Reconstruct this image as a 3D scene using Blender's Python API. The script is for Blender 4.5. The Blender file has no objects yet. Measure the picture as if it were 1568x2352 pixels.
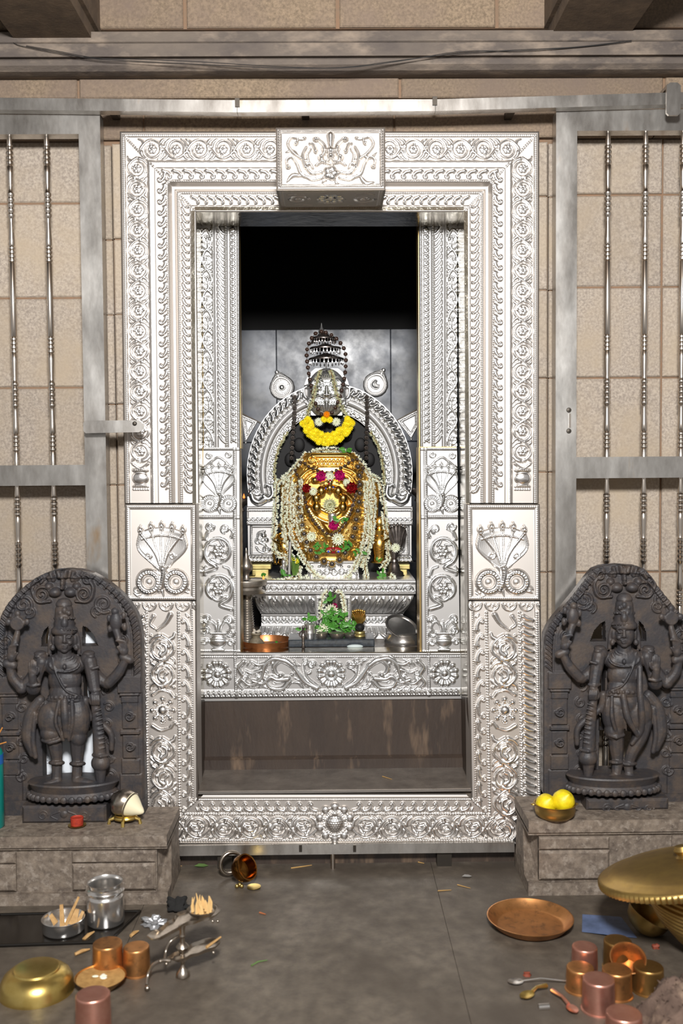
import bpy, bmesh, math, random
import numpy as np
from mathutils import Vector, Matrix, Quaternion

# ------------------------------------------------------------------ camera, light, exposure
random.seed(7); RNG = np.random.default_rng(7)
SC = bpy.context.scene
COL = SC.collection
F = 2287.0
CAM = Vector((0.0, -2.744, 1.092))
yaw, pit, rol = math.radians(0.551), math.radians(2.53), math.radians(0.44)
fw = Vector((math.sin(yaw)*math.cos(pit), math.cos(yaw)*math.cos(pit), -math.sin(pit)))
r0 = fw.cross(Vector((0, 0, 1))).normalized(); u0 = r0.cross(fw)
RT = r0*math.cos(rol) - u0*math.sin(rol); UP = u0*math.cos(rol) + r0*math.sin(rol)
cam = bpy.data.cameras.new('camera'); camo = bpy.data.objects.new('camera', cam); COL.objects.link(camo)
camo.matrix_world = Matrix(((RT.x, UP.x, -fw.x, CAM.x), (RT.y, UP.y, -fw.y, CAM.y), (RT.z, UP.z, -fw.z, CAM.z), (0, 0, 0, 1)))
cam.sensor_fit = 'VERTICAL'; cam.sensor_height = 36.0; cam.lens = 36.0*F/2352.0; cam.clip_start = 0.05
cam.dof.use_dof = True; cam.dof.focus_distance = 3.0; cam.dof.aperture_fstop = 3.2
SC.camera = camo
w = bpy.data.worlds.new('hall'); SC.world = w; w.use_nodes = True
bg = w.node_tree.nodes['Background']; bg.inputs[0].default_value = (1.0, 0.965, 0.93, 1); bg.inputs[1].default_value = 0.34
ld = bpy.data.lights.new('flash_softbox', 'AREA'); ld.shape = 'DISK'; ld.size = 0.34; ld.energy = 136; ld.color = (1.0, 0.985, 0.97)
lo = bpy.data.objects.new('flash_softbox', ld); COL.objects.link(lo); lo.location = (0.03, -2.80, 2.02)
lo.rotation_euler = (Vector((0, 0, 1.15)) - lo.location).to_track_quat('-Z', 'Y').to_euler()
SC.view_settings.view_transform = 'Standard'; SC.view_settings.look = 'None'
SC.view_settings.exposure = 0.06; SC.view_settings.gamma = 1.0; SC.view_settings.use_curve_mapping = False

# ------------------------------------------------------------------ mapping from photograph to place
def ray(px, py): return fw + RT*((px-784)/F) + UP*((1176-py)/F)
def W(px, py, Y):
    d = ray(px, py); return CAM + d*((Y-CAM.y)/d.y)
def G(px, py, Z=0.0):
    d = ray(px, py); return CAM + d*((Z-CAM.z)/d.z)
def S(Y): return (Y-CAM.y)/F            # metres per pixel at depth Y

# ------------------------------------------------------------------ materials
def lin(h):
    h = h.lstrip('#'); o = []
    for i in (0, 2, 4):
        c = int(h[i:i+2], 16)/255
        o.append(c/12.92 if c <= 0.04045 else ((c+0.055)/1.055)**2.4)
    return (*o, 1.0)
def mat(name, base, rough=0.5, metal=0.0, spots=None, scale=40, mid=0.5, width=0.25, detail=6, bump=0.0, bscale=None, rvar=0.0, spec=None, attr=None, stretch=None, coat=0.0, spots2=None, scale2=6, mid2=0.55, width2=0.15, objvar=0.0):
    m = bpy.data.materials.new(name); m.use_nodes = True
    nt = m.node_tree; N = nt.nodes; L = nt.links; b = N['Principled BSDF']
    b.inputs['Base Color'].default_value = lin(base); b.inputs['Roughness'].default_value = rough; b.inputs['Metallic'].default_value = metal
    if spec is not None: b.inputs['Specular IOR Level'].default_value = spec
    if coat: b.inputs['Coat Weight'].default_value = coat; b.inputs['Coat Roughness'].default_value = 0.15
    tc = N.new('ShaderNodeTexCoord'); src = tc.outputs['Object']
    if stretch:
        mp = N.new('ShaderNodeMapping'); mp.inputs['Scale'].default_value = stretch; L.new(src, mp.inputs[0]); src = mp.outputs[0]
    def noise(sc, d=detail):
        n = N.new('ShaderNodeTexNoise'); n.inputs['Scale'].default_value = sc; n.inputs['Detail'].default_value = d; n.inputs['Roughness'].default_value = 0.65
        L.new(src, n.inputs['Vector']); return n.outputs['Fac']
    def ramp(s, a, bb):
        mr = N.new('ShaderNodeMapRange'); mr.inputs[1].default_value = a; mr.inputs[2].default_value = bb; L.new(s, mr.inputs[0]); return mr.outputs[0]
    def mix(f, a, bb):
        x = N.new('ShaderNodeMix'); x.data_type = 'RGBA'; L.new(f, x.inputs[0])
        for k, v in ((6, a), (7, bb)):
            if isinstance(v, tuple): x.inputs[k].default_value = v
            else: L.new(v, x.inputs[k])
        return x.outputs[2]
    col = lin(base)
    if spots:
        f = ramp(noise(scale), mid-width/2, mid+width/2); col = mix(f, col, lin(spots))
    if spots2:
        f2 = ramp(noise(scale2, 4), mid2-width2/2, mid2+width2/2); col = mix(f2, col, lin(spots2))
    if objvar:
        oi = N.new('ShaderNodeObjectInfo'); mr = N.new('ShaderNodeMapRange'); mr.inputs[3].default_value = 1-objvar; mr.inputs[4].default_value = 1+objvar*.7; L.new(oi.outputs['Random'], mr.inputs[0])
        hs = N.new('ShaderNodeHueSaturation'); L.new(mr.outputs[0], hs.inputs['Value'])
        if isinstance(col, tuple): hs.inputs['Color'].default_value = col
        else: L.new(col, hs.inputs['Color'])
        col = hs.outputs[0]
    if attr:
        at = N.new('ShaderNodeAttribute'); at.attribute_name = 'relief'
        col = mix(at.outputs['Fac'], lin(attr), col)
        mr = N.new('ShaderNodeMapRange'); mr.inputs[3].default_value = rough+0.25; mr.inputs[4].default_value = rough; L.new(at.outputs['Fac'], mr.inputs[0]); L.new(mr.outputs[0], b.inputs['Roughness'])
    if not isinstance(col, tuple): L.new(col, b.inputs['Base Color'])
    if rvar:
        mr = N.new('ShaderNodeMapRange'); mr.inputs[1].default_value = 0.3; mr.inputs[2].default_value = 0.7
        mr.inputs[3].default_value = max(rough-rvar, 0.03); mr.inputs[4].default_value = min(rough+rvar, 1); L.new(noise(scale2), mr.inputs[0]); L.new(mr.outputs[0], b.inputs['Roughness'])
    if bump:
        bp = N.new('ShaderNodeBump'); bp.inputs['Strength'].default_value = 1.0; bp.inputs['Distance'].default_value = bump
        L.new(noise(bscale or scale), bp.inputs['Height']); L.new(bp.outputs[0], b.inputs['Normal'])
    return m
M = {}
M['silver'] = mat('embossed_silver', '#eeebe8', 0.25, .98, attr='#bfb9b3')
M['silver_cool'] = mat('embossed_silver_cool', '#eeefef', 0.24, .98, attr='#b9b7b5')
M['lining'] = mat('polished_lining', '#c9c2b4', 0.10, 1.0, spots='#a89f8c', scale=14, width=.3, bump=0.0015, bscale=22)
M['steel'] = mat('stained_steel', '#cbc8c3', 0.29, 0.93, spots='#9d9892', scale=14, width=.35, rvar=.08, scale2=9, spots2='#9c8468', mid2=.68, width2=.12, stretch=(1, 1, .35))
M['steel_bar'] = mat('turned_steel', '#d3c9be', 0.22, 1.0)
M['steel_dark'] = mat('weld_steel', '#4a453f', 0.5, 0.9)
M['stone'] = mat('granite_block', '#ada193', 0.85, 0, spots='#8a7f74', scale=150, width=.25, bump=.0016, bscale=120, spots2='#a2937f', scale2=5, mid2=.55, width2=.3, objvar=.12)
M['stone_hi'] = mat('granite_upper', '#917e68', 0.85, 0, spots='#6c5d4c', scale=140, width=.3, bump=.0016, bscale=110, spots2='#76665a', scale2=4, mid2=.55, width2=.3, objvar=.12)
M['stone_cornice'] = mat('granite_cornice', '#6f6459', 0.8, 0, spots='#4d4541', scale=9, width=.4, bump=.0016, bscale=110, spots2='#857769', scale2=16, mid2=.6, width2=.2, stretch=(.5, 1, 1))
M['stone_beam'] = mat('granite_beam', '#6d5b48', 0.85, 0, spots='#4a3d31', scale=20, width=.4, bump=.0016, bscale=110)
M['mortar'] = mat('red_mortar', '#83664f', 0.9, 0, spots='#7a6653', scale=30, width=.3, bump=.001, bscale=90)
M['floor'] = mat('worn_floor_stone', '#746a5d', 0.5, 0, spots='#423b34', scale=26, width=.5, bump=.0008, bscale=90, spots2='#4b433b', scale2=3.2, mid2=.5, width2=.35, rvar=.12, spec=.35)
M['plinth'] = mat('plinth_granite', '#85786a', 0.7, 0, spots='#554a41', scale=44, width=.35, bump=.0018, bscale=60, spots2='#8d8276', scale2=60, mid2=.6, width2=.15)
M['statue'] = mat('statue_schist', '#3f3a39', 0.5, 0, spots='#2f2f33', scale=9, width=.3, bump=.0008, bscale=130, spots2='#4d433c', scale2=22, mid2=.56, width2=.2, spec=.4)
M['riser'] = mat('oiled_riser_stone', '#43372e', 0.45, 0, spots='#332a25', scale=12, width=.4, bump=.0015, bscale=70, spots2='#6d5a49', scale2=14, mid2=.62, width2=.15, stretch=(1, 1, .22))
M['ledge'] = mat('ledge_stone', '#6e655c', 0.32, 0, spots='#4d453e', scale=14, width=.4, bump=.0006, bscale=50, rvar=.1)
M['tile'] = mat('sanctum_slate', '#2f3b50', 0.36, 0.0, spots='#1e2228', scale=7, width=.3, detail=8, rvar=.10, scale2=9, spec=.6)
M['dark'] = mat('sanctum_black', '#141312', 0.8, 0)  # one even near-black for the sanctum walls, ceiling and upper back panel
M['reveal'] = mat('brass_reveal', '#a58c5c', 0.35, 0.8)
# ------------------------------------------------------------------ object helpers
def tag(o, label=None, cat=None, group=None, kind=None):
    if label: o['label'] = label
    if cat: o['category'] = cat
    if group: o['group'] = group
    if kind: o['kind'] = kind
    return o
def empty(name, loc=(0, 0, 0), label=None, cat=None, group=None, kind=None):
    o = bpy.data.objects.new(name, None); COL.objects.link(o); o.location = loc; o.empty_display_size = .05
    return tag(o, label, cat, group, kind)
def root_loc(p):
    v = Vector((0, 0, 0))
    while p is not None: v = v + Vector(p.location); p = p.parent
    return v
def link(name, me, m, parent):
    o = bpy.data.objects.new(name, me); COL.objects.link(o)
    if m: me.materials.append(M[m] if isinstance(m, str) else m)
    if parent is not None: o.parent = parent
    return o
def copy_tree(o, parent=None, loc=None, rot=None, **kw):
    c = o.copy(); COL.objects.link(c)
    if parent is not None: c.parent = parent
    if loc is not None: c.location = loc
    if rot is not None: c.rotation_euler = rot
    tag(c, **kw)
    for ch in list(o.children): copy_tree(ch, c)
    return c
class MB:
    def __init__(s): s.v = []; s.f = []
    def add(s, vs, fs):
        b = len(s.v); s.v.extend(Vector(v) for v in vs); s.f.extend(tuple(i+b for i in f) for f in fs); return s
    def box(s, x0, x1, y0, y1, z0, z1):
        return s.add([(x, y, z) for x in (x0, x1) for y in (y0, y1) for z in (z0, z1)], [(0, 1, 3, 2), (4, 6, 7, 5), (0, 4, 5, 1), (2, 3, 7, 6), (0, 2, 6, 4), (1, 5, 7, 3)])
    def block(s, x0, x1, y0, y1, z0, z1, c=.004):         # front (low y) face chamfered
        vs = [(x0, y1, z0), (x1, y1, z0), (x1, y1, z1), (x0, y1, z1), (x0, y0+c, z0), (x1, y0+c, z0), (x1, y0+c, z1), (x0, y0+c, z1),
              (x0+c, y0, z0+c), (x1-c, y0, z0+c), (x1-c, y0, z1-c), (x0+c, y0, z1-c)]
        fs = [(0, 3, 2, 1), (8, 9, 10, 11)]
        for a, b in ((0, 4), (4, 8)):
            for i in range(4): j = (i+1) % 4; fs.append((a+i, a+j, b+j, b+i))
        return s.add(vs, fs)
    def hexa(s, p):                                     # 8 points: bottom 4 ccw, top 4 ccw
        return s.add(p, [(0, 3, 2, 1), (4, 5, 6, 7), (0, 1, 5, 4), (1, 2, 6, 5), (2, 3, 7, 6), (3, 0, 4, 7)])
    def lathe(s, prof, n=32, c=(0, 0, 0), rot=None, sx=1, sy=1, wob=None):
        c = Vector(c); vs = []; fs = []; k = len(prof)
        for i in range(n):
            a = 2*math.pi*i/n; ca, sa = math.cos(a), math.sin(a)
            for j, (r, z) in enumerate(prof):
                rr = r*(wob(a, j) if wob else 1)
                p = Vector((rr*ca*sx, rr*sa*sy, z))
                if rot is not None: p = rot @ p
                vs.append(c+p)
        for i in range(n):
            i2 = (i+1) % n
            for j in range(k-1): fs.append((i*k+j, i2*k+j, i2*k+j+1, i*k+j+1))
        if prof[0][0] > 1e-6: fs.append(tuple(i*k for i in range(n))[::-1])
        if prof[-1][0] > 1e-6: fs.append(tuple(i*k+k-1 for i in range(n)))
        return s.add(vs, fs)
    def tube(s, pts, rad, n=10, caps=True):
        pts = [Vector(p) for p in pts]; k = len(pts)
        if not hasattr(rad, '__len__'): rad = [rad]*k
        t = [(pts[min(i+1, k-1)]-pts[max(i-1, 0)]).normalized() for i in range(k)]
        a = Vector((0, 0, 1)) if abs(t[0].z) < .9 else Vector((1, 0, 0))
        u = t[0].cross(a).normalized(); vs = []; fs = []
        for i in range(k):
            u = (u - t[i]*u.dot(t[i])).normalized(); w_ = t[i].cross(u)
            for j in range(n):
                an = 2*math.pi*j/n; vs.append(pts[i]+(u*math.cos(an)+w_*math.sin(an))*rad[i])
        for i in range(k-1):
            for j in range(n): j2 = (j+1) % n; fs.append((i*n+j, i*n+j2, (i+1)*n+j2, (i+1)*n+j))
        if caps: fs.append(tuple(range(n))[::-1]); fs.append(tuple((k-1)*n+j for j in range(n)))
        return s.add(vs, fs)
    def ball(s, c, r, nu=12, nv=8, rot=None):
        if not hasattr(r, '__len__'): r = (r, r, r)
        c = Vector(c); vs = [(0, 0, -1)]; fs = []
        for j in range(1, nv):
            ph = math.pi*j/nv - math.pi/2
            for i in range(nu):
                a = 2*math.pi*i/nu; vs.append((math.cos(ph)*math.cos(a), math.cos(ph)*math.sin(a), math.sin(ph)))
        vs.append((0, 0, 1)); top = len(vs)-1
        out = []
        for v in vs:
            p = Vector((v[0]*r[0], v[1]*r[1], v[2]*r[2])); out.append(c+(rot @ p if rot is not None else p))
        for i in range(nu):
            i2 = (i+1) % nu; fs.append((0, 1+i2, 1+i)); fs.append((top, 1+(nv-2)*nu+i, 1+(nv-2)*nu+i2))
            for j in range(nv-2): a = 1+j*nu; fs.append((a+i, a+i2, a+nu+i2, a+nu+i))
        return s.add(out, fs)
    def prism(s, poly, y0, y1):                          # poly in (x,z), extruded along y
        n = len(poly); vs = [(x, y0, z) for x, z in poly]+[(x, y1, z) for x, z in poly]
        fs = [tuple(range(n)), tuple(range(2*n-1, n-1, -1))]+[(i, i+n, (i+1) % n+n, (i+1) % n) for i in range(n)]
        return s.add(vs, fs)
    def strip(s, rows):                                  # rows of equal length -> sheet
        k = len(rows[0]); vs = [p for r in rows for p in r]
        return s.add(vs, [(i*k+j, i*k+j+1, (i+1)*k+j+1, (i+1)*k+j) for i in range(len(rows)-1) for j in range(k-1)])
    def build(s, name, m, parent=None, smooth=True, angle=.7, fix=True):
        L = root_loc(parent); me = bpy.data.meshes.new(name)
        me.from_pydata([tuple(v-L) for v in s.v], [], s.f)
        if fix and len(s.f) < 60000:
            bm = bmesh.new(); bm.from_mesh(me); bmesh.ops.recalc_face_normals(bm, faces=bm.faces); bm.to_mesh(me); bm.free()
        if smooth:
            me.shade_smooth(); me.set_sharp_from_angle(angle=angle)
        me.update()
        return link(name, me, m, parent)
def rotto(d, up='Z'): return Vector(d).to_track_quat(up, 'Y').to_matrix()
def cat_rom(pts, n=8):
    P_ = np.array(pts, float); out = []
    Q = np.vstack([2*P_[0]-P_[1], P_, 2*P_[-1]-P_[-2]])
    for i in range(1, len(Q)-2):
        for k in range(n):
            t = k/n; a, b, c, d = Q[i-1], Q[i], Q[i+1], Q[i+2]
            out.append(.5*((2*b)+(c-a)*t+(2*a-5*b+4*c-d)*t*t+(3*b-a-3*c+d)*t**3))
    out.append(P_[-1]); return np.array(out)
def grid_mesh(name, P_, attr, m, parent, mask=None, smooth=True):
    ny, nx = P_.shape[:2]; L = root_loc(parent)
    co = (P_-np.array(L)).reshape(-1, 3)
    idx = np.arange(ny*nx).reshape(ny, nx)
    q = np.stack([idx[:-1, :-1], idx[1:, :-1], idx[1:, 1:], idx[:-1, 1:]], -1).reshape(-1, 4)
    if mask is not None:
        q = q[mask[:-1, :-1].ravel()]
        used = np.zeros(ny*nx, bool); used[q.ravel()] = True
        re = np.cumsum(used)-1; co = co[used]; q = re[q]
        if attr is not None: attr = attr.ravel()[used]
    me = bpy.data.meshes.new(name); nq = len(q)
    me.vertices.add(len(co)); me.vertices.foreach_set('co', co.astype(np.float32).ravel())
    me.loops.add(nq*4); me.loops.foreach_set('vertex_index', q.astype(np.int32).ravel())
    me.polygons.add(nq); me.polygons.foreach_set('loop_start', np.arange(0, nq*4, 4, dtype=np.int32))
    me.polygons.foreach_set('use_smooth', np.full(nq, smooth))
    if attr is not None:
        a = me.attributes.new('relief', 'FLOAT', 'POINT'); a.data.foreach_set('value', attr.astype(np.float32).ravel())
    me.update(calc_edges=True); me.validate()
    return link(name, me, m, parent)
# ------------------------------------------------------------------ embossing: strokes and domes hammered into a sheet, lengths in pixels of the photograph
class Relief:
    def __init__(s, w, h, step=1.25):
        s.w, s.h = w, h; s.nx = int(round(w/step))+1; s.ny = int(round(h/step))+1
        s.x = np.linspace(0, w, s.nx); s.y = np.linspace(0, h, s.ny); s.dx = w/(s.nx-1); s.dy = h/(s.ny-1)
        s.B = np.zeros((s.ny, s.nx)); s.R = np.zeros((s.ny, s.nx))
        s.X, s.Y = np.meshgrid(s.x, s.y)
    def stamp(s, x, y, r, a, e=.6, sy=1.0):
        i0 = max(int((x-r)/s.dx), 0); i1 = min(int((x+r)/s.dx)+2, s.nx); j0 = max(int((y-r*sy)/s.dy), 0); j1 = min(int((y+r*sy)/s.dy)+2, s.ny)
        if i0 >= i1 or j0 >= j1: return
        d = ((s.x[None, i0:i1]-x)/r)**2+((s.y[j0:j1, None]-y)/(r*sy))**2
        hgt = a*np.clip(1-d, 0, 1)**e; v = s.R[j0:j1, i0:i1]; np.maximum(v, hgt, out=v)
    def dent(s, x, y, r, a):
        i0 = max(int((x-r)/s.dx), 0); i1 = min(int((x+r)/s.dx)+2, s.nx); j0 = max(int((y-r)/s.dy), 0); j1 = min(int((y+r)/s.dy)+2, s.ny)
        if i0 >= i1 or j0 >= j1: return
        d = ((s.x[None, i0:i1]-x)/r)**2+((s.y[j0:j1, None]-y)/r)**2
        s.R[j0:j1, i0:i1] -= a*np.clip(1-d, 0, 1)
    def stroke(s, pts, r0, r1=None, a0=3, a1=None, e=.55, smooth=6, groove=0, belly=False):
        P_ = cat_rom(pts, smooth) if smooth and len(pts) > 2 else np.array(pts, float)
        r1 = r0 if r1 is None else r1; a1 = a0 if a1 is None else a1
        sg = np.hypot(*np.diff(P_, axis=0).T); cum = np.concatenate([[0], np.cumsum(sg)]); tot = cum[-1]
        n = max(int(tot/max(.45*min(max(r0, 1), max(r1, 1)+.6), .6)), 2)
        t = np.linspace(0, 1, n); xs = np.interp(t*tot, cum, P_[:, 0]); ys = np.interp(t*tot, cum, P_[:, 1])
        for k in range(n):
            f = math.sin(math.pi*min(max(t[k], 0.04), .96))**.7 if belly else 1
            s.stamp(xs[k], ys[k], max((r0+(r1-r0)*t[k])*f, .8), a0+(a1-a0)*t[k], e)
        if groove:
            for k in range(0, n): s.dent(xs[k], ys[k], groove, .35)
    def beads(s, p0, p1, r=2.2, gap=None, a=2.2):
        d = math.dist(p0, p1); gap = gap or 2.3*r; n = max(int(d/gap), 1)
        for k in range(n+1): s.stamp(p0[0]+(p1[0]-p0[0])*k/n, p0[1]+(p1[1]-p0[1])*k/n, r, a, .5)
    def spiral(s, cx, cy, R0, R1, a0, turns, r0, r1, a=3.5, aa=None):
        n = max(int(abs(turns)*14), 6)
        pts = [(cx+(R0+(R1-R0)*k/n)*math.cos(a0+2*math.pi*turns*k/n), cy+(R0+(R1-R0)*k/n)*math.sin(a0+2*math.pi*turns*k/n)) for k in range(n+1)]
        s.stroke(pts, r0, r1, a, aa or a, smooth=0 if n > 30 else 2)
    def flower(s, cx, cy, R, n=8, a=4, rc=None, a0=0, ring=True):
        rp = R*.62*math.sin(math.pi/n)*1.7; rc = rc or R*.34
        for k in range(n):
            an = a0+2*math.pi*k/n
            s.stroke([(cx+R*.45*math.cos(an), cy+R*.45*math.sin(an)), (cx+(R-rp*.8)*math.cos(an), cy+(R-rp*.8)*math.sin(an))], rp*.6, rp*.85, a*.7, a*.8, smooth=0)
        if ring:
            for k in range(24): an = 2*math.pi*k/24; s.stamp(cx+rc*1.15*math.cos(an), cy+rc*1.15*math.sin(an), rc*.16+.7, a*.8)
        s.stamp(cx, cy, rc, a*1.3, .5)
    def leaf(s, x0, y0, x1, y1, wd, a=3, bend=.25):
        mx, my = (x0+x1)/2-(y1-y0)*bend, (y0+y1)/2+(x1-x0)*bend
        s.stroke([(x0, y0), (mx, my), (x1, y1)], wd*.8, wd*.45, a, a*.7, groove=0, belly=True)
    def lobe(s, MP, c, w, hand, per, a=3.6, fine=True, rosette=True, r=2.6):
        # one roundel of a running vine: the wave passes on one side, a branch closes the circle and spirals in
        g = lambda p: MP(*p); cx, cy = c; Rw = w*.43; Rr = min(w*.43, per*.44); k_ = r/2.6
        wave = [(cx+per*.5*u, cy-hand*Rw*math.cos(math.pi*.5*u)**.8 if abs(u) < .98 else cy) for u in np.linspace(-1, 1, 11)]
        s.stroke([g(p) for p in wave], r, r, a, smooth=3)
        br = []
        for k in range(15):
            t = k/14; an = (-.12+1.55*t)*math.pi; rr = Rr*(1-.42*t**1.7); br.append((cx+rr*math.cos(an), cy+hand*rr*math.sin(an)))
        br.insert(0, (cx+per*.47, cy-hand*Rw*.30))
        s.stroke([g(p) for p in br], r*1.05, r*.7, a, a*.85, smooth=3)
        ex, ey = br[-1]; s.stamp(*g((ex, ey)), r*1.25, a*1.1)
        if rosette: s.flower(*g((cx, cy)), Rr*.56, 6, a, rc=Rr*.2, ring=False)
        else:
            s.stroke([g((cx+Rr*.62, cy+hand*Rr*.05)), g((cx+Rr*.30, cy-hand*Rr*.32)), g((cx-Rr*.2, cy-hand*Rr*.25)), g((cx-Rr*.38, cy+hand*Rr*.1))], r*1.9, r*1.1, a*1.05, a*.8, groove=r*.32)
            s.stroke([g((cx+Rr*.55, cy+hand*Rr*.25)), g((cx+Rr*.1, cy+hand*Rr*.20)), g((cx-Rr*.12, cy+hand*Rr*.42))], r*1.3, r*.8, a*.9, a*.7)
        for sg in (-1, 1):          # leaves in the spandrels on the far side of the wave
            x0 = cx+sg*per*.5
            s.stroke([g((x0-sg*per*.03, cy+hand*w*.12)), g((x0-sg*per*.10, cy+hand*w*.32)), g((x0-sg*per*.26, cy+hand*w*.47))], r*1.5, r*.7, a*.85, a*.5, belly=False)
            s.stroke([g((x0-sg*per*.14, cy-hand*w*.30)), g((x0-sg*per*.06, cy-hand*w*.42)), g((x0+sg*per*.06, cy-hand*w*.46))], r*1.3, r*.7, a*.8, a*.5)
        s.stamp(*g((cx+per*.5, cy+hand*w*.42)), r*1.05, a*.8); s.stamp(*g((cx-per*.5, cy+hand*w*.44)), r*.9, a*.7)
    def curl(s, MP, c, per, w, hand=1, a=3.6):
        # leaf that ends in a small volute, as on the narrow side mouldings
        g = lambda p: MP(*p); x, y = c
        s.stroke([g((x-per*.55, y+hand*w*.38)), g((x-per*.22, y+hand*w*.30)), g((x+per*.06, y+hand*w*.06)), g((x+per*.16, y-hand*w*.20)), g((x+per*.02, y-hand*w*.36)), g((x-per*.12, y-hand*w*.26))], w*.20, w*.09, a, a*.85, groove=1.0)
        s.stamp(*g((x-per*.08, y-hand*w*.19)), w*.14, a*1.05)
        s.stroke([g((x+per*.30, y+hand*w*.36)), g((x+per*.36, y+hand*w*.22)), g((x+per*.46, y+hand*w*.12))], w*.11, w*.05, a*.7, a*.5)
    def rope(s, MP, s0, s1, t0, t1, per, r=3.4, a=3.6, slant=.7, curve=.2):
        n = int((s1-s0)/per)
        for k in range(n):
            x = s0+(k+.5)*(s1-s0)/n
            s.stroke([MP(x-per*slant*.5, t0), MP(x+per*curve*.4, (t0+t1)/2), MP(x+per*slant*.5, t1)], r, r*.8, a, a*.8, smooth=3)
    def field(s): return s.B+s.R
    def build(s, name, m, parent, fmap, mask=None, thresh=None, bounds=None, amp=None):
        H = s.field(); X, Y = s.X, s.Y
        if bounds is not None:
            X = np.empty_like(s.X); H2 = np.empty_like(H)
            t = np.linspace(0, 1, s.nx)
            for j in range(s.ny):
                a, b = bounds(s.y[j]); X[j] = a+(b-a)*t; H2[j] = np.interp(X[j], s.x, H[j])
            H = H2
        if thresh is not None:
            k = s.R > thresh
            mask = k.copy(); mask[:, :-1] |= k[:, 1:]; mask[:-1] |= k[1:]; mask[:-1, :-1] |= k[1:, 1:]
        P_ = fmap(X, Y, H)
        at = np.clip(s.R/(amp or max(s.R.max()*.45, .5)), 0, 1)
        if bounds is not None: at = np.clip(H/(amp or 4), 0, 1)
        return grid_mesh(name, P_, at, m, parent, mask)
def quadmap(tl, tr, bl, br, w, h, depth=1.0):
    A, B_, C, D = (np.array(p, float) for p in (tl, tr, bl, br))
    n = np.cross(B_-A, C-A); n /= np.linalg.norm(n)
    if n[1] > 0: n = -n
    sc = np.linalg.norm(B_-A)/w*depth
    def f(X, Y, H):
        u = (X/w)[..., None]; v = (Y/h)[..., None]
        return (A*(1-u)+B_*u)*(1-v)+(C*(1-u)+D*u)*v+n*(H*sc)[..., None]
    return f
def pxquad(x0, y0, x1, y1, Y0, Y1=None, bx0=None, bx1=None, w=None, h=None, depth=1.0):
    Y1 = Y0 if Y1 is None else Y1; bx0 = x0 if bx0 is None else bx0; bx1 = x1 if bx1 is None else bx1
    return quadmap(W(x0, y0, Y0), W(x1, y0, Y0), W(bx0, y1, Y1), W(bx1, y1, Y1), w or (x1-x0), h or (y1-y0), depth)
# ------------------------------------------------------------------ the setting
def Zat(py, Y): return W(784, py, Y).z
def Xat(px, py, Y): return W(px, py, Y).x
def blocks(parent, rows, cols_of, Yf, m, thick=.05, gap=.0035, rough=.003):
    xe = cols_of(0); MB().box(xe[0]+.004, xe[-1]-.004, Yf+.007, Yf+thick-.002, rows[-1]+.004, rows[0]-.004).build('mortar_bed', 'mortar', parent, smooth=False)
    for i in range(len(rows)-1):
        zt, zb = rows[i], rows[i+1]; xs = cols_of(i)
        for a, b in zip(xs[:-1], xs[1:]):
            mb = MB(); d = RNG.uniform(-rough, rough)
            mb.block(a+gap/2, b-gap/2, Yf+d, Yf+thick, zb+gap/2, zt-gap/2, .0035); mb.build('stone_block', m, parent)
wl = MB(); wl.box(-2.4, -.40, .066, .19, -.05, 2.75); wl.box(.40, 2.4, .066, .19, -.05, 2.75); wl.box(-.40, .40, .066, .19, 1.86, 2.75)
wall = wl.build('wall_back', 'mortar', None, smooth=False); tag(wall, 'wall of pale granite blocks with red mortar joints behind the gates', kind='structure')
YW = .06
lr = [Zat(y, YW) for y in (320, 463, 680, 886, 1108, 1330, 1560, 1800, 2010)]
rr = [Zat(y, YW) for y in (320, 450, 663, 872, 1085, 1320, 1545, 1790, 2010)]
xl_ = Xat(241, 700, YW); xr_ = Xat(1278, 700, YW)
blocks(wall, lr, lambda i: [-2.4, -1.62-.1*(i % 2), Xat(-60 if i % 2 else -190, 700, YW), xl_], YW, 'stone', gap=.0055)
blocks(wall, rr, lambda i: [xr_, Xat(1520, 700, YW), 1.5+.1*(i % 2), 2.4], YW, 'stone', gap=.0055)
jl = [Zat(y, .05) for y in (330, 548, 720, 925, 1110, 1330, 1600, 1990)]
blocks(wall, jl, lambda i: [xl_+.004, Xat(262, 700, .05)], .048, 'stone'); blocks(wall, jl, lambda i: [Xat(264, 700, .05), Xat(330, 700, .05)], .038, 'stone')
jr = [Zat(y, .05) for y in (330, 455, 670, 872, 1088, 1318, 1600, 1990)]
blocks(wall, jr, lambda i: [Xat(1258, 700, .05), xr_-.004], .048, 'stone'); blocks(wall, jr, lambda i: [Xat(1190, 700, .05), Xat(1256, 700, .05)], .038, 'stone')
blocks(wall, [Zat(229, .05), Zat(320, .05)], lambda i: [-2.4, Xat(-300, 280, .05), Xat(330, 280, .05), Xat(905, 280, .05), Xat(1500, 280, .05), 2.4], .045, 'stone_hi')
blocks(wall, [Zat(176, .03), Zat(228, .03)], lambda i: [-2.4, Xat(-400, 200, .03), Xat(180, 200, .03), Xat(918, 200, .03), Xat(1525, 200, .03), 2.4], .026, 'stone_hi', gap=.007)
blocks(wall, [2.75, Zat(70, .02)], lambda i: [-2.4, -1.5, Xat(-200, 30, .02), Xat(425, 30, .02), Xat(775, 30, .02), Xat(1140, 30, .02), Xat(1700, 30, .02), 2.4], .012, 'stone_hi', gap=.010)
def moulding(name, pts, m, label):
    mb = MB(); n = len(pts); xs = (-2.4, 2.4)
    mb.add([(x, y, z) for x in xs for y, z in pts], [tuple(range(n)), tuple(range(2*n-1, n-1, -1))]+[(i, (i+1) % n, (i+1) % n+n, i+n) for i in range(n)])
    o = mb.build(name, m, None, angle=.5); return tag(o, label, kind='structure')
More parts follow.
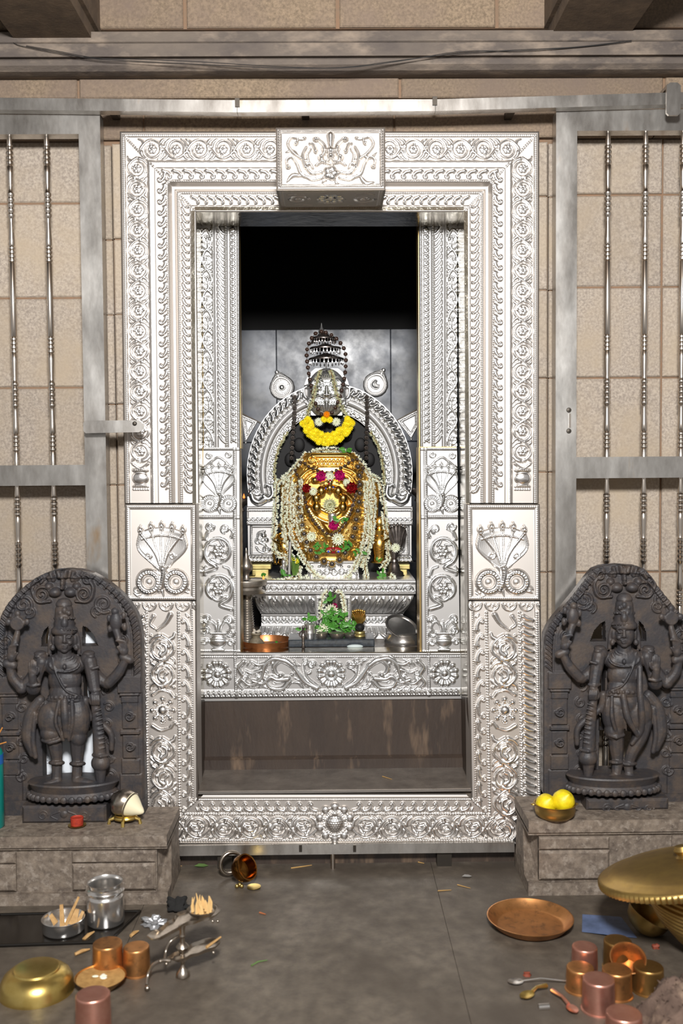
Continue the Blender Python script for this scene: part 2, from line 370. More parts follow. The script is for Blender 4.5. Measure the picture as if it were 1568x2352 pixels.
moulding('trim_1', [(.05, Zat(179, .03)), (.02, Zat(178, .02)), (-.005, Zat(172, -.005)), (-.028, Zat(162, -.028)), (-.042, Zat(148, -.042)), (-.045, Zat(136, -.045)), (-.038, Zat(131, -.038)), (.05, Zat(131, .03))], 'stone_cornice', 'rounded lower moulding of the dark stone cornice')
moulding('trim_2', [(.05, Zat(131.5, .03)), (-.045, Zat(131.5, -.045)), (-.058, Zat(128, -.058)), (-.060, Zat(98, -.06)), (.05, Zat(98, .03))], 'stone_cornice', 'flat stained middle band of the stone cornice')
moulding('trim_3', [(.05, Zat(97.5, .03)), (-.040, Zat(97.5, -.04)), (-.044, Zat(94, -.044)), (-.044, Zat(71, -.044)), (.05, Zat(71, .03))], 'stone_cornice', 'pale upper fillet of the stone cornice')
for i, (xa, xb, z0, nm) in enumerate(((-.845, -.616, 2.237, 'left'), (.588, .822, 2.250, 'right'))):
    mb = MB(); mb.hexa([(xa+.012, -2.2, z0), (xb-.012, -2.2, z0), (xb-.012, .02, z0), (xa+.012, .02, z0), (xa+.012, -2.2, 2.70), (xb-.012, -2.2, 2.70), (xb-.012, .02, 2.70), (xa+.012, .02, 2.70)])
    mb.hexa([(xa, -2.2, z0+.035), (xb, -2.2, z0+.035), (xb, .02, z0+.035), (xa, .02, z0+.035), (xa, -2.2, 2.70), (xb, -2.2, 2.70), (xb, .02, 2.70), (xa, .02, 2.70)])
    tag(mb.build('trim_%d' % (4+i), 'stone_beam', None), 'dark stone ceiling beam above the %s gate' % nm, kind='structure')
tag(MB().box(-2.4, 2.4, -4.2, .19, 2.70, 2.78).build('ceiling', 'stone_beam'), 'stone ceiling slab over the hall', kind='structure')
fl = tag(MB().box(-2.6, 2.6, -4.2, 1.5, -.10, -.004).build('floor', 'floor', None, smooth=False), 'worn dark stone floor', kind='structure')
for xa, xb in ((-2.6, -1.45), (-1.45, -.48), (-.48, .265), (.265, 1.35), (1.35, 2.6)):
    for ya, yb in ((-4.2, -2.0), (-2.0, -.93), (-.93, .14)):
        mb = MB(); c = .0006
        mb.hexa([(xa+c, ya+c, -.02), (xb-c, ya+c, -.02), (xb-c, yb-c, -.02), (xa+c, yb-c, -.02), (xa+c, ya+c, 0), (xb-c, ya+c, 0), (xb-c, yb-c, 0), (xa+c, yb-c, 0)])
        mb.build('floor_slab', 'floor', fl, smooth=False)
# side walls and rear wall are open hall; the sanctum behind the door
Zs = .549
tag(MB().box(-.9, .9, .19, 1.6, .40, Zs).build('floor_sanctum', 'ledge', None, smooth=False), 'stone floor of the inner sanctum', kind='structure')
for s, nm in ((-1, 'left'), (1, 'right')):
    tag(MB().box(min(s*.80, s*.9), max(s*.80, s*.9), .20, 1.6, .54, 2.3).build('wall_%s' % nm, 'dark', None, smooth=False), 'black side wall of the sanctum', kind='structure')
tag(MB().box(-.9, .9, .19, 1.6, 2.2, 2.3).build('ceiling_sanctum', 'dark', None, smooth=False), 'black sanctum ceiling', kind='structure')
YB = 1.45
bw = tag(MB().box(-.9, .9, YB+.012, YB+.15, .54, 2.3).build('wall_sanctum', 'dark', None, smooth=False), 'back wall of polished grey slate slabs behind the idol', kind='structure')
xs = [-.80, Xat(370, 850, YB), Xat(635, 850, YB), Xat(897, 850, YB), Xat(1160, 850, YB), .80]
for a, b in zip(xs[:-1], xs[1:]):
    for za, zb in ((Zat(756, YB), Zat(1015, YB)), (Zat(1015, YB), Zat(1290, YB)), (Zat(1290, YB), .55)):
        if b-a > .01: MB().block(a+.0012, b-.0012, YB, YB+.012, zb+.0012, za-.0012, .0015).build('slate_slab', 'tile', bw, smooth=False)
for za, zb in ((2.2, Zat(757, YB)),):
    MB().block(-.80, .80, YB+.004, YB+.012, zb, za, .001).build('lintel_shade_panel', 'dark', bw, smooth=False)  # black panel paints in the lintel's shade above the slate
# step below the inner door
st = MB(); st.box(-.42, .42, .165, .30, .19, .47); tag(st.build('wall_step', 'riser', None, smooth=False), 'dark oily stone riser below the inner door', kind='structure')
mb = MB(); z0 = Zat(1736, .15); mb.hexa([(-.42, .150, .19), (.42, .150, .19), (.42, .17, .19), (-.42, .17, .19), (-.42, .150, z0-.01), (.42, .150, z0-.01), (.42, .17, z0), (-.42, .17, z0)])
tag(mb.build('baseboard_step', 'riser', None, smooth=False), 'stone base course under the riser', kind='structure')
tag(MB().box(-.42, .42, -.040, .17, .05, .208).build('floor_step', 'ledge', None, smooth=False), 'grey stone ledge inside the door frame', kind='structure')
tag(MB().box(-.46, .50, -.035, .15, -.005, .052).build('trim_6', 'riser', None, smooth=False), 'dark stone sill under the silver threshold', kind='structure')

# ------------------------------------------------------------------ stone plinths
def plinth(name, x0, x1, yf, zt, inner, label, joints):
    e = empty(name, ((x0+x1)/2, (yf-.07)/2, 0), label, 'plinth')
    s = 1 if inner > 0 else -1
    def sl(a, b, ya, z0, z1, m, nm):      # slab that keeps clear of the chamfered corner
        mb = MB(); lo_, hi = (a, b)
        mb.hexa([(lo_, ya, z0), (hi, ya, z0), (hi, -.072, z0), (lo_, -.072, z0), (lo_, ya, z1), (hi, ya, z1), (hi, -.072, z1), (lo_, -.072, z1)]); return mb.build(nm, m, e, smooth=False)
    h = zt; q = lambda f: f*h
    sl(x0, x1, yf, q(.84), h, 'plinth', 'cap_slab')
    sl(x0, x1, yf+.006, q(.80), q(.86), 'plinth', 'cap_moulding')
    ins = .028
    ax, bx = (x0, x1-ins) if s > 0 else (x0+ins, x1)
    sl(ax, bx, yf+.014, q(.16), q(.82), 'plinth', 'body')
    sl(x0, x1, yf+.003, 0, q(.17), 'plinth', 'base_course')
    for a, b in joints:                   # raised panels on the front face
        mb = MB(); mb.block(a, b, yf+.005, yf+.02, q(.60), q(.765), .004); mb.build('panel', 'plinth', e)
        mb = MB(); mb.block(a, b, yf+.002, yf+.02, q(.20), q(.59), .006); mb.build('panel', 'plinth', e)
    ex = x1 if s > 0 else x0
    mb = MB(); k = -s                    # moulded wedge at the inner end
    mb.hexa([(ex+k*.03, yf+.016, q(.17)), (ex, yf+.06, q(.17)), (ex, -.08, q(.17)), (ex+k*.03, -.08, q(.17)), (ex+k*.03, yf+.03, q(.83)), (ex+k*.004, yf+.10, q(.83)), (ex+k*.004, -.08, q(.83)), (ex+k*.03, -.08, q(.83))])
    mb.build('end_block', 'plinth', e, smooth=False)
    return e
plinth('stone_plinth', -1.35, -.420, -.286, .1765, 1, 'low stone plinth under the left black statue, conch on its top', [(-1.30, -1.02), (-.96, -.80), (-.66, -.45)])
plinth('stone_plinth', .492, 1.40, -.262, .1945, -1, 'low stone plinth under the right black statue, lemon bowl on its top', [(.52, .70), (.86, 1.05), (1.10, 1.36)])

# ------------------------------------------------------------------ steel gates and their tracks
def bar_profile(k=1.0):
    # (radius, photo row) of one turned baluster between the upper rails
    R0, R1, RR, NK = .0088, .0064, .0097, .0070
    def rings(a, b, n): 
        o = []; st_ = (b-a)/n
        for i in range(n): y = a+i*st_; o += [(NK, y), (RR, y+st_*.28), (RR, y+st_*.68), (NK, y+st_*.97)]
        return o
    p = [(R1*.9, 305), (R0*.9, 328)]+rings(333, 378, 4)+[(R0, 380), (R0, 395), (R1, 425), (R1, 432)]+rings(438, 498, 5)+[(R1, 501), (R1, 510), (R0, 545), (R0, 558)]+rings(562, 600, 4)
    p += [(R0*.96, 602), (R0*.96, 768)]+rings(770, 808, 4)+[(R0, 810), (R0, 825), (R1, 860), (R1, 868)]+rings(872, 932, 5)+[(R1, 935), (R1, 940), (R0, 975), (R0, 990)]+rings(993, 1032, 4)+[(R0, 1034), (R0*.95, 1064)]
    p += [(R1, 1108), (R0*.9, 1130)]+rings(1135, 1180, 4)+[(R0, 1182), (R0, 1196), (R1, 1226), (R1, 1234)]+rings(1238, 1296, 5)+[(R1, 1299), (R1, 1306), (R0, 1340), (R0, 1354)]+rings(1358, 1396, 4)
    p += [(R0*.96, 1400), (R0*.96, 1560)]+rings(1562, 1600, 4)+[(R0, 1602), (R0, 1616), (R1, 1645), (R1, 1652)]+rings(1656, 1716, 5)+[(R0, 1720), (R0*.95, 1860)]
    return p
YG = -.030; BP = [(r, Zat(y, YG)) for r, y in bar_profile()]
def gate(name, s, label):
    # s=-1 left leaf, s=1 right leaf
    e = empty(name, (s*.95, YG, 0), label, 'gate')
    f, b = YG-.020, YG+.020
    xi0, xi1 = (Xat(188, 700, f), Xat(237, 700, f)) if s < 0 else (Xat(1276, 700, f), Xat(1324, 700, f))
    yt0, yt1, ym0, ym1 = (258, 305, 1063, 1110) if s < 0 else (254, 303, 1054, 1103)
    xo = s*1.45; zt, zt1, zm, zm1 = Zat(yt0, f), Zat(yt1, f), Zat(ym0, f), Zat(ym1, f)
    w_ = xi1-xi0; a, c = (xo, xi0) if s < 0 else (xi1, xo)
    mi = zt-w_                           # mitred corners
    def stile(x_out, x_in, nm):          # x_in faces the bars
        mb = MB(); mb.add([(x_out, f, zt), (x_in, f, zt1), (x_in, f, .10), (x_out, f, .10), (x_out, b, zt), (x_in, b, zt1), (x_in, b, .10), (x_out, b, .10)],
                          [(0, 1, 2, 3), (7, 6, 5, 4), (0, 4, 5, 1), (1, 5, 6, 2), (2, 6, 7, 3), (3, 7, 4, 0)]); return mb.build(nm, 'steel', e, smooth=False)
    stile(*((xi1, xi0) if s < 0 else (xi0, xi1)), 'stile'); stile(*((xo-w_, xo) if s < 0 else (xo+w_, xo)), 'stile')
    xa, xb = (xi1, xo-w_) if s < 0 else (xi0, xo+w_); ia, ib = (xi0, xo) if s < 0 else (xi1, xo)
    mb = MB(); mb.add([(xa, f, zt), (xb, f, zt), (ib, f, zt1), (ia, f, zt1), (xa, b, zt), (xb, b, zt), (ib, b, zt1), (ia, b, zt1)], [(0, 1, 2, 3), (7, 6, 5, 4), (0, 4, 5, 1), (1, 5, 6, 2), (2, 6, 7, 3), (3, 7, 4, 0)])
    mb.build('top_rail', 'steel', e, smooth=False)
    MB().box(min(ia, ib), max(ia, ib), f+.001, b, zm1, zm).build('middle_rail', 'steel', e, smooth=False)
    MB().box(min(ia, ib), max(ia, ib), f+.001, b, .10, .16).build('bottom_rail', 'steel', e, smooth=False)
    x0, st_ = (Xat(114.5, 700, YG), -Xat(114.5, 700, YG)+Xat(30, 700, YG)) if s < 0 else (Xat(1394.5, 700, YG), Xat(1480, 700, YG)-Xat(1394.5, 700, YG))
    proto = None
    for k in range(6):
        x = x0+st_*k
        if proto is None:
            mb = MB(); mb.lathe(BP, 20, (0, 0, 0)); proto = mb.build('baluster', 'steel_bar', None, angle=.6); o = proto
        else: o = proto.copy(); COL.objects.link(o)
        o.parent = e; o.location = (x-e.location.x, 0, -(0.004 if s > 0 else 0))
    return e, f
gl, gf = gate('sliding_gate', -1, 'polished steel grille gate with turned bars at the left, latch strap on its stile')
gr, _ = gate('sliding_gate', 1, 'polished steel grille gate with turned bars at the right, keyhole in its stile')
# latch strap of the left gate
mb = MB(); za, zb = Zat(962, gf-.03), Zat(991, gf-.03); xa, xb = Xat(192, 975, gf-.03), Xat(331, 975, gf-.03); r = (za-zb)/2
poly = [(xa, zb+.006), (xa+.006, zb), (xb-r*.8, zb+.002), (xb-.004, zb+r*.5), (xb, zb+r), (xb-.004, za-r*.5), (xb-r*.8, za), (xa+.006, za), (xa, za-.006)]
mb.prism(poly, gf-.034, gf-.026); mb.box(xa, xa+.04, gf-.026, gf+.001, zb+.004, za-.004)
lt = mb.build('latch_strap', 'steel', gl, smooth=False); lt['label'] = 'short steel strap with a rusty weld'
c = W(309, 973, gf-.034); mb = MB(); mb.lathe([(.0, -.006), (.004, -.005), (.0062, 0)], 14, c, rotto((0, 1, 0))); mb.build('pin', 'steel_dark', lt)
for y in (942, 990):
    c = W(1306, y, gf); mb = MB(); mb.lathe([(.0, -.003), (.006, -.002), (.0075, .001)], 14, c, rotto((0, 1, 0))); mb.build('screw', 'steel_dark', gr)
c0, c1 = W(1308, 950, gf), W(1308, 982, gf); MB().box(c0.x-.003, c0.x+.003, gf-.002, gf+.001, c1.z, c0.z).build('keyhole_plate', 'steel_bar', gr, smooth=False)
# top track in three lengths
YT = -.085
tr = empty('sliding_track', W(784, 243, YT), 'long square steel rail across the top of the silver door frame', 'rail')
for (xa, ya0, ya1, xb, yb0, yb1) in ((-420, 220, 247, 544, 230, 258), (545, 230, 258, 999, 228, 255), (1000, 228, 255, 2000, 199, 226)):
    p = [W(xa, ya1, YT), W(xb, yb1, YT), W(xb, yb0, YT), W(xa, ya0, YT)]; D = Vector((0, .03, 0))
    mb = MB(); mb.hexa([p[0], p[1], p[1]+D, p[0]+D, p[3], p[2], p[2]+D, p[3]+D]); mb.build('track_length', 'steel', tr, smooth=False)
for x, y in ((545, 237), (998, 233)):
    a = W(x, y, YT); MB().box(a.x-.006, a.x+.006, YT-.006, YT+.002, a.z-.011, a.z+.011).build('joint_clip', 'steel_dark', tr, smooth=False)
for x in (-250, 250, 700, 1180, 1700):
    a = W(x, 240, YT+.03); MB().box(a.x-.01, a.x+.01, YT+.03, .040, a.z-.008, a.z+.008).build('wall_bracket', 'steel_dark', tr, smooth=False)
a, b = W(1530, 190, YT-.022), W(1562, 265, YT-.022)
hk = empty('track_hanger', a, 'short steel hook plate hanging over the right end of the top rail', 'hanger')
mb = MB(); mb.prism([(a.x, b.z+.006), (a.x+.006, b.z), (b.x-.006, b.z), (b.x, b.z+.006), (b.x, a.z-.008), (b.x-.009, a.z), (a.x+.009, a.z), (a.x, a.z-.008)], YT-.024, YT-.016); mb.build('hook_plate', 'steel', hk, smooth=False)
MB().box(a.x+.004, b.x-.004, YT-.016, YT+.04, a.z-.010, a.z-.001).build('hook_top', 'steel', hk, smooth=False)
# bottom track
YK = -.078; a, b = W(400, 1939, YK), W(1176, 1962, YK)
bt = empty('floor_track', W(784, 1962, YK), 'flat steel rail along the foot of the silver threshold', 'rail')
MB().box(-.424, .490, YK, YK+.02, Zat(1962, YK), Zat(1939, YK)).build('track_length', 'steel', bt, smooth=False)
for x in (690, 814):
    a = W(x, 1948, YK); MB().box(a.x-.004, a.x+.004, YK-.005, YK+.001, a.z-.009, a.z+.009).build('joint_clip', 'steel_dark', bt, smooth=False)
a = W(764, 1962, YK-.0); mb = MB(); mb.tube([(a.x, YK+.008, a.z+.004), (a.x, YK+.008, .0)], .0062, 14); mb.build('floor_bolt', 'steel_bar', bt)
for x in (-.3, .3): MB().box(x-.02, x+.02, YK+.012, -.03, .0, .06).build('foot', 'steel_dark', bt, smooth=False)
# cable along the cornice
mb = MB()
for off, pts in ((0, [(30, 98), (60, 108), (200, 133), (300, 140), (500, 150), (640, 156), (784, 155), (900, 141), (1040, 124), (1180, 115), (1320, 108), (1450, 93)]), (3, [(60, 105), (130, 117), (220, 133), (320, 136), (460, 142), (620, 152), (784, 156), (920, 140), (1060, 118), (1200, 117), (1340, 107), (1450, 95)])):
    mb.tube([W(x, y, -.066) for x, y in cat_rom(pts, 4)], .0009, 6)
tag(mb.build('cable', mat('black_cable', '#1c1a19', .6), None), 'thin black twin cable sagging along the stone cornice', 'cable')
# white board leaning behind the left statue
p = [W(88, 1822, -.065), W(240, 1822, -.065), W(250, 1452, -.057), W(112, 1452, -.057)]; D = Vector((0, .004, 0))
wb = empty('notice_board', p[0], 'white board leaning behind the left black statue, seen between its legs', 'board')
mb = MB(); mb.hexa([p[0], p[1], p[1]+D, p[0]+D, p[3], p[2], p[2]+D, p[3]+D]); mb.build('panel', mat('white_board', '#dfe4ea', .5), wb, smooth=False)
mb = MB()
for y in (1740, 1747, 1753):
    for x in range(100, 112, 4): q = W(x, y, -.0665); mb.box(q.x, q.x+.0022, q.y-.0006, q.y+.0004, q.z, q.z+.0007)
mb.build('faint_lines', mat('grey_print', '#9aa0a6', .6), wb, smooth=False)
# ------------------------------------------------------------------ embossed silver door surround
def naga(R, cx, cy, w, h, a=11, heads=5, coils=True):
    # cx,cy = centre of the motif, hood above, two coils below
    top = cy-h*.5; neck = cy+h*.16
    hw = w*.5
    for k in np.linspace(-1, 1, 25):
        R.stroke([(cx+k*1.5, neck+h*.05), (cx+k*hw*.45, neck-h*.12), (cx+k*hw*.90, cy-h*.12), (cx+k*hw*.82, top+h*.17+abs(k)**2*h*.05)], w*.05, w*.075, a*.5, a*.42+a*.25*k*k, e=.3)
    for sg in (-1, 1):
        R.stroke([(cx+sg*2, neck+2), (cx+sg*hw*.5, neck-h*.10), (cx+sg*hw*.97, cy-h*.10), (cx+sg*hw*.9, top+h*.22)], 2.2, 2.6, a*.75, a*.8)
    for i in range(heads):
        k = (i-(heads-1)/2)/((heads-1)/2); x = cx+k*hw*.86; y = top+h*.10+k*k*h*.055
        R.stroke([(cx+k*2.5, neck), (cx+k*hw*.3, cy-h*.06), (x, y+8)], 2.4, 3.4, a*.75, a*.9)
        R.stamp(x, y, w*.07, a*1.25, .45, 1.15); R.stamp(x, y-w*.075, w*.032, a*.9); R.stamp(x, y+w*.075, w*.05, a)
        R.stamp(x-w*.028, y+w*.02, 1.8, a*1.5); R.stamp(x+w*.028, y+w*.02, 1.8, a*1.5)
    for k in np.linspace(-.9, .9, 26): R.stamp(cx+k*hw*.9, top+h*.23+k*k*h*.06, 2.3, a*.95)
    if coils:
        rc = h*.125; yc = cy+h*.33
        for sg in (-1, 1):
            R.spiral(cx+sg*rc*1.42, yc, rc, rc, math.pi/2, 1, w*.085, w*.085, a*.85)
            R.stamp(cx+sg*rc*1.42, yc, rc*.38, a*.4)
            for k in range(22):
                an = 2*math.pi*k/22; R.dent(cx+sg*rc*1.42+rc*1.0*math.cos(an), yc+rc*1.0*math.sin(an), 2.4, 1.4)
        R.stroke([(cx+2, neck), (cx+3, cy+h*.24), (cx-2, cy+h*.36), (cx-7, cy+h*.44)], w*.085, w*.06, a*1.15, a*.8)
        R.stroke([(cx, cy+h*.44), (cx+3, cy+h*.52)], 4.5, 2, a*.6)
        for k in range(9): R.dent(cx+1-k*.6, neck+h*.03+k*h*.03, 3, 1.2)
def pot(R, cx, cy, r, a=8):
    R.stamp(cx, cy, r, a, .5, .85)
    R.stroke([(cx-r*.8, cy-r*.95), (cx+r*.8, cy-r*.95)], r*.18, r*.18, a*.9, smooth=0)
    R.stroke([(cx-r*.55, cy-r*.75), (cx+r*.55, cy-r*.75)], r*.22, r*.22, a*.6, smooth=0)
    R.stroke([(cx-r*.6, cy+r*.95), (cx+r*.6, cy+r*.95)], r*.2, r*.2, a*.8, smooth=0)
    for k in np.linspace(-.7, .7, 9): R.dent(cx+k*r, cy-r*.2+k*k*3, 1.8, .8)
Y0F = 0.0
surround = empty('door_surround', (0, 0, .05), 'large embossed silver door surround with vine scrolls and hooded snakes', 'door frame')
def frame_relief():
    w, h = 963, 853; R = Relief(w, h, 1.25)
    KT = 181/172
    tl, tr_, tt = R.X, w-R.X, R.Y/KT
    t = np.minimum(np.minimum(tl, tr_), tt)
    prof = [(0, -4), (2, 3), (5, 4), (12, 4), (13, 1), (62, 1), (64, 4), (70, 5), (78, 5), (80, 3), (84, 2), (104, 1.5), (108, 3), (110, 2), (112, -1), (117, -6), (123, -6.5), (127, -3), (129, -1), (134, -2), (137, -3), (157, -4), (160, -3), (164, -3.5), (165, -2), (171, -2.5), (172, -6)]
    R.B = np.interp(t, [p[0] for p in prof], [p[1] for p in prof])
    ML = lambda s_, t_: (t_, s_); MR = lambda s_, t_: (w-t_, s_); MT = lambda s_, t_: (s_, t_*KT)
    for side, MP in (('L', ML), ('R', MR)):
        for k in range(15):
            hand = 1 if k % 2 == 0 else -1
            R.lobe(MP, (84+k*46.4+(k*0.0), 38.5), 46, hand, 46.4)
        pot(R, *MP(795, 38), 19, 8)
        R.stroke([MP(762, 20), MP(773, 38), MP(762, 56)], 2.5, 2.5, 4)
        for s_ in (776, 815, 822): R.beads(MP(s_, 22), MP(s_, 55), 2.2)
        for tt_, r in ((9, 1.9), (68, 1.5), (107, 2.2), (132, 2.2), (161, 1.5)):
            s0 = tt_*KT; R.beads(MP(s0, tt_), MP(h, tt_), r, 2.35*r, 2.0 if r > 2 else 1.5)
        n = int((h-105)/25)
        for k in range(n): R.curl(MP, (110+k*25, 94), 25, 22, 1, 4.2)
        n = int((h-165)/17.3)
        for k in range(n):
            s_ = 165+k*17.3; R.stroke([MP(s_-8, 140), MP(s_+3, 146), MP(s_+5, 155)], 4.2, 3.0, 4.4, 3.4)
            R.stamp(*MP(s_+6, 152), 3.2, 4.6)
    for sg in (-1, 1):                       # lintel, mirrored about the crest block
        MP = (lambda s_, t_: MT(s_, t_)) if sg < 0 else (lambda s_, t_: MT(w-s_, t_))
        for k in range(6): R.lobe(MP, (74+k*54, 38.5), 46, 1 if k % 2 == 0 else -1, 54)
        for tt_, r in ((9, 1.9), (68, 1.5), (107, 2.2), (132, 2.2), (161, 1.5)): R.beads(MP(tt_, tt_), MP(w/2, tt_), r, 2.35*r, 2.0 if r > 2 else 1.5)
        for k in range(11): R.curl(MP, (112+k*25, 94), 25, 22, -1, 4.2)
        for k in range(12):
            s_ = 172+k*19; R.stroke([MP(s_-8, 140), MP(s_+3, 146), MP(s_+5, 155)], 4.6, 3.2, 4.6, 3.6); R.stamp(*MP(s_+6, 152), 3.4, 4.8)
        R.beads(MP(12, 12), MP(66, 66), 2.4); R.beads(MP(72, 72), MP(112, 112), 2.4); R.beads(MP(128, 128), MP(170, 170), 2.4)
    fm = quadmap(W(275, 302, 0), W(1238, 302, 0), W(286, 1155, 0), W(1236.5, 1155, 0), w, h)
    op = (R.X >= 172) & (R.X < w-172) & (R.Y >= 181)
    L_ = (tl < tt) & (R.X < w/2) & ~op; R_ = (tr_ <= tt) & (R.X >= w/2) & ~op; T_ = ~op & ~L_ & ~R_
    for nm, mk in (('left_jamb_moulding', L_), ('right_jamb_moulding', R_), ('lintel_moulding', T_)):
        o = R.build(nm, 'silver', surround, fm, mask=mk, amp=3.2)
frame_relief()
def backer(name, pts, Yb, m='silver', parent=surround, opened=False):     # edge walls of a sheet: pts are photo corners at their own depth
    mb = MB(); n = len(pts); f = [Vector(p) for p in pts]; b = [Vector((p.x, Yb, p.z)) for p in f]
    mb.add(f+b, [(i, (i+1) % n, (i+1) % n+n, i+n) for i in range(n-1 if opened else n)]); return mb.build(name, m, parent, smooth=False)
backer('outer_edge', [W(286, 1155, 0), W(275, 302, 0), W(1238, 302, 0), W(1236.5, 1155, 0)], .05, opened=True)

# crest block on the lintel
ZT, ZBm, PB = W(756, 293, -.17).z, W(756, 437, -.17).z, -.170
xa, xb = W(634, 400, PB).x, W(885, 400, PB).x
crest = empty('crest_block', (0, PB, ZBm)); crest.parent = surround; crest.location = (0, PB, ZBm-.05)
R = Relief(252, 144, 1.1)
ed = np.minimum(np.minimum(R.X, 252-R.X), np.minimum(R.Y, 144-R.Y)); R.B = np.interp(ed, [0, 3, 6, 12, 14, 20], [-3, 1, 2, 2, 0, 0])
for x in (9, 243): R.beads((x, 10), (x, 134), 2.6)
R.beads((10, 9), (242, 9), 1.4); R.beads((10, 136), (242, 136), 1.4)
for sg in (-1, 1):
    X_ = lambda x: 126+sg*x
    sp = lambda cx, cy, *a: R.spiral(X_(cx), cy, *a)
    R.stroke([(X_(56), 78), (X_(82), 62), (X_(98), 40), (X_(90), 24), (X_(76), 26), (X_(78), 38)], 3.6, 2.6, 5)
    R.stamp(X_(80), 37, 5, 6.5); R.stroke([(X_(84), 24), (X_(66), 28), (X_(58), 24)], 2.6, 2, 4); R.stamp(X_(60), 25, 4, 5)
    R.stroke([(X_(36), 118), (X_(66), 110), (X_(78), 84), (X_(90), 68), (X_(102), 76), (X_(98), 92)], 3.8, 2.6, 5)
    R.stamp(X_(98), 91, 5.5, 6.5); R.leaf(X_(66), 112, X_(102), 126, 8, 4); R.leaf(X_(74), 66, X_(106), 58, 6, 3.5)
    R.stroke([(X_(22), 104), (X_(44), 106), (X_(56), 90), (X_(48), 84), (X_(42), 94)], 4.6, 3, 6); R.stroke([(X_(20), 116), (X_(46), 120), (X_(68), 104)], 4, 1.5, 5)
    R.stroke([(X_(58), 92), (X_(64), 66), (X_(56), 46)], 5, 3.4, 7, 5); R.stroke([(X_(50), 84), (X_(54), 64), (X_(46), 50)], 3.4, 2.6, 6)
    R.stroke([(X_(16), 62), (X_(14), 44), (X_(30), 26)], 5, 4, 9, 7); R.stroke([(X_(34), 56), (X_(40), 40), (X_(48), 38)], 5, 3, 7, 5)
    R.stamp(X_(16), 50, 6, 11); R.stamp(X_(22), 70, 8, 11); R.stamp(X_(34), 28, 7, 8); R.leaf(X_(10), 122, X_(20), 130, 4, 4)
    R.stroke([(X_(6), 78), (X_(22), 80), (X_(34), 88)], 4, 3, 8, 5)
R.stamp(126, 56, 9, 12, .5, 1.4); R.stamp(126, 68, 10, 13); R.stroke([(126, 20), (126, 46)], 9, 5, 9, 9)
R.flower(126, 105, 18, 5, 7, rc=6)
for k in range(9): R.stamp(106+k*5, 86-abs(k-4)*1.2, 2.4, 8)
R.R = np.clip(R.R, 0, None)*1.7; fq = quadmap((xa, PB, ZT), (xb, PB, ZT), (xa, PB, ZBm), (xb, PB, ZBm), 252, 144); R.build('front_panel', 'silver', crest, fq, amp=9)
R = Relief(245, 130, 1.3); R.B = np.interp(np.minimum(np.minimum(R.X, 245-R.X), np.minimum(R.Y, 130-R.Y)), [0, 4, 6, 12], [0, 3, 3, 0])
R.flower(122, 66, 34, 10, 6, rc=13)
for sg in (-1, 1):
    R.spiral(122+sg*76, 66, 26, 6, 0, 1.4*sg, 5, 3, 5); R.stamp(122+sg*76, 66, 7, 7); R.stroke([(122+sg*96, 30), (122+sg*76, 24), (122+sg*58, 34)], 4, 2.5, 5); R.stroke([(122+sg*44, 110), (122+sg*66, 102), (122+sg*84, 106)], 4, 2.5, 5)
R.beads((8, 120), (237, 120), 2.6); R.beads((12, 8), (12, 122), 2.2); R.beads((233, 8), (233, 122), 2.2)
R.build('soffit_panel', 'silver', crest, quadmap((xa, PB, ZBm), (xb, PB, ZBm), (xa, .005, ZBm), (xb, .005, ZBm), 245, 130), amp=4)
crest.children[-1].scale = (1, 1, 1)
mb = MB(); mb.add([(xa, PB, ZBm), (xa, .01, ZBm), (xa, .01, ZT), (xa, PB, ZT), (xb, PB, ZBm), (xb, .01, ZBm), (xb, .01, ZT), (xb, PB, ZT)], [(0, 1, 2, 3), (7, 6, 5, 4), (3, 2, 6, 7)])
mb.build('casing', 'silver', crest, smooth=False)

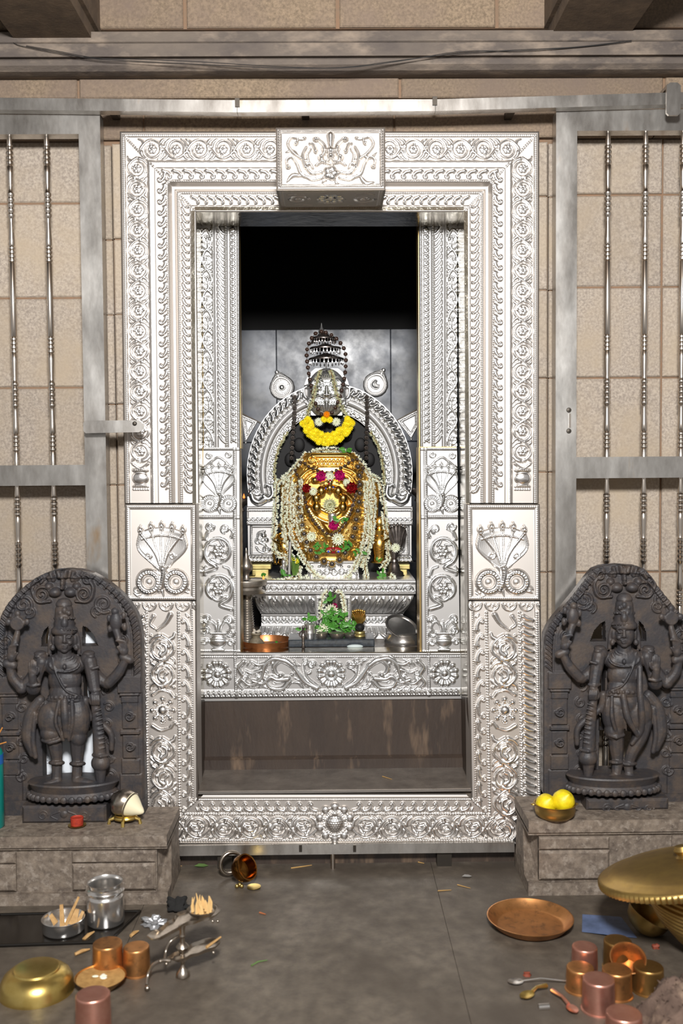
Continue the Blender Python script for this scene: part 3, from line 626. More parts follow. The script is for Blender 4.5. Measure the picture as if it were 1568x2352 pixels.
# lower jambs: snake panel, then flower scroll down to the threshold
def low(yp): return np.interp(yp, [1158, 1383, 1938], [-.014, -.026, -.060])
def lower_jamb(s):
    # t runs from the inner edge outwards
    cs = (450, 287, 450.5, 290, 453.8, 293) if s < 0 else (1071, 1239, 1074, 1240, 1083.6, 1246.5)
    wN = 164; K = 1.2
    e = empty('left_lower_jamb' if s < 0 else 'right_lower_jamb', (0, 0, 0)); e.parent = surround; e.location = (0, 0, -.05)
    def quad(xi0, xo0, y0, xi1, xo1, y1, w, h):
        a, b = (xo0, xi0) if s < 0 else (xi0, xo0); c, d = (xo1, xi1) if s < 0 else (xi1, xo1)
        return quadmap(W(a, y0, low(y0)), W(b, y0, low(y0)), W(c, y1, low(y1)), W(d, y1, low(y1)), w, h)
    # snake panel
    h = 222; R = Relief(wN, h, K)
    ed = np.minimum(np.minimum(R.X, wN-R.X), np.minimum(R.Y, h-R.Y)); R.B = np.interp(ed, [0, 2, 10, 12, 20], [-3, 2, 2, 0, 0])
    for (p, q) in (((6, 6), (wN-6, 6)), ((6, h-6), (wN-6, h-6)), ((6, 6), (6, h-6)), ((wN-6, 6), (wN-6, h-6))): R.beads(p, q, 2.0, None, 1.8)
    for x, sg in ((18, 1), (wN-18, -1)): R.spiral(x+sg*8, h-26, 9, 3, 0, 1.2*sg, 2, 1.4, 2.2); R.leaf(x, h-18, x+sg*26, h-16, 5, 2)
    fm = quad(cs[0], cs[1], 1158, cs[2], cs[3], 1380, wN, h)
    R.build('snake_panel', 'silver', e, fm, amp=3)
    R2 = Relief(wN, h, K); naga(R2, wN/2+(3 if s < 0 else -3), 120, 114, 178, 12); R2.B[:] = -1
    for sg in (-1, 1): R2.spiral(wN/2+sg*28, 118, 8, 2, 0, 1.3, 2, 1.4, 9)
    o = R2.build('hooded_snake', 'silver', e, fm, thresh=.6, amp=8); o['label'] = 'five headed hooded snake over two coils'
    # flower scroll
    y0, y1 = 1381, 1938; h = y1-y0; R = Relief(wN, h, K)
    t = (wN-R.X) if s < 0 else R.X
    prof = [(0, -4), (2, 2), (8, 3), (10, 1), (15, 0), (150, 0), (152, 2), (162, 3), (164, -3)]
    R.B = np.interp(t, [p[0] for p in prof], [p[1] for p in prof])
    MP = (lambda s_, t_: (wN-t_, s_)) if s < 0 else (lambda s_, t_: (t_, s_))
    for k in range(5):
        cx = wN*(k+.5)/4.2-4; R.spiral(cx, 6, 15, 15, 0, .5, 2.2, 2.2, 3.6)
        for j in range(5): R.stamp(cx-8+j*4, 8+2*((j+k) % 2), 2.4, 2.6)
        R.stamp(cx, 13, 3, 3)
    R.beads(MP(20, 11), MP(h, 11), 2.2); R.beads(MP(26, 42), MP(h, 42), 3.0, 6.2, 3); R.beads(MP(26, 117), MP(h, 117), 3.0, 6.2, 3); R.beads(MP(26, 156), MP(h-40, 156), 2.3)
    n = int((h-34)/36)
    fl_ = 250
    for k in range(n):
        s_ = 46+k*36; hand = -1 if s_ < fl_ else 1
        R.curl((lambda a_, b_: MP(a_, b_)) if hand > 0 else (lambda a_, b_: MP(2*s_-a_, b_)), (s_, 27), 36, 23, -1, 5.8)
    R.rope(MP, 30, h-36, 124, 146, 18, 6.4, 6.5, .45, .25)
    for c_, hand in ((108, 1), (168, -1)): R.lobe(MP, (c_, 80), 62, hand, 60, 6, rosette=False, r=4.0)
    for c_, hand in ((344, 1), (404, -1), (464, 1), (524, -1)): R.lobe(MP, (c_, 80), 62, hand, 60, 6, rosette=False, r=4.0)
    for sg in (-1, 1):
        R.stroke([MP(fl_+sg*36, 104), MP(fl_+sg*46, 84), MP(fl_+sg*40, 60)], 5, 2.4, 5.5, 4); R.stroke([MP(fl_+sg*40, 62), MP(fl_+sg*28, 52), MP(fl_+sg*34, 48)], 4, 2.4, 4.5)
    R.stroke([MP(30, 60), MP(50, 72), MP(66, 92)], 6, 3, 5.5, 4.5); R.stroke([MP(34, 100), MP(52, 108), MP(62, 98)], 5, 2.5, 5)
    d = (t+0)-(1838-y0-R.Y)*1.0               # mitre towards the threshold
    keep = (R.Y-(1838-y0)) < t
    R.B += np.where(np.abs((R.Y-(1838-y0))-t) < 6, 1.5, 0)
    for k in range(16): R.stamp(*MP(1838-y0+k*5-4, k*5), 2.3, 3.4)
    fm = quad(cs[2], cs[3], y0, cs[4], cs[5], y1, wN, h)
    R.build('scroll_panel', 'silver', e, fm, mask=keep, amp=4.5)
    R2 = Relief(wN, h, K); x_, y_ = MP(fl_, 80); R2.B[:] = -1
    for k in range(8): an = 2*math.pi*k/8; R2.stamp(x_+25*math.cos(an), y_+25*math.sin(an), 7.5, 8); R2.stamp(x_+18*math.cos(an), y_+18*math.sin(an), 5, 5)
    for k in range(22): an = 2*math.pi*k/22; R2.stamp(x_+15*math.cos(an), y_+15*math.sin(an), 2.2, 5)
    R2.stamp(x_, y_, 13, 12, .5)
    R2.build('rosette', 'silver', e, fm, thresh=.4, amp=5)
    a, b, c, d_ = [(cs[i]) for i in (0, 1, 4, 5)]
    backer('panel_edge', [W(a, 1158, low(1158)), W(b, 1158, low(1158)), W(d_, 1938, low(1938)), W(c, 1938, low(1938))], .045, parent=e)
lower_jamb(-1); lower_jamb(1)
# threshold
def threshold():
    x0, x1, y0, y1 = 396, 1182, 1824, 1938; w, h = x1-x0, y1-y0; R = Relief(w, h, 1.15); cx = 768-x0
    prof = [(0, -4), (2, 2), (8, 3), (10, 0), (h-12, 0), (h-10, 2), (h-2, 2), (h, -3)]
    R.B = np.interp(R.Y, [p[0] for p in prof], [p[1] for p in prof])
    R.beads((40, 13), (w-40, 13), 1.8); R.beads((5, 46), (w-5, 46), 2.8, 5.9, 3); R.beads((0, h-8), (w, h-8), 2.9, 6, 3)
    for sg in (-1, 1):
        for k in range(11):
            MP = lambda s_, t_: (cx+sg*s_, t_)
            s_ = 56+k*25
            R.curl(MP, (s_, 29), 25, 25, 1, 5.4)
        for k in range(6):
            R.lobe((lambda a_, b_: (cx+sg*a_, b_)), (70+k*61, 77), 52, 1 if k % 2 else -1, 61, 6.2, rosette=False, r=3.9)
        for k in range(16): R.stamp(cx+sg*(316+k*4.6), 12+k*4.6, 2.3, 3.4)
    keep = (R.X > 57-(R.Y-14)) & (R.X < (1083-x0)+(R.Y-14))
    fm = quadmap(W(x0, y0, -.055), W(x1, y0-1, -.055), W(x0, y1, -.062), W(x1, y1-1, -.062), w, h)
    e = empty('threshold'); e.parent = surround; e.location = (0, 0, -.05)
    R.build('scroll_panel', 'silver', e, fm, mask=keep, amp=4.5)
    R2 = Relief(w, h, 1.15); R2.B[:] = -1; cy = 66
    for k in range(10):
        an = 2*math.pi*(k+.5)/10; R2.stamp(cx+36*math.cos(an), cy+36*math.sin(an), 11.5, 9, .45); R2.stamp(cx+30*math.cos(an), cy+30*math.sin(an), 9, 8)
    for k in range(30): an = 2*math.pi*k/30; R2.stamp(cx+27*math.cos(an), cy+27*math.sin(an), 2.3, 10)
    R2.stamp(cx, cy, 25, 20, .5)
    for k in range(-4, 5):
        for j in range(-4, 5): R2.dent(cx+k*5+(j % 2)*2.5, cy+j*5, 2.2, 1.0)
    R2.build('rosette', 'silver', e, fm, thresh=.4, amp=7)
    a, b = W(455, 1824, -.055), W(1083, 1823, -.055); MB().hexa([(a.x, -.058, .206), (b.x, -.058, .206), (b.x, .0, .206), (a.x, .0, .206), (a.x, -.058, a.z+.001), (b.x, -.058, a.z+.001), (b.x, -.0, a.z+.001), (a.x, .0, a.z+.001)]).build('top_edge', 'silver', e, smooth=False)
threshold()
# polished lining of the recess
def plate(name, a, b, c, d, m, t, parent=surround):      # thin plate through four points, thickened by vector t
    q = [Vector(p) for p in (a, b, c, d)]; t = Vector(t); return MB().hexa(q+[p+t for p in q]).build(name, m, parent, smooth=False)
plate('soffit_lining', W(447, 483, .002), W(1065, 483, .002), W(1050, 520, .18), W(463, 520, .18), 'lining', (0, 0, .01))
plate('left_lining', W(447, 484, .002), W(463, 521, .18), W(471, 1606, .18), W(453, 1609, 0), 'lining', (-.01, 0, 0))
plate('right_lining', W(1065, 484, .002), W(1050, 521, .18), W(1056, 1599, .18), W(1073, 1602, 0), 'lining', (.01, 0, 0))
M['jambstone'] = mat('dark_jamb_stone', '#44372c', .4, 0, spots='#2f2620', scale=10, width=.4, stretch=(1, 1, .2))
plate('left_stone_reveal', W(453, 1609, -.01), W(472, 1606, .18), W(472, 1790, .18), W(455, 1830, -.05), 'jambstone', (-.02, 0, 0))
plate('right_stone_reveal', W(1074, 1602, -.01), W(1057, 1599, .18), W(1060, 1786, .18), W(1083, 1826, -.05), 'jambstone', (.02, 0, 0))

# ------------------------------------------------------------------ inner silver door frame
YI = .18
inner = empty('inner_door_frame', (0, YI, .55), 'smaller embossed silver door frame inside, with flower vases and snakes', 'door frame')
def inner_jamb(s):
    # t runs from the outer edge to the opening
    xo, xi = (463, 549) if s < 0 else (1050, 962)
    w, h = 86, 508; R = Relief(w, h, 1.15)
    MP = (lambda s_, t_: (t_, s_)) if s < 0 else (lambda s_, t_: (w-t_, s_))
    t = R.X if s < 0 else w-R.X
    prof = [(0, 0), (22, 0), (24, 3), (28, 3), (29, 0), (33, -1), (35, -4), (50, -5), (52, -3), (57, -3), (60, -5), (80, -5), (81, -3), (85, -3), (86, -6)]
    R.B = np.interp(t, [p[0] for p in prof], [p[1] for p in prof])
    for k in range(11): R.lobe(MP, (30+k*46, 11), 24, 1 if k % 2 else -1, 46, 4)
    n = int(h/15)
    for k in range(n):
        s_ = 8+k*15; R.stroke([MP(s_-8, 37), MP(s_+1, 42), MP(s_+8, 49)], 3.4, 2.4, 3.4, 2.4, smooth=3)
        R.flower(*MP(s_, 70), 7, 5, 3, rc=2.2, ring=False); R.stamp(*MP(s_+7, 65), 2.2, 2.2); R.stamp(*MP(s_+7, 76), 2.2, 2.2)
    for tt_, r in ((26, 1.5), (55, 2.2), (83, 1.3)): R.beads(MP(0, tt_), MP(h, tt_), r, 2.4*r)
    a, b = (xo, xi) if s < 0 else (xi, xo); c, d = (468, 551) if s < 0 else (965, 1049)
    yt = 520; fm = quadmap(W(a, yt, YI), W(b, yt, YI), W(c, 1028, YI), W(d, 1028, YI), w, h)
    e = empty('left_jamb' if s < 0 else 'right_jamb'); e.parent = inner; e.location = (0, 0, 0)
    R.build('upper_moulding', 'silver_cool', e, fm, amp=2.6)
    # lower part
    h = 471; R = Relief(w, h, 1.1); t = R.X if s < 0 else w-R.X
    R.B = np.interp(t, [0, 70, 71, 76, 78, 85, 86], [0, 0, 2, 2, 3, 3, -4])
    R.B += np.where((R.Y < 6) | ((R.Y > 155) & (R.Y < 162)), 2.5, 0)
    R.beads(MP(3, 2), MP(3, 70), 1.6); R.beads(MP(158, 2), MP(158, 70), 1.8); R.beads(MP(8, 73), MP(h-10, 73), 1.9); R.beads(MP(h-4, 0), MP(h-4, 85), 1.8)
    R.stroke([MP(48, 0), MP(36, 14), MP(30, 22), MP(22, 35), MP(30, 50), MP(38, 58), MP(50, 70)], 2.0, 2.0, 4, smooth=4)
    for c_ in ((18, 12), (16, 58)): R.spiral(*MP(*c_), 7, 2, 0, 1.2, 2, 1.4, 3)
    for i, c_ in enumerate((238, 324)):
        hand = 1 if i else -1; cy = 36
        pts = [(c_+46, cy+hand*30), (c_+38, cy+hand*6)]
        for k in range(15):
            an = 0+hand*(.1+k/14*1.7)*math.pi; rr_ = 33*(1-.25*(k/14)**2); pts.append((c_+rr_*math.cos(an), cy+rr_*math.sin(an)*.95))
        R.stroke([MP(*p) for p in pts], 5.0, 4.2, 6.5, 5.5, smooth=3, groove=1.4)
        R.stroke([MP(c_+18, cy+hand*16), MP(c_+26, cy-hand*2), MP(c_+14, cy-hand*20)], 4.5, 2.4, 5, 4)
        for k in range(6): an = math.pi*2*k/6+.4; R.stroke([MP(c_+17*math.cos(an), cy+17*math.sin(an)), MP(c_+25*math.cos(an+.5), cy+25*math.sin(an+.5))], 3.6, 1.6, 4, smooth=0)
        R.stroke([MP(c_-30, cy+hand*30), MP(c_-46, cy+hand*24), MP(c_-52, cy+hand*12)], 4.5, 2.6, 5); R.stroke([MP(c_-34, cy-hand*30), MP(c_-44, cy-hand*33), MP(c_-52, cy-hand*28)], 4, 2, 5)
        R.flower(*MP(c_, cy), 15, 6, 6, rc=5, ring=False)
    for c_, b_, a0 in ((180, 16, 0), (186, 52, 2), (392, 12, 1), (396, 60, 3), (420, 10, 2), (424, 62, 0)):
        R.spiral(*MP(c_, b_), 10, 3, a0, 1.2, 3, 2.2, 5); R.stamp(*MP(c_, b_), 4, 5)
    for sg in (-1, 1):
        R.stroke([MP(428, 36+sg*2), MP(408, 36+sg*6), MP(398, 36+sg*18), MP(410, 36+sg*28), MP(424, 36+sg*24)], 4, 2.6, 5.5, smooth=4); R.spiral(*MP(446, 36+sg*28), 8, 2, 0, 1.2*sg, 2.6, 2, 4.5)
    R.stroke([MP(425, 36), MP(398, 36)], 5, 3, 5.5, smooth=0)
    a, b = (467, 551) if s < 0 else (964, 1049); c, d = (463, 553) if s < 0 else (968, 1056)
    fm = quadmap(W(a, 1028, YI-.012), W(b, 1028, YI-.012), W(c, 1499, YI-.012), W(d, 1499, YI-.012), w, h)
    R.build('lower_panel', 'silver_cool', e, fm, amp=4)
    R2 = Relief(w, h, 1.0); R2.B[:] = -1; naga(R2, *MP(88, 37), 74, 122, 10); o = R2.build('hooded_snake', 'silver_cool', e, fm, thresh=.6, amp=7)
    R2 = Relief(w, h, 1.1); R2.B[:] = -1; pot(R2, *MP(444, 36), 20, 10); R2.build('flower_vase', 'silver_cool', e, fm, thresh=.4, amp=6)
    xo_, x2 = W(xi, 760, YI).x, W(551 if s < 0 else 963, 1300, YI-.012).x
    sx = -1 if s < 0 else 1
    zt = W(756, 520, YI).z; zm = W(756, 1028, YI).z
    mb = MB(); mb.box(min(xo_, xo_+sx*.11), max(xo_, xo_+sx*.11), YI+.014, .26, zm, zt+.05); mb.box(min(x2, x2+sx*.11), max(x2, x2+sx*.11), YI-.006, .26, .545, zm)
    mb.build('reveal', 'reveal', e, smooth=False)
inner_jamb(-1); inner_jamb(1)
def sill_band():
    x0, x1, y0, y1 = 463, 1056, 1499, 1604; w, h = x1-x0, y1-y0; R = Relief(w, h, 1.05); cx = 760-x0
    prof = [(0, -3), (2, 3), (5, 3), (7, 0), (86, 0), (88, 2), (h-8, 2), (h-6, 3), (h, -2)]
    R.B = np.interp(R.Y, [p[0] for p in prof], [p[1] for p in prof])
    R.B += np.where((np.abs(R.X-78) < 3) | (np.abs(R.X-(w-72)) < 3), 2, 0)
    R.beads((0, 10), (w, 10), 2.2); R.beads((0, 86), (w, 86), 1.7)
    R.rope(lambda a, b: (a, b), 0, w, 90, 99, 12, 3.6, 3.8, .5, .2)
    for x in (78, w-72): R.beads((x, 14), (x, 82), 1.8)
    for sg in (-1, 1):
        g = lambda a_, b_: (cx+sg*a_, b_)
        pts = [(30, 80), (56, 56), (64, 26)]
        R.stroke([g(*p) for p in pts], 5, 3, 6, 5, groove=1.3); R.stroke([g(34, 82), g(62, 66), g(88, 30), g(110, 16), g(130, 30), g(126, 48), g(112, 52)], 7, 5, 7, 6, groove=1.4)
        R.stroke([g(88, 30), g(104, 20), g(132, 14), g(152, 30), g(160, 58), g(186, 74), g(206, 60)], 7, 5, 7, 6, groove=1.4)
        R.stroke([g(96, 66), g(112, 82), g(140, 80), g(152, 60)], 6.5, 5, 6.5, groove=1.3); R.stamp(*g(116, 52), 7, 9)
        R.stroke([g(100, 60), g(124, 62), g(140, 56), g(158, 70), g(180, 64)], 7.5, 5, 8, 6)
        R.stroke([g(140, 22), g(166, 28), g(182, 20), g(190, 30)], 6.5, 3, 6, 5); R.stroke([g(160, 40), g(182, 46), g(196, 40)], 5, 3, 6)
        R.stroke([g(200, 20), g(212, 34), g(204, 52), g(214, 70), g(206, 82)], 6.5, 4, 6.5, 5); R.spiral(*g(198, 56), 9, 3, 0, 1.3*sg, 3, 2, 5)
        R.spiral(*g(44, 28), 10, 3, 0, 1.2*sg, 3, 2, 5); R.spiral(*g(60, 20), 8, 2, 2, 1.2*sg, 2.6, 2, 4.5); R.stamp(*g(44, 28), 4, 6)
        for a_, b_, c_, d_ in ((64, 82, 92, 70), (70, 78, 84, 58), (146, 82, 168, 80), (150, 20, 120, 14), (56, 48, 46, 40), (176, 82, 196, 80), (84, 16, 70, 30), (180, 36, 166, 16)): R.leaf(*g(a_, b_), *g(c_, d_), 5.5, 4.5)
        for a_, b_ in ((90, 50), (170, 54), (130, 68), (148, 44), (76, 44), (190, 46), (60, 70)): R.stamp(*g(a_, b_), 4.2, 5)
    fm = quadmap(W(x0-2, y0, YI-.022), W(x1, y0-1, YI-.022), W(x0+1, y1+2, YI-.022), W(x1+1, y1-4, YI-.022), w, h)
    e = empty('sill_band'); e.parent = inner
    R.build('scroll_panel', 'silver_cool', e, fm, amp=4.5)
    for x_, r_ in ((cx, 35), (37, 33), (w-36, 33)):
        R2 = Relief(w, h, 1.05); R2.B[:] = -1
        for k in range(12): an = 2*math.pi*(k+.5)/12; R2.stroke([(x_+r_*.5*math.cos(an), 49+r_*.5*math.sin(an)), (x_+r_*.80*math.cos(an), 49+r_*.80*math.sin(an))], 4.6, 7.6, 5, 8.5, e=.38, smooth=0)
        R2.spiral(x_, 49, r_*.38, r_*.38, 0, 1, 2.4, 2.4, 11); R2.stamp(x_, 49, r_*.33, 13, .4)
        R2.build('rosette', 'silver_cool', e, fm, thresh=.4, amp=7)
    z = W(756, 1499, YI-.022).z; MB().box(-.385, .385, YI-.022, .235, z-.004, z+.0005).build('sill_top', 'lining', e, smooth=False)
    MB().box(-.385, .385, YI-.020, .19, W(756, 1604, YI).z, z-.004).build('core', 'silver_cool', e, smooth=False)
sill_band()
# ------------------------------------------------------------------ what stands in the sanctum
M['gold'] = mat('gilded_metal', '#e9c778', 0.24, 1.0, attr='#c8922e')  # low parts coloured amber to paint in the shadows of the gold
M['gold_plain'] = mat('gilded_plain', '#dcb564', 0.24, 1.0)
M['gold_pale'] = mat('pale_gold_beads', '#cdb27a', 0.25, 1.0)
M['brass_old'] = mat('dull_brass', '#a39560', 0.42, 0.7, spots='#8a7a48', scale=30)
M['silver_plain'] = mat('plain_silver', '#e8e6e4', 0.30, .92)
M['silver_dark'] = mat('tarnished_silver', '#8f8681', 0.32, .9, spots='#5d5651', scale=40)
M['lamp_steel'] = mat('bell_metal_lamp', '#b3aba1', 0.32, .88, spots='#8f877d', scale=20)
M['pot_steel'] = mat('used_steel_pot', '#c9c7c4', 0.26, .9, spots='#77726d', scale=9, width=.4)
M['bead'] = mat('rudraksha_bead', '#2c1d17', 0.35, 0, spots='#463127', scale=300)
M['jasmine'] = mat('jasmine_petal', '#eef0e2', 0.6, 0, spots='#dfe2c4', scale=60)
M['jasmine_old'] = mat('wilted_jasmine', '#d3d3b4', 0.65, 0, spots='#a7a878', scale=80)
M['thread'] = mat('garland_thread', '#a08452', 0.8)
M['yellow'] = mat('yellow_petal', '#fbee2a', 0.55, 0, spots='#f2d818', scale=120)
M['orange'] = mat('orange_petal', '#f09a0c', 0.55)
M['pink'] = mat('pink_petal', '#d4157f', 0.55, 0, spots='#b50c66', scale=150)
M['red'] = mat('red_petal', '#a50d14', 0.5, 0, spots='#7a060c', scale=120)
M['leaf'] = mat('green_leaf', '#4f8f34', 0.45, 0, spots='#3a7427', scale=50, spots2='#74ad4c', scale2=25, mid2=.6)
M['slab'] = mat('black_granite_slab', '#24282c', 0.3, 0, spots='#3a4046', scale=120)
M['copper_plate'] = mat('copper_dish', '#d08e60', 0.36, .9, spots='#b57546', scale=20)
M['ash'] = mat('soot_caked_brass', '#6d6350', 0.7, .3, spots='#8a8272', scale=30, spots2='#544a38', scale2=12)
M['blackstone'] = mat('black_stone_figure', '#151414', 0.6, spec=.25)
M['gem_blue'] = mat('blue_gem', '#1f48c8', 0.1); M['gem_red'] = mat('red_gem', '#b01030', 0.15)
M['flame'] = bpy.data.materials.new('oil_flame'); M['flame'].use_nodes = True
_b = M['flame'].node_tree.nodes['Principled BSDF']; _b.inputs['Base Color'].default_value = lin('#ff7a30'); _b.inputs['Emission Color'].default_value = lin('#ff6a28'); _b.inputs['Emission Strength'].default_value = 3.0

def plathe(mb, cx, Y, prof, n=28, **k):        # radii and heights given as seen in the photograph at depth Y
    s = S(Y); c = W(cx, prof[0][1], Y)
    return mb.lathe([(r*s, W(cx, y, Y).z) for r, y in prof], n, (c.x, Y, 0), **k)
def P3(px, py, Y): return W(px, py, Y)
# ---- altar pedestal
YP = .40
ped = empty('altar_pedestal', (W(764, 1480, YP).x, .62, Zs), 'tiered embossed silver pedestal under the golden idol', 'pedestal')
def tier(name, x0, x1, y0, y1, Ya, Yb=None, bx0=None, bx1=None, step=1.1, draw=None, mirror=True, amp=3, prof=None):
    w, h = x1-x0, y1-y0; R = Relief(w, h, step)
    if prof: R.B = np.interp(R.Y, [p[0] for p in prof], [p[1] for p in prof])
    if draw: draw(R, w, h)
    fm = pxquad(x0, y0, x1, y1, Ya, Yb, bx0, bx1)
    if prof is not None and hasattr(prof, 'curve'): pass
    return R.build(name, 'silver_cool', ped, fm, amp=amp)
def d_slab(R, w, h):
    R.B += np.interp(R.Y, [0, 2, 6, 8, h-9, h-6, h-1, h], [-2, 2, 2, 0, 0, 2, 2, -2])
    R.beads((0, 8), (w, 8), 1.6); R.beads((0, h-6), (w, h-6), 1.6)
    n = 11
    for k in range(n):
        x = (k+.5)*w/n; R.spiral(x, h-8, 12, 12, math.pi, .5, 1.6, 1.6, 3); R.flower(x, h-15, 7, 6, 2.6, rc=2, ring=False)
        for j in (-1, 0, 1): R.stroke([(x-w/n/2, h-9), (x-w/n/2+j*3.5, 13)], 1.6, 2, 2.6, smooth=0)
def d_cyma(R, w, h):
    R.B += 9*np.sin(np.pi*np.clip(R.Y/h, 0, 1))**.8-2
    R.beads((0, h-4), (w, h-4), 1.7)
    n = 12
    for k in range(n):
        x = (k+.5)*w/n
        if abs(x-w/2) < 36: continue
        sl = (x-w/2)/(w/2)*-9
        for sg in (-1, 1): R.stroke([(x+sg*9-sl*.2, 6), (x+sg*12, 14), (x+sg*10+sl*.6, h-12), (x+sg*3+sl, h-6)], 2.2, 1.6, 4, 3)
        R.stroke([(x, 9), (x+sl*.7, h-10)], 1.8, 1.4, 3, smooth=0)
        for j in range(4):
            for sg in (-1, 1): R.stroke([(x+sl*j*.15, 24-j*4), (x+sg*4+sl*j*.15, 19-j*4)], 1.5, 1, 2.6, smooth=0)
        R.stamp(x-7, 6, 2.4, 4); R.stamp(x+7, 6, 2.4, 4)
def d_neck(R, w, h):
    R.B += np.interp(R.Y, [0, 3, 5, h-5, h-3, h], [2, 2, 0, 0, 2, 2]); n = 22
    for k in range(n):
        x = (k+.5)*w/n
        for sg in (-1, 1): R.stroke([(x-w/n/2, h/2), (x, h/2+sg*7), (x+w/n/2, h/2)], 1.3, 1.3, 2)
        R.stamp(x, h/2, 3, 2.4, .5, 1.5)
def d_lotus(R, w, h):
    R.B += 6*np.sin(np.pi*np.clip(R.Y/h, 0, 1)*.7)-1; R.beads((0, 2), (w, 2), 1.7); n = 11
    for k in range(n):
        x = (k+.5)*w/n
        for r_, a in ((14, 4), (9, 4.5)):
            R.stroke([(x-r_, 5), (x-r_*.9, h*.5), (x, h-4), (x+r_*.9, h*.5), (x+r_, 5)], 2.2, 2.2, a)
        R.stroke([(x, 6), (x, h*.5)], 4, 3, 4, smooth=0); R.stamp(x+w/n/2, h*.5, 2.5, 3)
def d_base(R, w, h): R.beads((0, 4), (w, 4), 1.6, 4.5); R.B += np.interp(R.Y, [0, 2, h], [2, 0, 0]); [R.spiral(8+k*18, h-5, 4, 1.5, 0, 1, 1.3, 1, 2) for k in range(int(w/18))]
tier('top_slab', 577, 954, 1332, 1365, YP-.02, draw=d_slab)
tier('cyma_moulding', 580, 951, 1366, 1411, YP-.005, YP+.04, 600, 924, draw=d_cyma, amp=5)
tier('neck', 600, 925, 1411, 1438, YP+.04, draw=d_neck, amp=2)
tier('lotus_base', 598, 925, 1438, 1472, YP+.03, YP+.005, 588, 936, draw=d_lotus, amp=5)
tier('foot', 586, 938, 1472, 1490, YP, draw=d_base, amp=2)
def corebox(x0, x1, y0, y1, Ya, Yb, nm): a, b = W(x0, y1, Ya), W(x1, y0, Ya); return MB().box(a.x, b.x, Ya+.0015, Yb, a.z, b.z).build(nm, 'silver_plain', ped, smooth=False)
corebox(578, 953, 1331, 1365, YP-.02, .86, 'slab_core'); corebox(601, 924, 1365, 1490, YP+.046, .86, 'inner_core')
R = Relief(82, 66, 1); R.B = np.interp(np.minimum(np.minimum(R.X, 82-R.X), R.Y), [0, 2, 8, 10], [-2, 2, 2, 0])
R.beads((6, 8), (6, 66), 1.5); R.beads((76, 8), (76, 66), 1.5); R.stroke([(18, 60), (18, 30), (41, 12), (64, 30), (64, 60)], 2.5, 2.5, 4)
R.build('niche_panel', 'silver_cool', ped, pxquad(724, 1367, 806, 1433, YP-.028), amp=3)
a, b = W(724, 1433, YP-.028), W(806, 1367, YP-.028); MB().box(a.x, b.x, YP-.026, .5, a.z, b.z).build('niche_block', 'silver_plain', ped, smooth=False)
# ---- silver arch
YA = .60
arch = empty('silver_arch', (W(757, 1290, YA).x, YA, W(757, 1332, YA).z), 'tall silver arch with a lion face crest framing the idol', 'arch')
cxA, cyA = 757, 1090
L_ = 640; wA = 64; R = Relief(L_, wA, 1.2)
prof = [(0, -5), (2, 0), (20, 3), (22, 1), (27, 1), (30, 5), (36, 7), (42, 5), (45, 1), (62, 1), (64, -3)]
R.B = np.interp(R.Y, [p[0] for p in prof], [p[1] for p in prof])
R.beads((0, 25), (L_, 25), 1.7); R.beads((0, 47), (L_, 47), 1.7)
for k in range(44):
    x = 8+k*14.4; R.stroke([(x-6, 20), (x+1, 12), (x+2, 3)], 5.5, 3.6, 5, 4); R.stamp(x+3, 4, 3.6, 6); R.stroke([(x+5, 20), (x+7, 9)], 2, 1.2, 3.5, smooth=0)
for k in range(34):
    x = 10+k*18.8; R.spiral(x, 55, 5.5, 2, 0, 1.2*(1 if k % 2 else -1), 1.6, 1.2, 3); R.stamp(x+9, 55, 2.4, 2.6)
def archmap(X, Y, H):
    th = math.pi*(1.10-1.20*X/L_)      # from lower left over the top to lower right
    sc = S(YA); rx = 190-Y; ry = 208-Y
    wob = 0
    px = cxA+rx*np.cos(th)+wob; py = cyA-ry*np.sin(th)
    c = np.array(W(cxA, cyA, YA))
    return np.stack([c[0]+(px-cxA)*sc+H*np.cos(th)*0, YA-H*sc, c[2]-(py-cyA)*sc], -1)
R.build('arch_band', 'silver_cool', arch, archmap, amp=4)
mb = MB(); n = 60; sc = S(YA); c = W(cxA, cyA, YA); vs = []
for k in range(n+1):
    th = math.pi*(1.10-1.2*k/n)
    for rr, yy in ((190, YA+.001), (190, YA+.02), (127, YA+.02), (127, YA+.001)): vs.append((c.x+rr*sc*math.cos(th), yy, c.z+(rr+18)*sc*math.sin(th)))
mb.add(vs, [(4*k+i, 4*k+4+i, 4*k+4+(i+1) % 4, 4*k+(i+1) % 4) for k in range(n) for i in range(4)]+[(0, 1, 2, 3), (4*n+3, 4*n+2, 4*n+1, 4*n)])
mb.build('arch_back', 'silver_plain', arch)
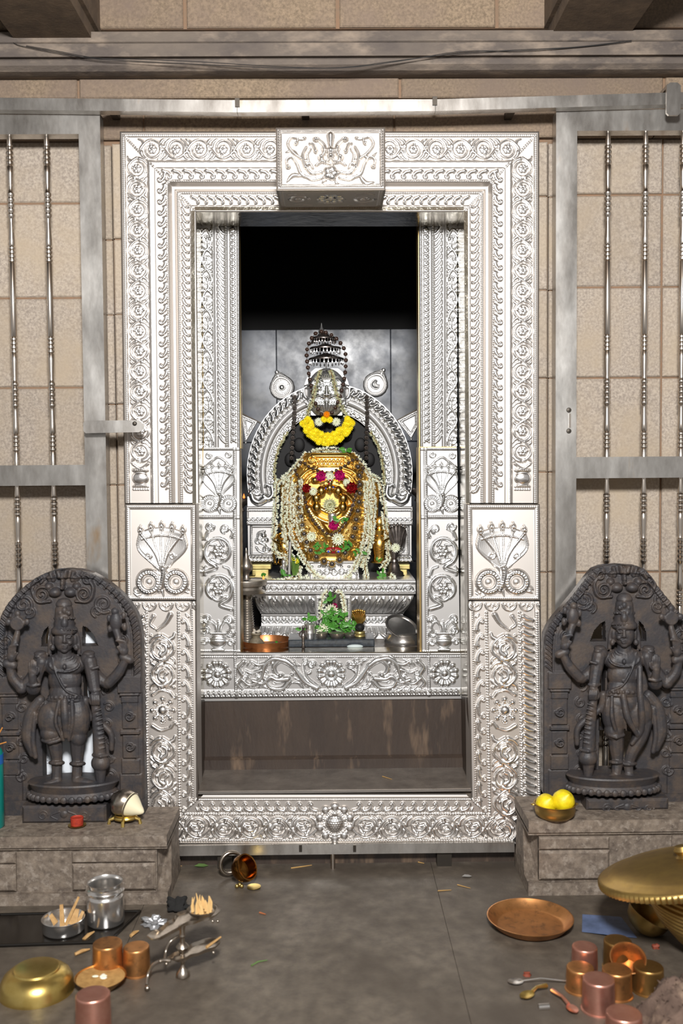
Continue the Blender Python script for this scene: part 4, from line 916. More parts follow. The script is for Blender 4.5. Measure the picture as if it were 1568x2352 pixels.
for s in (-1, 1):
    X_ = lambda d: cxA+s*d
    def pil(nm, d0, d1, y0, y1, draw, Yv=YA-.012, bd0=None, bd1=None, amp=3):
        a, b = sorted((X_(d0), X_(d1))); w, h = b-a, y1-y0; R = Relief(w, h, 1.0); draw(R, w, h)
        if bd1: a2, b2 = sorted((X_(bd0), X_(bd1))); fm = pxquad(a, y0, b, y1, Yv, None, a2, b2)
        else: fm = pxquad(a, y0, b, y1, Yv)
        o = R.build(nm, 'silver_cool', arch, fm, amp=amp)
    e0 = lambda R, w, h: np.interp(np.minimum(np.minimum(R.X, w-R.X), np.minimum(R.Y, h-R.Y)), [0, 2, 4, 6], [-2, 2, 2, 0])
    def d_cap(R, w, h): R.B = e0(R, w, h); R.beads((2, 10), (w-2, 10), 1.7); R.beads((2, h-6), (w-2, h-6), 1.7); [R.spiral(6+k*11, h-14, 4, 1.5, 0, 1.2, 1.4, 1, 2.6) for k in range(int(w/11))]
    def d_shaft(R, w, h):
        R.B = e0(R, w, h); R.beads((5, 4), (5, h-4), 1.6); R.beads((w-5, 4), (w-5, h-4), 1.6); m = w/2
        R.stroke([(m+4, 14), (m-10, 20), (m-8, 38), (m+6, 46), (m+4, 62), (m-8, h-10), (m-14, h-18)], 3, 2.4, 5); R.stamp(m+2, 24, 7, 6); R.stamp(m+8, 34, 6, 5); R.spiral(m+8, h-14, 8, 3, 0, 1.2, 2.6, 2, 4.5); R.spiral(m-10, h-32, 8, 3, 0, -1.2, 2.6, 2, 4.5)
    def d_foot(R, w, h): R.B = e0(R, w, h); [R.stroke([(8+k*8, 5), (5+k*8, h-5)], 2.5, 2.5, 3, smooth=0) for k in range(int(w/8))]
    pil('pillar_capital', 122, 192, 1163, 1206, d_cap, YA-.02); pil('pillar_shaft', 124, 184, 1206, 1275, d_shaft); pil('pillar_foot', 122, 186, 1275, 1292, d_foot, YA-.014, 120, 193)
    def d_bird(R, w, h):
        sg = s
        q = lambda x, y: (w/2+sg*x, y)
        R.stroke([q(-20, 6), q(-22, 26), q(-12, 36), q(-2, 30)], 6, 8, 5, 8); R.stroke([q(-4, 36), q(10, 44), q(22, 38), q(26, 26)], 10, 6, 8, 6)
        R.stroke([q(-16, 6), q(-8, 2), q(-4, 8)], 3.5, 3, 5); R.stroke([q(24, 40), q(30, 24), q(20, 14)], 4, 3, 5); R.spiral(*q(14, 20), 7, 3, 0, 1.3, 2.6, 2, 4)
        R.B[:] = -1
    a, b = sorted((X_(118), X_(188))); R = Relief(b-a, 56, 1); d_bird(R, b-a, 56); R.build('peacock', 'silver_cool', arch, pxquad(a, 1110, b, 1166, YA-.014), thresh=.5, amp=5)
    a, b = sorted((X_(123), X_(190))); p, q = W(a, 1292, YA-.012), W(b, 1140, YA-.012); MB().box(p.x+.004, q.x-.004, YA-.010, YA+.05, p.z, q.z).build('pillar_core', 'silver_plain', arch, smooth=False)
# lion face crest
w, h = 112, 108; R = Relief(w, h, .85); m = w/2
yy = (R.Y-55)/55; R.B = -2+13*np.clip(1-((R.X-m)/(46))**2-((R.Y-58)/58)**2, 0, 1)**.5
for k in range(7): x = m+(k-3)*5; R.stroke([(m+(k-3)*2, 32), (x, 18), (x+(k-3)*1.5, 8+abs(k-3)*2.5)], 3, 3.4, 7, 6)
for sg in (-1, 1):
    R.stroke([(m+sg*10, 34), (m+sg*24, 26), (m+sg*34, 36), (m+sg*28, 50)], 4, 3, 6); R.stamp(m+sg*18, 47, 8.5, 9, .5); R.stroke([(m+sg*8, 40), (m+sg*18, 35), (m+sg*28, 42)], 2.4, 2, 8)
    R.stroke([(m+sg*6, 68), (m+sg*18, 64), (m+sg*30, 70)], 6, 4, 9, 6); R.stroke([(m+sg*40, 40), (m+sg*52, 46), (m+sg*50, 64), (m+sg*40, 72)], 4.5, 3, 6); R.spiral(m+sg*48, 82, 8, 3, 0, 1.3*sg, 3, 2, 5)
    for k in range(4): R.stroke([(m+sg*(8+k*6), 84), (m+sg*(6+k*7), 98-k*3)], 4, 2.4, 5, 4)
    R.stroke([(m+sg*30, 76), (m+sg*36, 88)], 4, 2.6, 5, smooth=0)
R.stroke([(m, 44), (m, 62)], 6, 9, 11, 15, smooth=0); R.stamp(m-6, 62, 6, 15); R.stamp(m+6, 62, 6, 15)
R.beads((m-28, 79), (m+28, 79), 2.4, 5.2, 7); R.stroke([(m, 80), (m, 98)], 7, 4, 9, 8, smooth=0)
top = lambda y: 10+44*math.sqrt(max(1-((y-62)/66)**2, 0)) if y < 70 else 54-(y-70)*.5
o = R.build('lion_face', 'silver_cool', arch, pxquad(750-w/2, 846, 750+w/2, 954, YA-.02), bounds=lambda y: (m-top(y), m+top(y)), amp=10)
# black stone slab seen through the arch
mb = MB(); c = W(757, 1090, YA+.03); mb.lathe([(.0, 0), (140*S(YA), 0), (142*S(YA), .02), (0, .025)], 40, c, rotto((0, 1, 0)), sy=1.08)
tag(mb.build('black_stone_slab', 'blackstone', None), 'black carved stone slab behind the golden idol, inside the arch', 'slab')
mb2 = MB()
for k in range(7):
    an = math.pi*(.1+.8*k/6); q = P3(757+95*math.cos(an), 1085-95*math.sin(an), YA+.022); mb2.ball(q, (.020, .005, .024), 12, 8)
bs = bpy.data.objects['black_stone_slab']; mb2.build('carved_head', 'blackstone', bs)
a, b = W(640, 1330, YA+.04), W(880, 1100, YA+.04); MB().box(a.x, b.x, YA+.035, YA+.06, a.z, b.z).build('slab_body', 'blackstone', bs, smooth=False)
# brass stools under the pillars
for s, lb in ((-1, 'left'), (1, 'right')):
    x = 757+s*158; e = empty('brass_stool', W(x-(4 if s < 0 else -4), 1331, .57), 'squat old brass stool under the %s pillar of the silver arch' % lb, 'stool')
    YS = .585
    for nm, y0, y1, hw, dp in (('seat', 1294, 1306, 25, .032), ('body', 1306, 1321, 19, .026), ('foot', 1321, 1332, 26, .034)):
        a, b = W(x-hw, y1, YS), W(x+hw, y0, YS); mb = MB(); mb.hexa([(a.x-(.004 if nm == 'foot' else 0), YS-dp, a.z), (b.x+(.004 if nm == 'foot' else 0), YS-dp, a.z), (b.x+(.004 if nm == 'foot' else 0), YS+dp, a.z), (a.x-(.004 if nm == 'foot' else 0), YS+dp, a.z), (a.x, YS-dp, b.z), (b.x, YS-dp, b.z), (b.x, YS+dp, b.z), (a.x, YS+dp, b.z)])
        o = mb.build(nm, 'brass_old', e, smooth=False)
        bv = o.modifiers.new('b', 'BEVEL'); bv.width = .003; bv.segments = 3
# three tiered umbrella
YU = .62
um = empty('tiered_umbrella', W(749, 846, YU), 'small three tiered silver ceremonial umbrella above the lion face', 'umbrella')
mb = MB(); mb.tube([W(749, 848, YU), W(747, 800, YU), W(739, 764, YU)], .0022, 8); mb.build('pole', 'silver_plain', um)
mb = MB(); plathe(mb, 738, YU, [(.5, 742), (1.2, 746), (2.6, 752), (5.5, 757), (7.5, 761), (6, 765), (9, 769), (3, 771)], 18); mb.build('finial', 'silver_plain', um)
for cx, y0, y1, r in ((743, 769, 779, 29), (747, 793, 802, 36), (749, 815, 827, 41)):
    mb = MB(); plathe(mb, cx, YU, [(4, y0-4), (9, y0-2), (r*.6, y0+3), (r*.95, y1-4), (r, y1-2), (r, y1), (r*.97, y1+1), (r*.5, y1-1), (3, y0)], 32); cp = mb.build('canopy', 'silver_dark', um)
    mb = MB()
    for k in range(26):
        an = 2*math.pi*k/26; c = W(cx, y1, YU); p = Vector((c.x+math.cos(an)*r*.94*S(YU), YU+math.sin(an)*r*.94*S(YU), c.z))
        s = S(YU); L = random.uniform(9, 13); mb.lathe([(.3*s, 0), (.6*s, -L*.35*s), (2.0*s, -L*.62*s), (1.2*s, -L*.85*s), (.2*s, -L*s)], 6, p)
    mb.build('pendant_fringe', 'silver_plain' if cx > 746 else 'silver_dark', cp)
# sun and moon plates
for cx, cy, kx, ky, nm, rot in ((647, 890, 636, 856, 'sun', -.28), (862, 883, 880, 851, 'crescent moon', .45)):
    YD = .64
    e = empty('silver_disc', W(cx, cy+28, YD), 'pointed silver plate with a %s boss, %s of the umbrella' % (nm, 'left' if cx < 750 else 'right'), 'plate')
    R = Relief(64, 64, 1.0); d = np.hypot(R.X-32, R.Y-32)/29; R.B = np.interp(d, [0, .66, .7, .78, .86, .97, 1.02], [0, 0, 3, 1, 3, 2, -2])
    for k in range(44): an = 2*math.pi*k/44; R.stamp(32+24.5*math.cos(an), 32+24.5*math.sin(an), 1.9, 2)
    if nm == 'sun':
        R.stamp(32, 32, 8, 8, .5)
        for k in range(28): an = 2*math.pi*k/28; R.stroke([(32+10*math.cos(an), 32+10*math.sin(an)), (32+17*math.cos(an), 32+17*math.sin(an))], 1.1, .9, 1.6, smooth=0)
    else:
        R.stamp(32, 32, 11, 9, .4); R.dent(35, 28, 9, 9)
    def dm(X, Y, H, cx=cx, cy=cy, rot=rot):
        x, y = X-32, Y-32; r_ = np.hypot(x, y)/29
        up = np.clip(-y/29, 0, 1); y2 = y*(1+.30*up**4); x2 = x*(1-.22*up**3)
        xr, yr = x2*math.cos(rot)-y2*math.sin(rot), x2*math.sin(rot)+y2*math.cos(rot)
        c = np.array(W(cx, cy, YD)); s = S(YD); return np.stack([c[0]+xr*s, YD-H*s, c[2]-yr*s], -1)
    R.build('plate', 'silver_cool', e, dm, mask=d < 1.0, amp=4)
    mb = MB(); c = W(cx, cy, YD+.001); mb.lathe([(0, .0), (26*S(YD), 0), (26*S(YD), .004), (0, .004)], 28, c, rotto((0, 1, 0))); mb.build('back_plate', 'silver_plain', e)
    mb = MB(); k = W(kx, ky, YD); ax = (W(cx, cy, YD)-k).normalized(); s = S(YD)
    mb.lathe([(.5*s, -6*s), (4*s, -4*s), (5.2*s, 0), (4*s, 3.5*s), (2.2*s, 5*s), (5.4*s, 7*s), (5.4*s, 9*s), (3*s, 11*s)], 16, k, rotto(ax)); mb.build('knob', 'silver_plain', e)
    mb = MB(); mb.tube([W(cx, cy, YD+.006), W(cx-(cx-750)*.12, cy+48, YD-.0)], .003, 8); mb.build('stem', 'silver_plain', e)
# pennants on rods
for pts, rod, lb in (([(553, 951), (592, 968), (564, 1016)], ((548, 946), (602, 974)), 'left'), ([(911, 966), (961, 940), (962, 975), (944, 1008)], ((904, 970), (966, 936)), 'right')):
    YF = .62; e = empty('silver_pennant', W(*rod[0], YF), 'triangular embossed silver pennant at the %s end of the arch' % lb, 'pennant')
    xs_ = [p[0] for p in pts]; ys_ = [p[1] for p in pts]; x0, y0 = min(xs_), min(ys_); w, h = max(xs_)-x0, max(ys_)-y0; R = Relief(w, h, .8)
    poly = [(p[0]-x0, p[1]-y0) for p in pts]; ins = np.ones_like(R.X, bool); n = len(poly); dist = np.full_like(R.X, 99.)
    for i in range(n):
        (ax, ay), (bx, by) = poly[i], poly[(i+1) % n]; cr = ((bx-ax)*(R.Y-ay)-(by-ay)*(R.X-ax))/math.hypot(bx-ax, by-ay); dist = np.minimum(dist, cr)
    R.B = np.interp(dist, [0, 1, 3, 4.5, 6, 7.5, 9, 30], [0, 2, 2, .5, .5, 2, 0, 0]); R.R = np.where((dist > 3.5) & (dist < 7), 1.2*(np.sin(R.X*1.5)*np.sin(R.Y*1.5) > 0), 0)
    R.build('flag', 'silver_cool', e, pxquad(x0, y0, x0+w, y0+h, YF), mask=dist > 0, amp=2)
    mb = MB(); q = [W(*p, YF+.001) for p in pts]; mb.add(q+[p+Vector((0, .004, 0)) for p in q], [tuple(range(n)), tuple(range(2*n-1, n-1, -1))]+[(i, (i+1) % n, (i+1) % n+n, i+n) for i in range(n)]); mb.build('flag_back', 'silver_plain', e, smooth=False)
    mb = MB(); mb.tube([W(*rod[0], YF), W(*rod[1], YF)], .0026, 8); mb.build('rod', 'lamp_steel', e)
    lp = pts[2] if lb == 'left' else pts[3]; mb = MB(); mb.ball(W(lp[0], lp[1]+1, YF), .004, 10, 6); mb.build('bead_tip', 'silver_plain', e)
# hanging silver chains of small florets
for pts, lb in (([(676, 912), (676, 950), (672, 1000), (669, 1052)], 'left'), ([(842, 912), (843, 960), (841, 1010), (841, 1052)], 'right')):
    e = empty('silver_chain', W(*pts[0], .575), 'hanging chain of small tarnished silver florets over the %s side of the arch' % lb, 'chain')
    P_ = cat_rom(pts, 8); d = np.concatenate([[0], np.cumsum(np.hypot(*np.diff(P_, axis=0).T))]); n = int(d[-1]/11)
    pr = None
    for k in range(n+1):
        x = np.interp(k*d[-1]/n, d, P_[:, 0]); y = np.interp(k*d[-1]/n, d, P_[:, 1]); c = W(x, y, .575)
        if pr is None:
            mb = MB(); s = S(.575)
            for j in range(6): an = j*math.pi/3; mb.ball((3.4*s*math.cos(an), 0, 3.4*s*math.sin(an)), (2.3*s, 2.2*s, 2.3*s), 7, 5)
            mb.ball((0, -.001, 0), 2.4*s, 7, 5); pr = mb.build('floret', 'silver_dark', None); o = pr
        else: o = pr.copy(); COL.objects.link(o)
        o.parent = e; o.location = c-e.location; o.rotation_euler = (0, random.random(), 0)
# ---- strings of beads
def pathpts(pts, gap):
    P_ = cat_rom(pts, 8); d = np.concatenate([[0], np.cumsum(np.hypot(np.diff(P_[:, 0]), np.diff(P_[:, 1])))]); n = max(int(d[-1]/gap), 1)
    return [tuple(np.interp(k*d[-1]/n, d, P_[:, j]) for j in range(P_.shape[1])) for k in range(n+1)]
def bead_string(name, pts, gap, r, label, m='bead'):
    pp = pathpts(pts, gap); e = empty(name, W(*pp[0]), label, 'necklace')
    mb = MB(); mb.tube([W(*q) for q in pp], .0010, 5); mb.build('cord', 'silver_dark', e)
    pr = None
    for x, y, Y in pp:
        if pr is None:
            mb = MB(); mb.ball((0, 0, 0), (r*S(Y), r*S(Y), r*S(Y)*1.1), 12, 8); mb.lathe([(r*S(Y)*1.06, -.0005), (r*S(Y)*1.1, 0), (r*S(Y)*1.06, .0005)], 12, (0, 0, 0)); pr = mb.build('bead', m, None); o = pr
        else: o = pr.copy(); COL.objects.link(o)
        o.parent = e; o.location = W(x, y, Y)-e.location; o.rotation_euler = (random.random()*3, random.random()*3, 0)
    return e
bead_string('bead_necklace', [(738, 762, .61), (722, 768, .585), (709, 790, .575), (704, 812, .57), (707, 845, .565), (714, 885, .56), (722, 920, .552), (735, 948, .545), (750, 956, .54), (765, 944, .545), (777, 920, .552), (786, 890, .56), (793, 850, .565), (793, 812, .57), (783, 790, .575), (765, 772, .585), (748, 764, .61)], 14, 4.6, 'long string of large dark wooden beads hanging from the umbrella')
bead_string('bead_necklace', [(690, 1062, .50), (700, 1064, .495), (712, 1074, .485), (735, 1082, .478), (757, 1085, .476), (780, 1076, .48), (795, 1068, .49), (806, 1058, .495), (820, 1055, .505)], 11, 3.6, 'short string of dark beads across the top of the golden idol')
bead_string('bead_necklace', [(678, 1080, .50), (690, 1112, .478), (700, 1145, .465), (708, 1175, .455), (722, 1200, .445), (740, 1217, .44), (757, 1228, .44), (776, 1222, .44), (798, 1194, .45), (810, 1160, .465), (822, 1115, .475), (834, 1075, .50)], 11, 3.7, 'dark bead necklace hanging in a V over the golden idol')

# ---- golden idol
idol = empty('golden_idol', W(757, 1300, .52), 'golden snake god mask draped with garlands, at the centre of the shrine', 'idol')
x0, y0, w, h = 636, 1040, 244, 262; R = Relief(w, h, .95); cx = 757-x0
prof = [(0, 56), (12, 66), (36, 78), (56, 100), (76, 114), (112, 112), (150, 110), (190, 96), (230, 70), (262, 48)]
hw = lambda y: np.interp(y, [p[0] for p in prof], [p[1] for p in prof])
R.B = 28*np.clip(1-((R.X-cx)/(hw(R.Y)+2))**2, 0, 1)**.5*np.interp(R.Y, [0, 10, 60, 200, 262], [.55, .75, 1, 1, .7])
for sg in (-1, 1):
    g = lambda a, b: (cx+sg*a, b)
    R.spiral(*g(41, 15), 9, 4, 0, 1.5, 3, 2.4, 7); R.stamp(*g(41, 15), 4, 7)
    R.stroke([g(30, 34), g(52, 42), g(72, 62)], 4, 4, 6); R.stroke([g(24, 42), g(46, 52), g(64, 74)], 3, 3, 5)
    R.stroke([g(78, 70), g(96, 80), g(104, 110)], 6, 5, 7)
    R.stroke([g(48, 130), g(28, 160), g(4, 190)], 13, 10, 12, 9); R.stroke([g(58, 118), g(44, 100), g(22, 82)], 5, 4, 7)
    for k in range(7): R.stroke([g(86-k*2, 110+k*18), g(60-k*2, 116+k*18)], 2.4, 2, 4, smooth=0)
    for k in range(5): R.stroke([g(72+k*7, 84), g(70+k*7, 200)], 1.8, 1.6, 3, smooth=0)
R.stroke([g(-40, 6), g(40, 6)], 6, 6, 8, smooth=0); R.stroke([g(-36, 30), g(36, 30)], 2.4, 2.4, 6, smooth=0)
for k in range(-3, 4): R.stroke([(cx+k*9-4, 25), (cx+k*9, 16), (cx+k*9+4, 25)], 1.6, 1.6, 5)
R.spiral(cx, 112, 32, 32, math.pi*.86, .78, 9, 9, 13); R.stroke([(cx-20, 128), (cx, 136), (cx+20, 128)], 6, 6, 7); R.stroke([(cx-46, 128), (cx-30, 146), (cx, 158), (cx+30, 146), (cx+46, 128)], 5, 5, 10)
R.stroke([(cx-34, 62), (cx, 52), (cx+34, 62)], 9, 9, 9)
for k in range(520):
    y_ = RNG.uniform(16, 256); x_ = cx+RNG.uniform(-1, 1)*hw(y_)*.92
    if abs(x_-cx) > 44 or y_ > 176: R.stroke([(x_, y_), (x_+RNG.uniform(-6, 6), y_+RNG.uniform(3, 7))], 1.7, 1.2, 2.4+R.R[int(y_/R.dy), int(x_/R.dx)]*.0, smooth=0)
def bnd(y): return (cx-hw(y), cx+hw(y))
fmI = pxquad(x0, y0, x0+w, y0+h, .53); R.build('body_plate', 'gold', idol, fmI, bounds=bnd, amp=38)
mb = MB(); p0 = [(636+cx+sg*hw(yv), 1040+yv) for sg, ys_ in ((1, range(0, 263, 12)), (-1, range(262, -1, -12))) for yv in ys_]
mb.prism([(W(a, b, .535).x, W(a, b, .535).z) for a, b in p0], .531, .56); mb.build('body_core', 'gold_plain', idol, smooth=False)
for k in range(7):
    an = math.pi*(1.12-1.24*k/6); c = W(757+32*math.cos(an), 1153-32*math.sin(an), .458); r = 10.5*S(.47) if k not in (3,) else 8.5*S(.47)
    mb = MB(); mb.ball(c, (r, r, r*1.15), 16, 12); o = mb.build('snake_head', 'gold_plain', idol)
mb = MB(); s = S(.46)
plathe(mb, 763, .465, [(8, 1178), (10, 1180), (10.5, 1186), (9, 1190), (10, 1196), (10, 1206)], 20); mb.build('silver_cup', 'silver_plain', idol)
mb = MB(); plathe(mb, 758, .455, [(1, 1098), (5, 1102), (6, 1108), (4, 1116), (1.2, 1122), (.8, 1134)], 12); mb.build('crest_jewel', 'gold_pale', idol)
for x, y, m_ in ((748, 1122, 'gem_blue'), (765, 1119, 'gem_blue'), (755, 1111, 'gem_red'), (758, 1103, 'gem_red')): mb = MB(); mb.ball(W(x, y, .444), .0028, 8, 6); mb.build('gem', m_, idol)
def seat(R, w, h):
    R.B = np.interp(np.minimum(np.minimum(R.X, w-R.X), np.minimum(R.Y, h-R.Y)), [0, 2, 4, 6], [-2, 2, 2, 0])
    for k in range(7): R.spiral(9+k*17, h/2+4, 7, 2.5, 0, 1.3*(1 if k % 2 else -1), 2, 1.6, 3.4); R.stamp(9+k*17, h/2-9, 3, 3)
w, h = 116, 44; R = Relief(w, h, .95); seat(R, w, h); R.build('silver_seat', 'silver_cool', idol, pxquad(707, 1288, 823, 1332, .47), amp=3)
a, b = W(707, 1332, .471), W(823, 1288, .471); MB().box(a.x, b.x, .4715, .56, a.z, b.z).build('seat_core', 'silver_plain', idol, smooth=False)
# attendants: small gilded standing figures
def attendant(x, y0, y1, label, s):
    Yv = .53; e = empty('gilded_attendant', W(x, y1, Yv), label, 'figurine'); mb = MB(); k = S(Yv); H = (y1-y0)
    pz = lambda f: W(x, y0+H*f, Yv).z
    X0 = W(x, y0, Yv).x
    R_ = H*k
    mb.lathe([(.02*R_, pz(0)), (.05*R_, pz(.03)), (.06*R_, pz(.08)), (.075*R_, pz(.13)), (.07*R_, pz(.2)), (.045*R_, pz(.24)), (.05*R_, pz(.26)), (.12*R_, pz(.30)), (.115*R_, pz(.4)), (.085*R_, pz(.48)), (.12*R_, pz(.56)), (.11*R_, pz(.7)), (.09*R_, pz(.85)), (.10*R_, pz(.95)), (.12*R_, pz(1))], 18, (X0, Yv, 0), sx=1.45, sy=1.0)
    for q in (-1, 1): mb.tube([(X0+q*.15*R_, Yv-.01, pz(.31)), (X0+q*.23*R_, Yv-.02, pz(.45)), (X0+q*.08*R_, Yv-.035, pz(.52))], [.035*R_, .03*R_, .025*R_], 10)
    for j in range(6): mb.tube([(X0-.09*R_, Yv-.02, pz(.6+.06*j)), (X0, Yv-.036+.001*j, pz(.63+.06*j)), (X0+.09*R_, Yv-.02, pz(.6+.06*j))], .008*R_, 6)
    o = mb.build('figure', 'gold_plain', e)
    mb = MB(); mb.lathe([(.2*R_, pz(1)), (.2*R_, pz(.97)), (.17*R_, pz(.96))], 20, (X0, Yv, 0)); mb.build('foot_ring', 'gold_plain', e)
    pts = [(X0+s*.22*R_, Yv+.012, pz(1)), (X0+s*.26*R_, Yv+.012, pz(.6)), (X0+s*.2*R_, Yv+.012, pz(.2)), (X0, Yv+.012, pz(.04))]
    mb = MB(); mb.tube([Vector(p) for p in cat_rom(pts, 5)], .03*R_, 8); mb.build('back_frame', 'gold_plain', e)
attendant(652, 1196, 1296, 'small gilded standing attendant left of the golden idol', -1); attendant(871, 1186, 1292, 'small gilded standing attendant right of the golden idol', 1)
# medallion necklace
ring = [(690, 1105, .49), (687, 1135, .48), (688, 1165, .475), (692, 1195, .47), (698, 1225, .462), (708, 1255, .455), (722, 1276, .45), (745, 1290, .445), (757, 1296, .445), (772, 1292, .445), (788, 1276, .45), (800, 1255, .455), (812, 1228, .462), (817, 1198, .47), (823, 1165, .475), (826, 1135, .48), (826, 1100, .49), (822, 1072, .50)]
nk = empty('medallion_necklace', W(757, 1296, .445), 'long golden necklace of flower medallions with dark centres', 'necklace')
pr = None
for x, y, Y in pathpts(ring, 20):
    if pr is None:
        mb = MB(); s = S(.47)
        for j in range(9): an = 2*math.pi*j/9; mb.ball((6.6*s*math.cos(an), 0, 6.6*s*math.sin(an)), 2.5*s, 8, 6)
        pr = empty('medallion'); pr.parent = nk; b1 = mb.build('bead_ring', 'gold_pale', None); b1.parent = pr
        mb = MB(); mb.ball((0, -.001, 0), (4.6*s, 2.4*s, 4.6*s), 12, 8); b2 = mb.build('dark_stone', mat('dark_agate', '#3a3431', .25), None); b2.parent = pr
        o = pr
    else: o = copy_tree(pr, nk)
    o.location = W(x, y, Y-.008)-nk.location; o.rotation_euler = (0, random.random()*3, 0)

# ---- flowers and leaves
def petal(mb, c, d, L, wd, up, cup=.25):
    d = Vector(d).normalized(); up = Vector(up).normalized(); sd = d.cross(up)
    if sd.length < 1e-4: return
    sd.normalize(); n_ = sd.cross(d); c = Vector(c)
    mb.add([c, c+d*L*.45+sd*wd*.5+n_*L*cup*.3, c+d*L+n_*L*cup, c+d*L*.45-sd*wd*.5+n_*L*cup*.3, c+d*L*.5-n_*wd*.12], [(0, 1, 4), (1, 2, 4), (2, 3, 4), (3, 0, 4)])
def rv(): return Vector(RNG.normal(size=3)).normalized()
def garland(pts, r, label, dens=1.0, size=6.0, m='jasmine', group=None, front=True):
    pp = pathpts(pts, 2.6/dens); e = empty('flower_garland', W(*pp[0]), label, 'garland', group)
    mb = MB(); mb.tube([W(x, y, Y-(r*.55*S(Y))) for x, y, Y in pp], .9*S(.5), 5); mb.build('thread', 'thread', e)
    mb = MB()
    for i, (x, y, Y) in enumerate(pp):
        s = S(Y); x2, y2, _ = pp[min(i+1, len(pp)-1)]; x1, y1, _ = pp[max(i-1, 0)]
        T = Vector((x2-x1, 0, -(y2-y1))); T = T.normalized() if T.length > 0 else Vector((1, 0, 0))
        N = T.cross(Vector((0, 1, 0))).normalized(); c0 = W(x, y, Y)
        for k in range(3 if r > 4 else 2):
            an = RNG.uniform(0, 2*math.pi); rad = r*s*RNG.uniform(.35, .95)
            o = N*math.cos(an)+Vector((0, 1, 0))*math.sin(an)*.9
            if o.y > .5: o.y *= -1
            d = (o+rv()*.45+T*.35).normalized(); c = c0+o*rad*.55+T*RNG.uniform(-1, 1)*s
            nb = 4; up = rv()
            for j in range(nb):
                dd = (d+Quaternion(d, 2*math.pi*j/nb) @ (d.orthogonal().normalized())*RNG.uniform(.35, .75)).normalized()
                petal(mb, c, dd, size*s*RNG.uniform(.75, 1.15), 2.5*s, up+rv()*.3, .2)
    o = mb.build('blossoms', m, e, smooth=False, fix=False); o['kind'] = 'stuff'
    return e
gname = 'white flower garland hanging '
garland([(722, 1043, .535), (700, 1046, .525), (684, 1062, .51), (668, 1085, .505), (650, 1098, .51)], 9, 'thick white garland over the left shoulder of the golden idol', 1.1)
garland([(716, 1040, .53), (740, 1034, .53), (770, 1034, .53), (800, 1040, .53), (818, 1052, .525), (836, 1072, .515), (852, 1096, .51)], 9, 'thick white garland along the top and right shoulder of the golden idol', 1.1)
garland([(648, 1100, .515), (636, 1112, .515), (633, 1160, .52), (630, 1210, .52), (628, 1260, .515), (640, 1276, .505), (656, 1278, .50), (662, 1300, .50)], 8, 'white garland at the far left of the idol, ending in a bunch')
garland([(668, 1098, .495), (664, 1130, .49), (664, 1180, .485), (668, 1225, .475), (682, 1258, .465), (700, 1290, .455), (722, 1318, .445), (748, 1330, .445), (775, 1332, .445), (800, 1322, .445), (820, 1290, .455), (834, 1250, .465), (842, 1200, .48), (842, 1150, .49), (838, 1105, .495)], 7.5, 'long white garland looping down below the golden idol', 1.1)
garland([(676, 1110, .485), (677, 1160, .478), (680, 1210, .47), (690, 1240, .465)], 6, 'short strand of white garland left of the medallion necklace', 1)
garland([(690, 1100, .48), (692, 1140, .472), (690, 1180, .468), (695, 1220, .46), (706, 1262, .452)], 5, 'inner strand of white garland along the left of the golden mask', 1, 5.5)
garland([(848, 1105, .49), (846, 1150, .485), (850, 1200, .48), (846, 1250, .472), (826, 1300, .46)], 6, 'inner strand of white garland along the right of the golden mask', 1, 5.5)
garland([(656, 1098, .505), (652, 1140, .505), (650, 1190, .50), (655, 1240, .49), (676, 1290, .47)], 6.5, 'white garland strand crossing in front of the left attendant')
garland([(852, 1100, .505), (858, 1150, .50), (856, 1200, .495), (850, 1250, .485), (838, 1295, .47), (842, 1330, .45)], 8, 'white garland on the right side of the golden idol')
garland([(852, 1092, .51), (872, 1108, .515), (880, 1150, .52), (884, 1200, .52), (890, 1250, .515), (890, 1285, .505), (878, 1305, .50), (884, 1325, .49)], 8, 'white garland at the far right of the idol, beside the dark snake hood')
garland([(736, 850, .555), (728, 872, .55), (722, 900, .548), (716, 925, .555), (708, 945, .57), (704, 958, .572)], 5, 'thin pale garland on the left cheek of the lion face', 1, 5, 'jasmine_old')
garland([(758, 850, .555), (766, 872, .55), (772, 900, .548), (782, 928, .555), (792, 950, .57), (800, 972, .572)], 5, 'thin pale garland on the right cheek of the lion face', 1, 5, 'jasmine_old')
garland([(660, 992, .585), (644, 1020, .585), (634, 1050, .585), (630, 1085, .585), (632, 1110, .58)], 3.4, 'wilted garland along the inner left edge of the arch', 1.1, 4.5, 'jasmine_old')
garland([(850, 992, .585), (866, 1020, .585), (876, 1050, .585), (880, 1085, .585), (882, 1112, .58)], 3.4, 'wilted garland along the inner right edge of the arch', 1.1, 4.5, 'jasmine_old')
garland([(752, 1358, .352), (742, 1368, .35), (738, 1390, .35), (736, 1420, .35)], 5.5, 'white garland left of the small snake figure in the pedestal niche', 1)
garland([(774, 1356, .352), (784, 1366, .35), (790, 1390, .35), (793, 1430, .35)], 5.5, 'white garland right of the small snake figure in the pedestal niche', 1)
garland([(690, 1300, .47), (684, 1316, .462), (690, 1330, .455), (706, 1328, .45)], 9, 'bunch of white flowers on the pedestal, left of the silver seat', 1.3)
garland([(622, 1330, .42), (650, 1333, .41), (676, 1326, .42)], 4, 'row of loose white flowers along the left front of the pedestal', 1)
garland([(895, 1320, .43), (905, 1330, .42)], 8, 'single white flower head at the right end of the pedestal', 1.3)
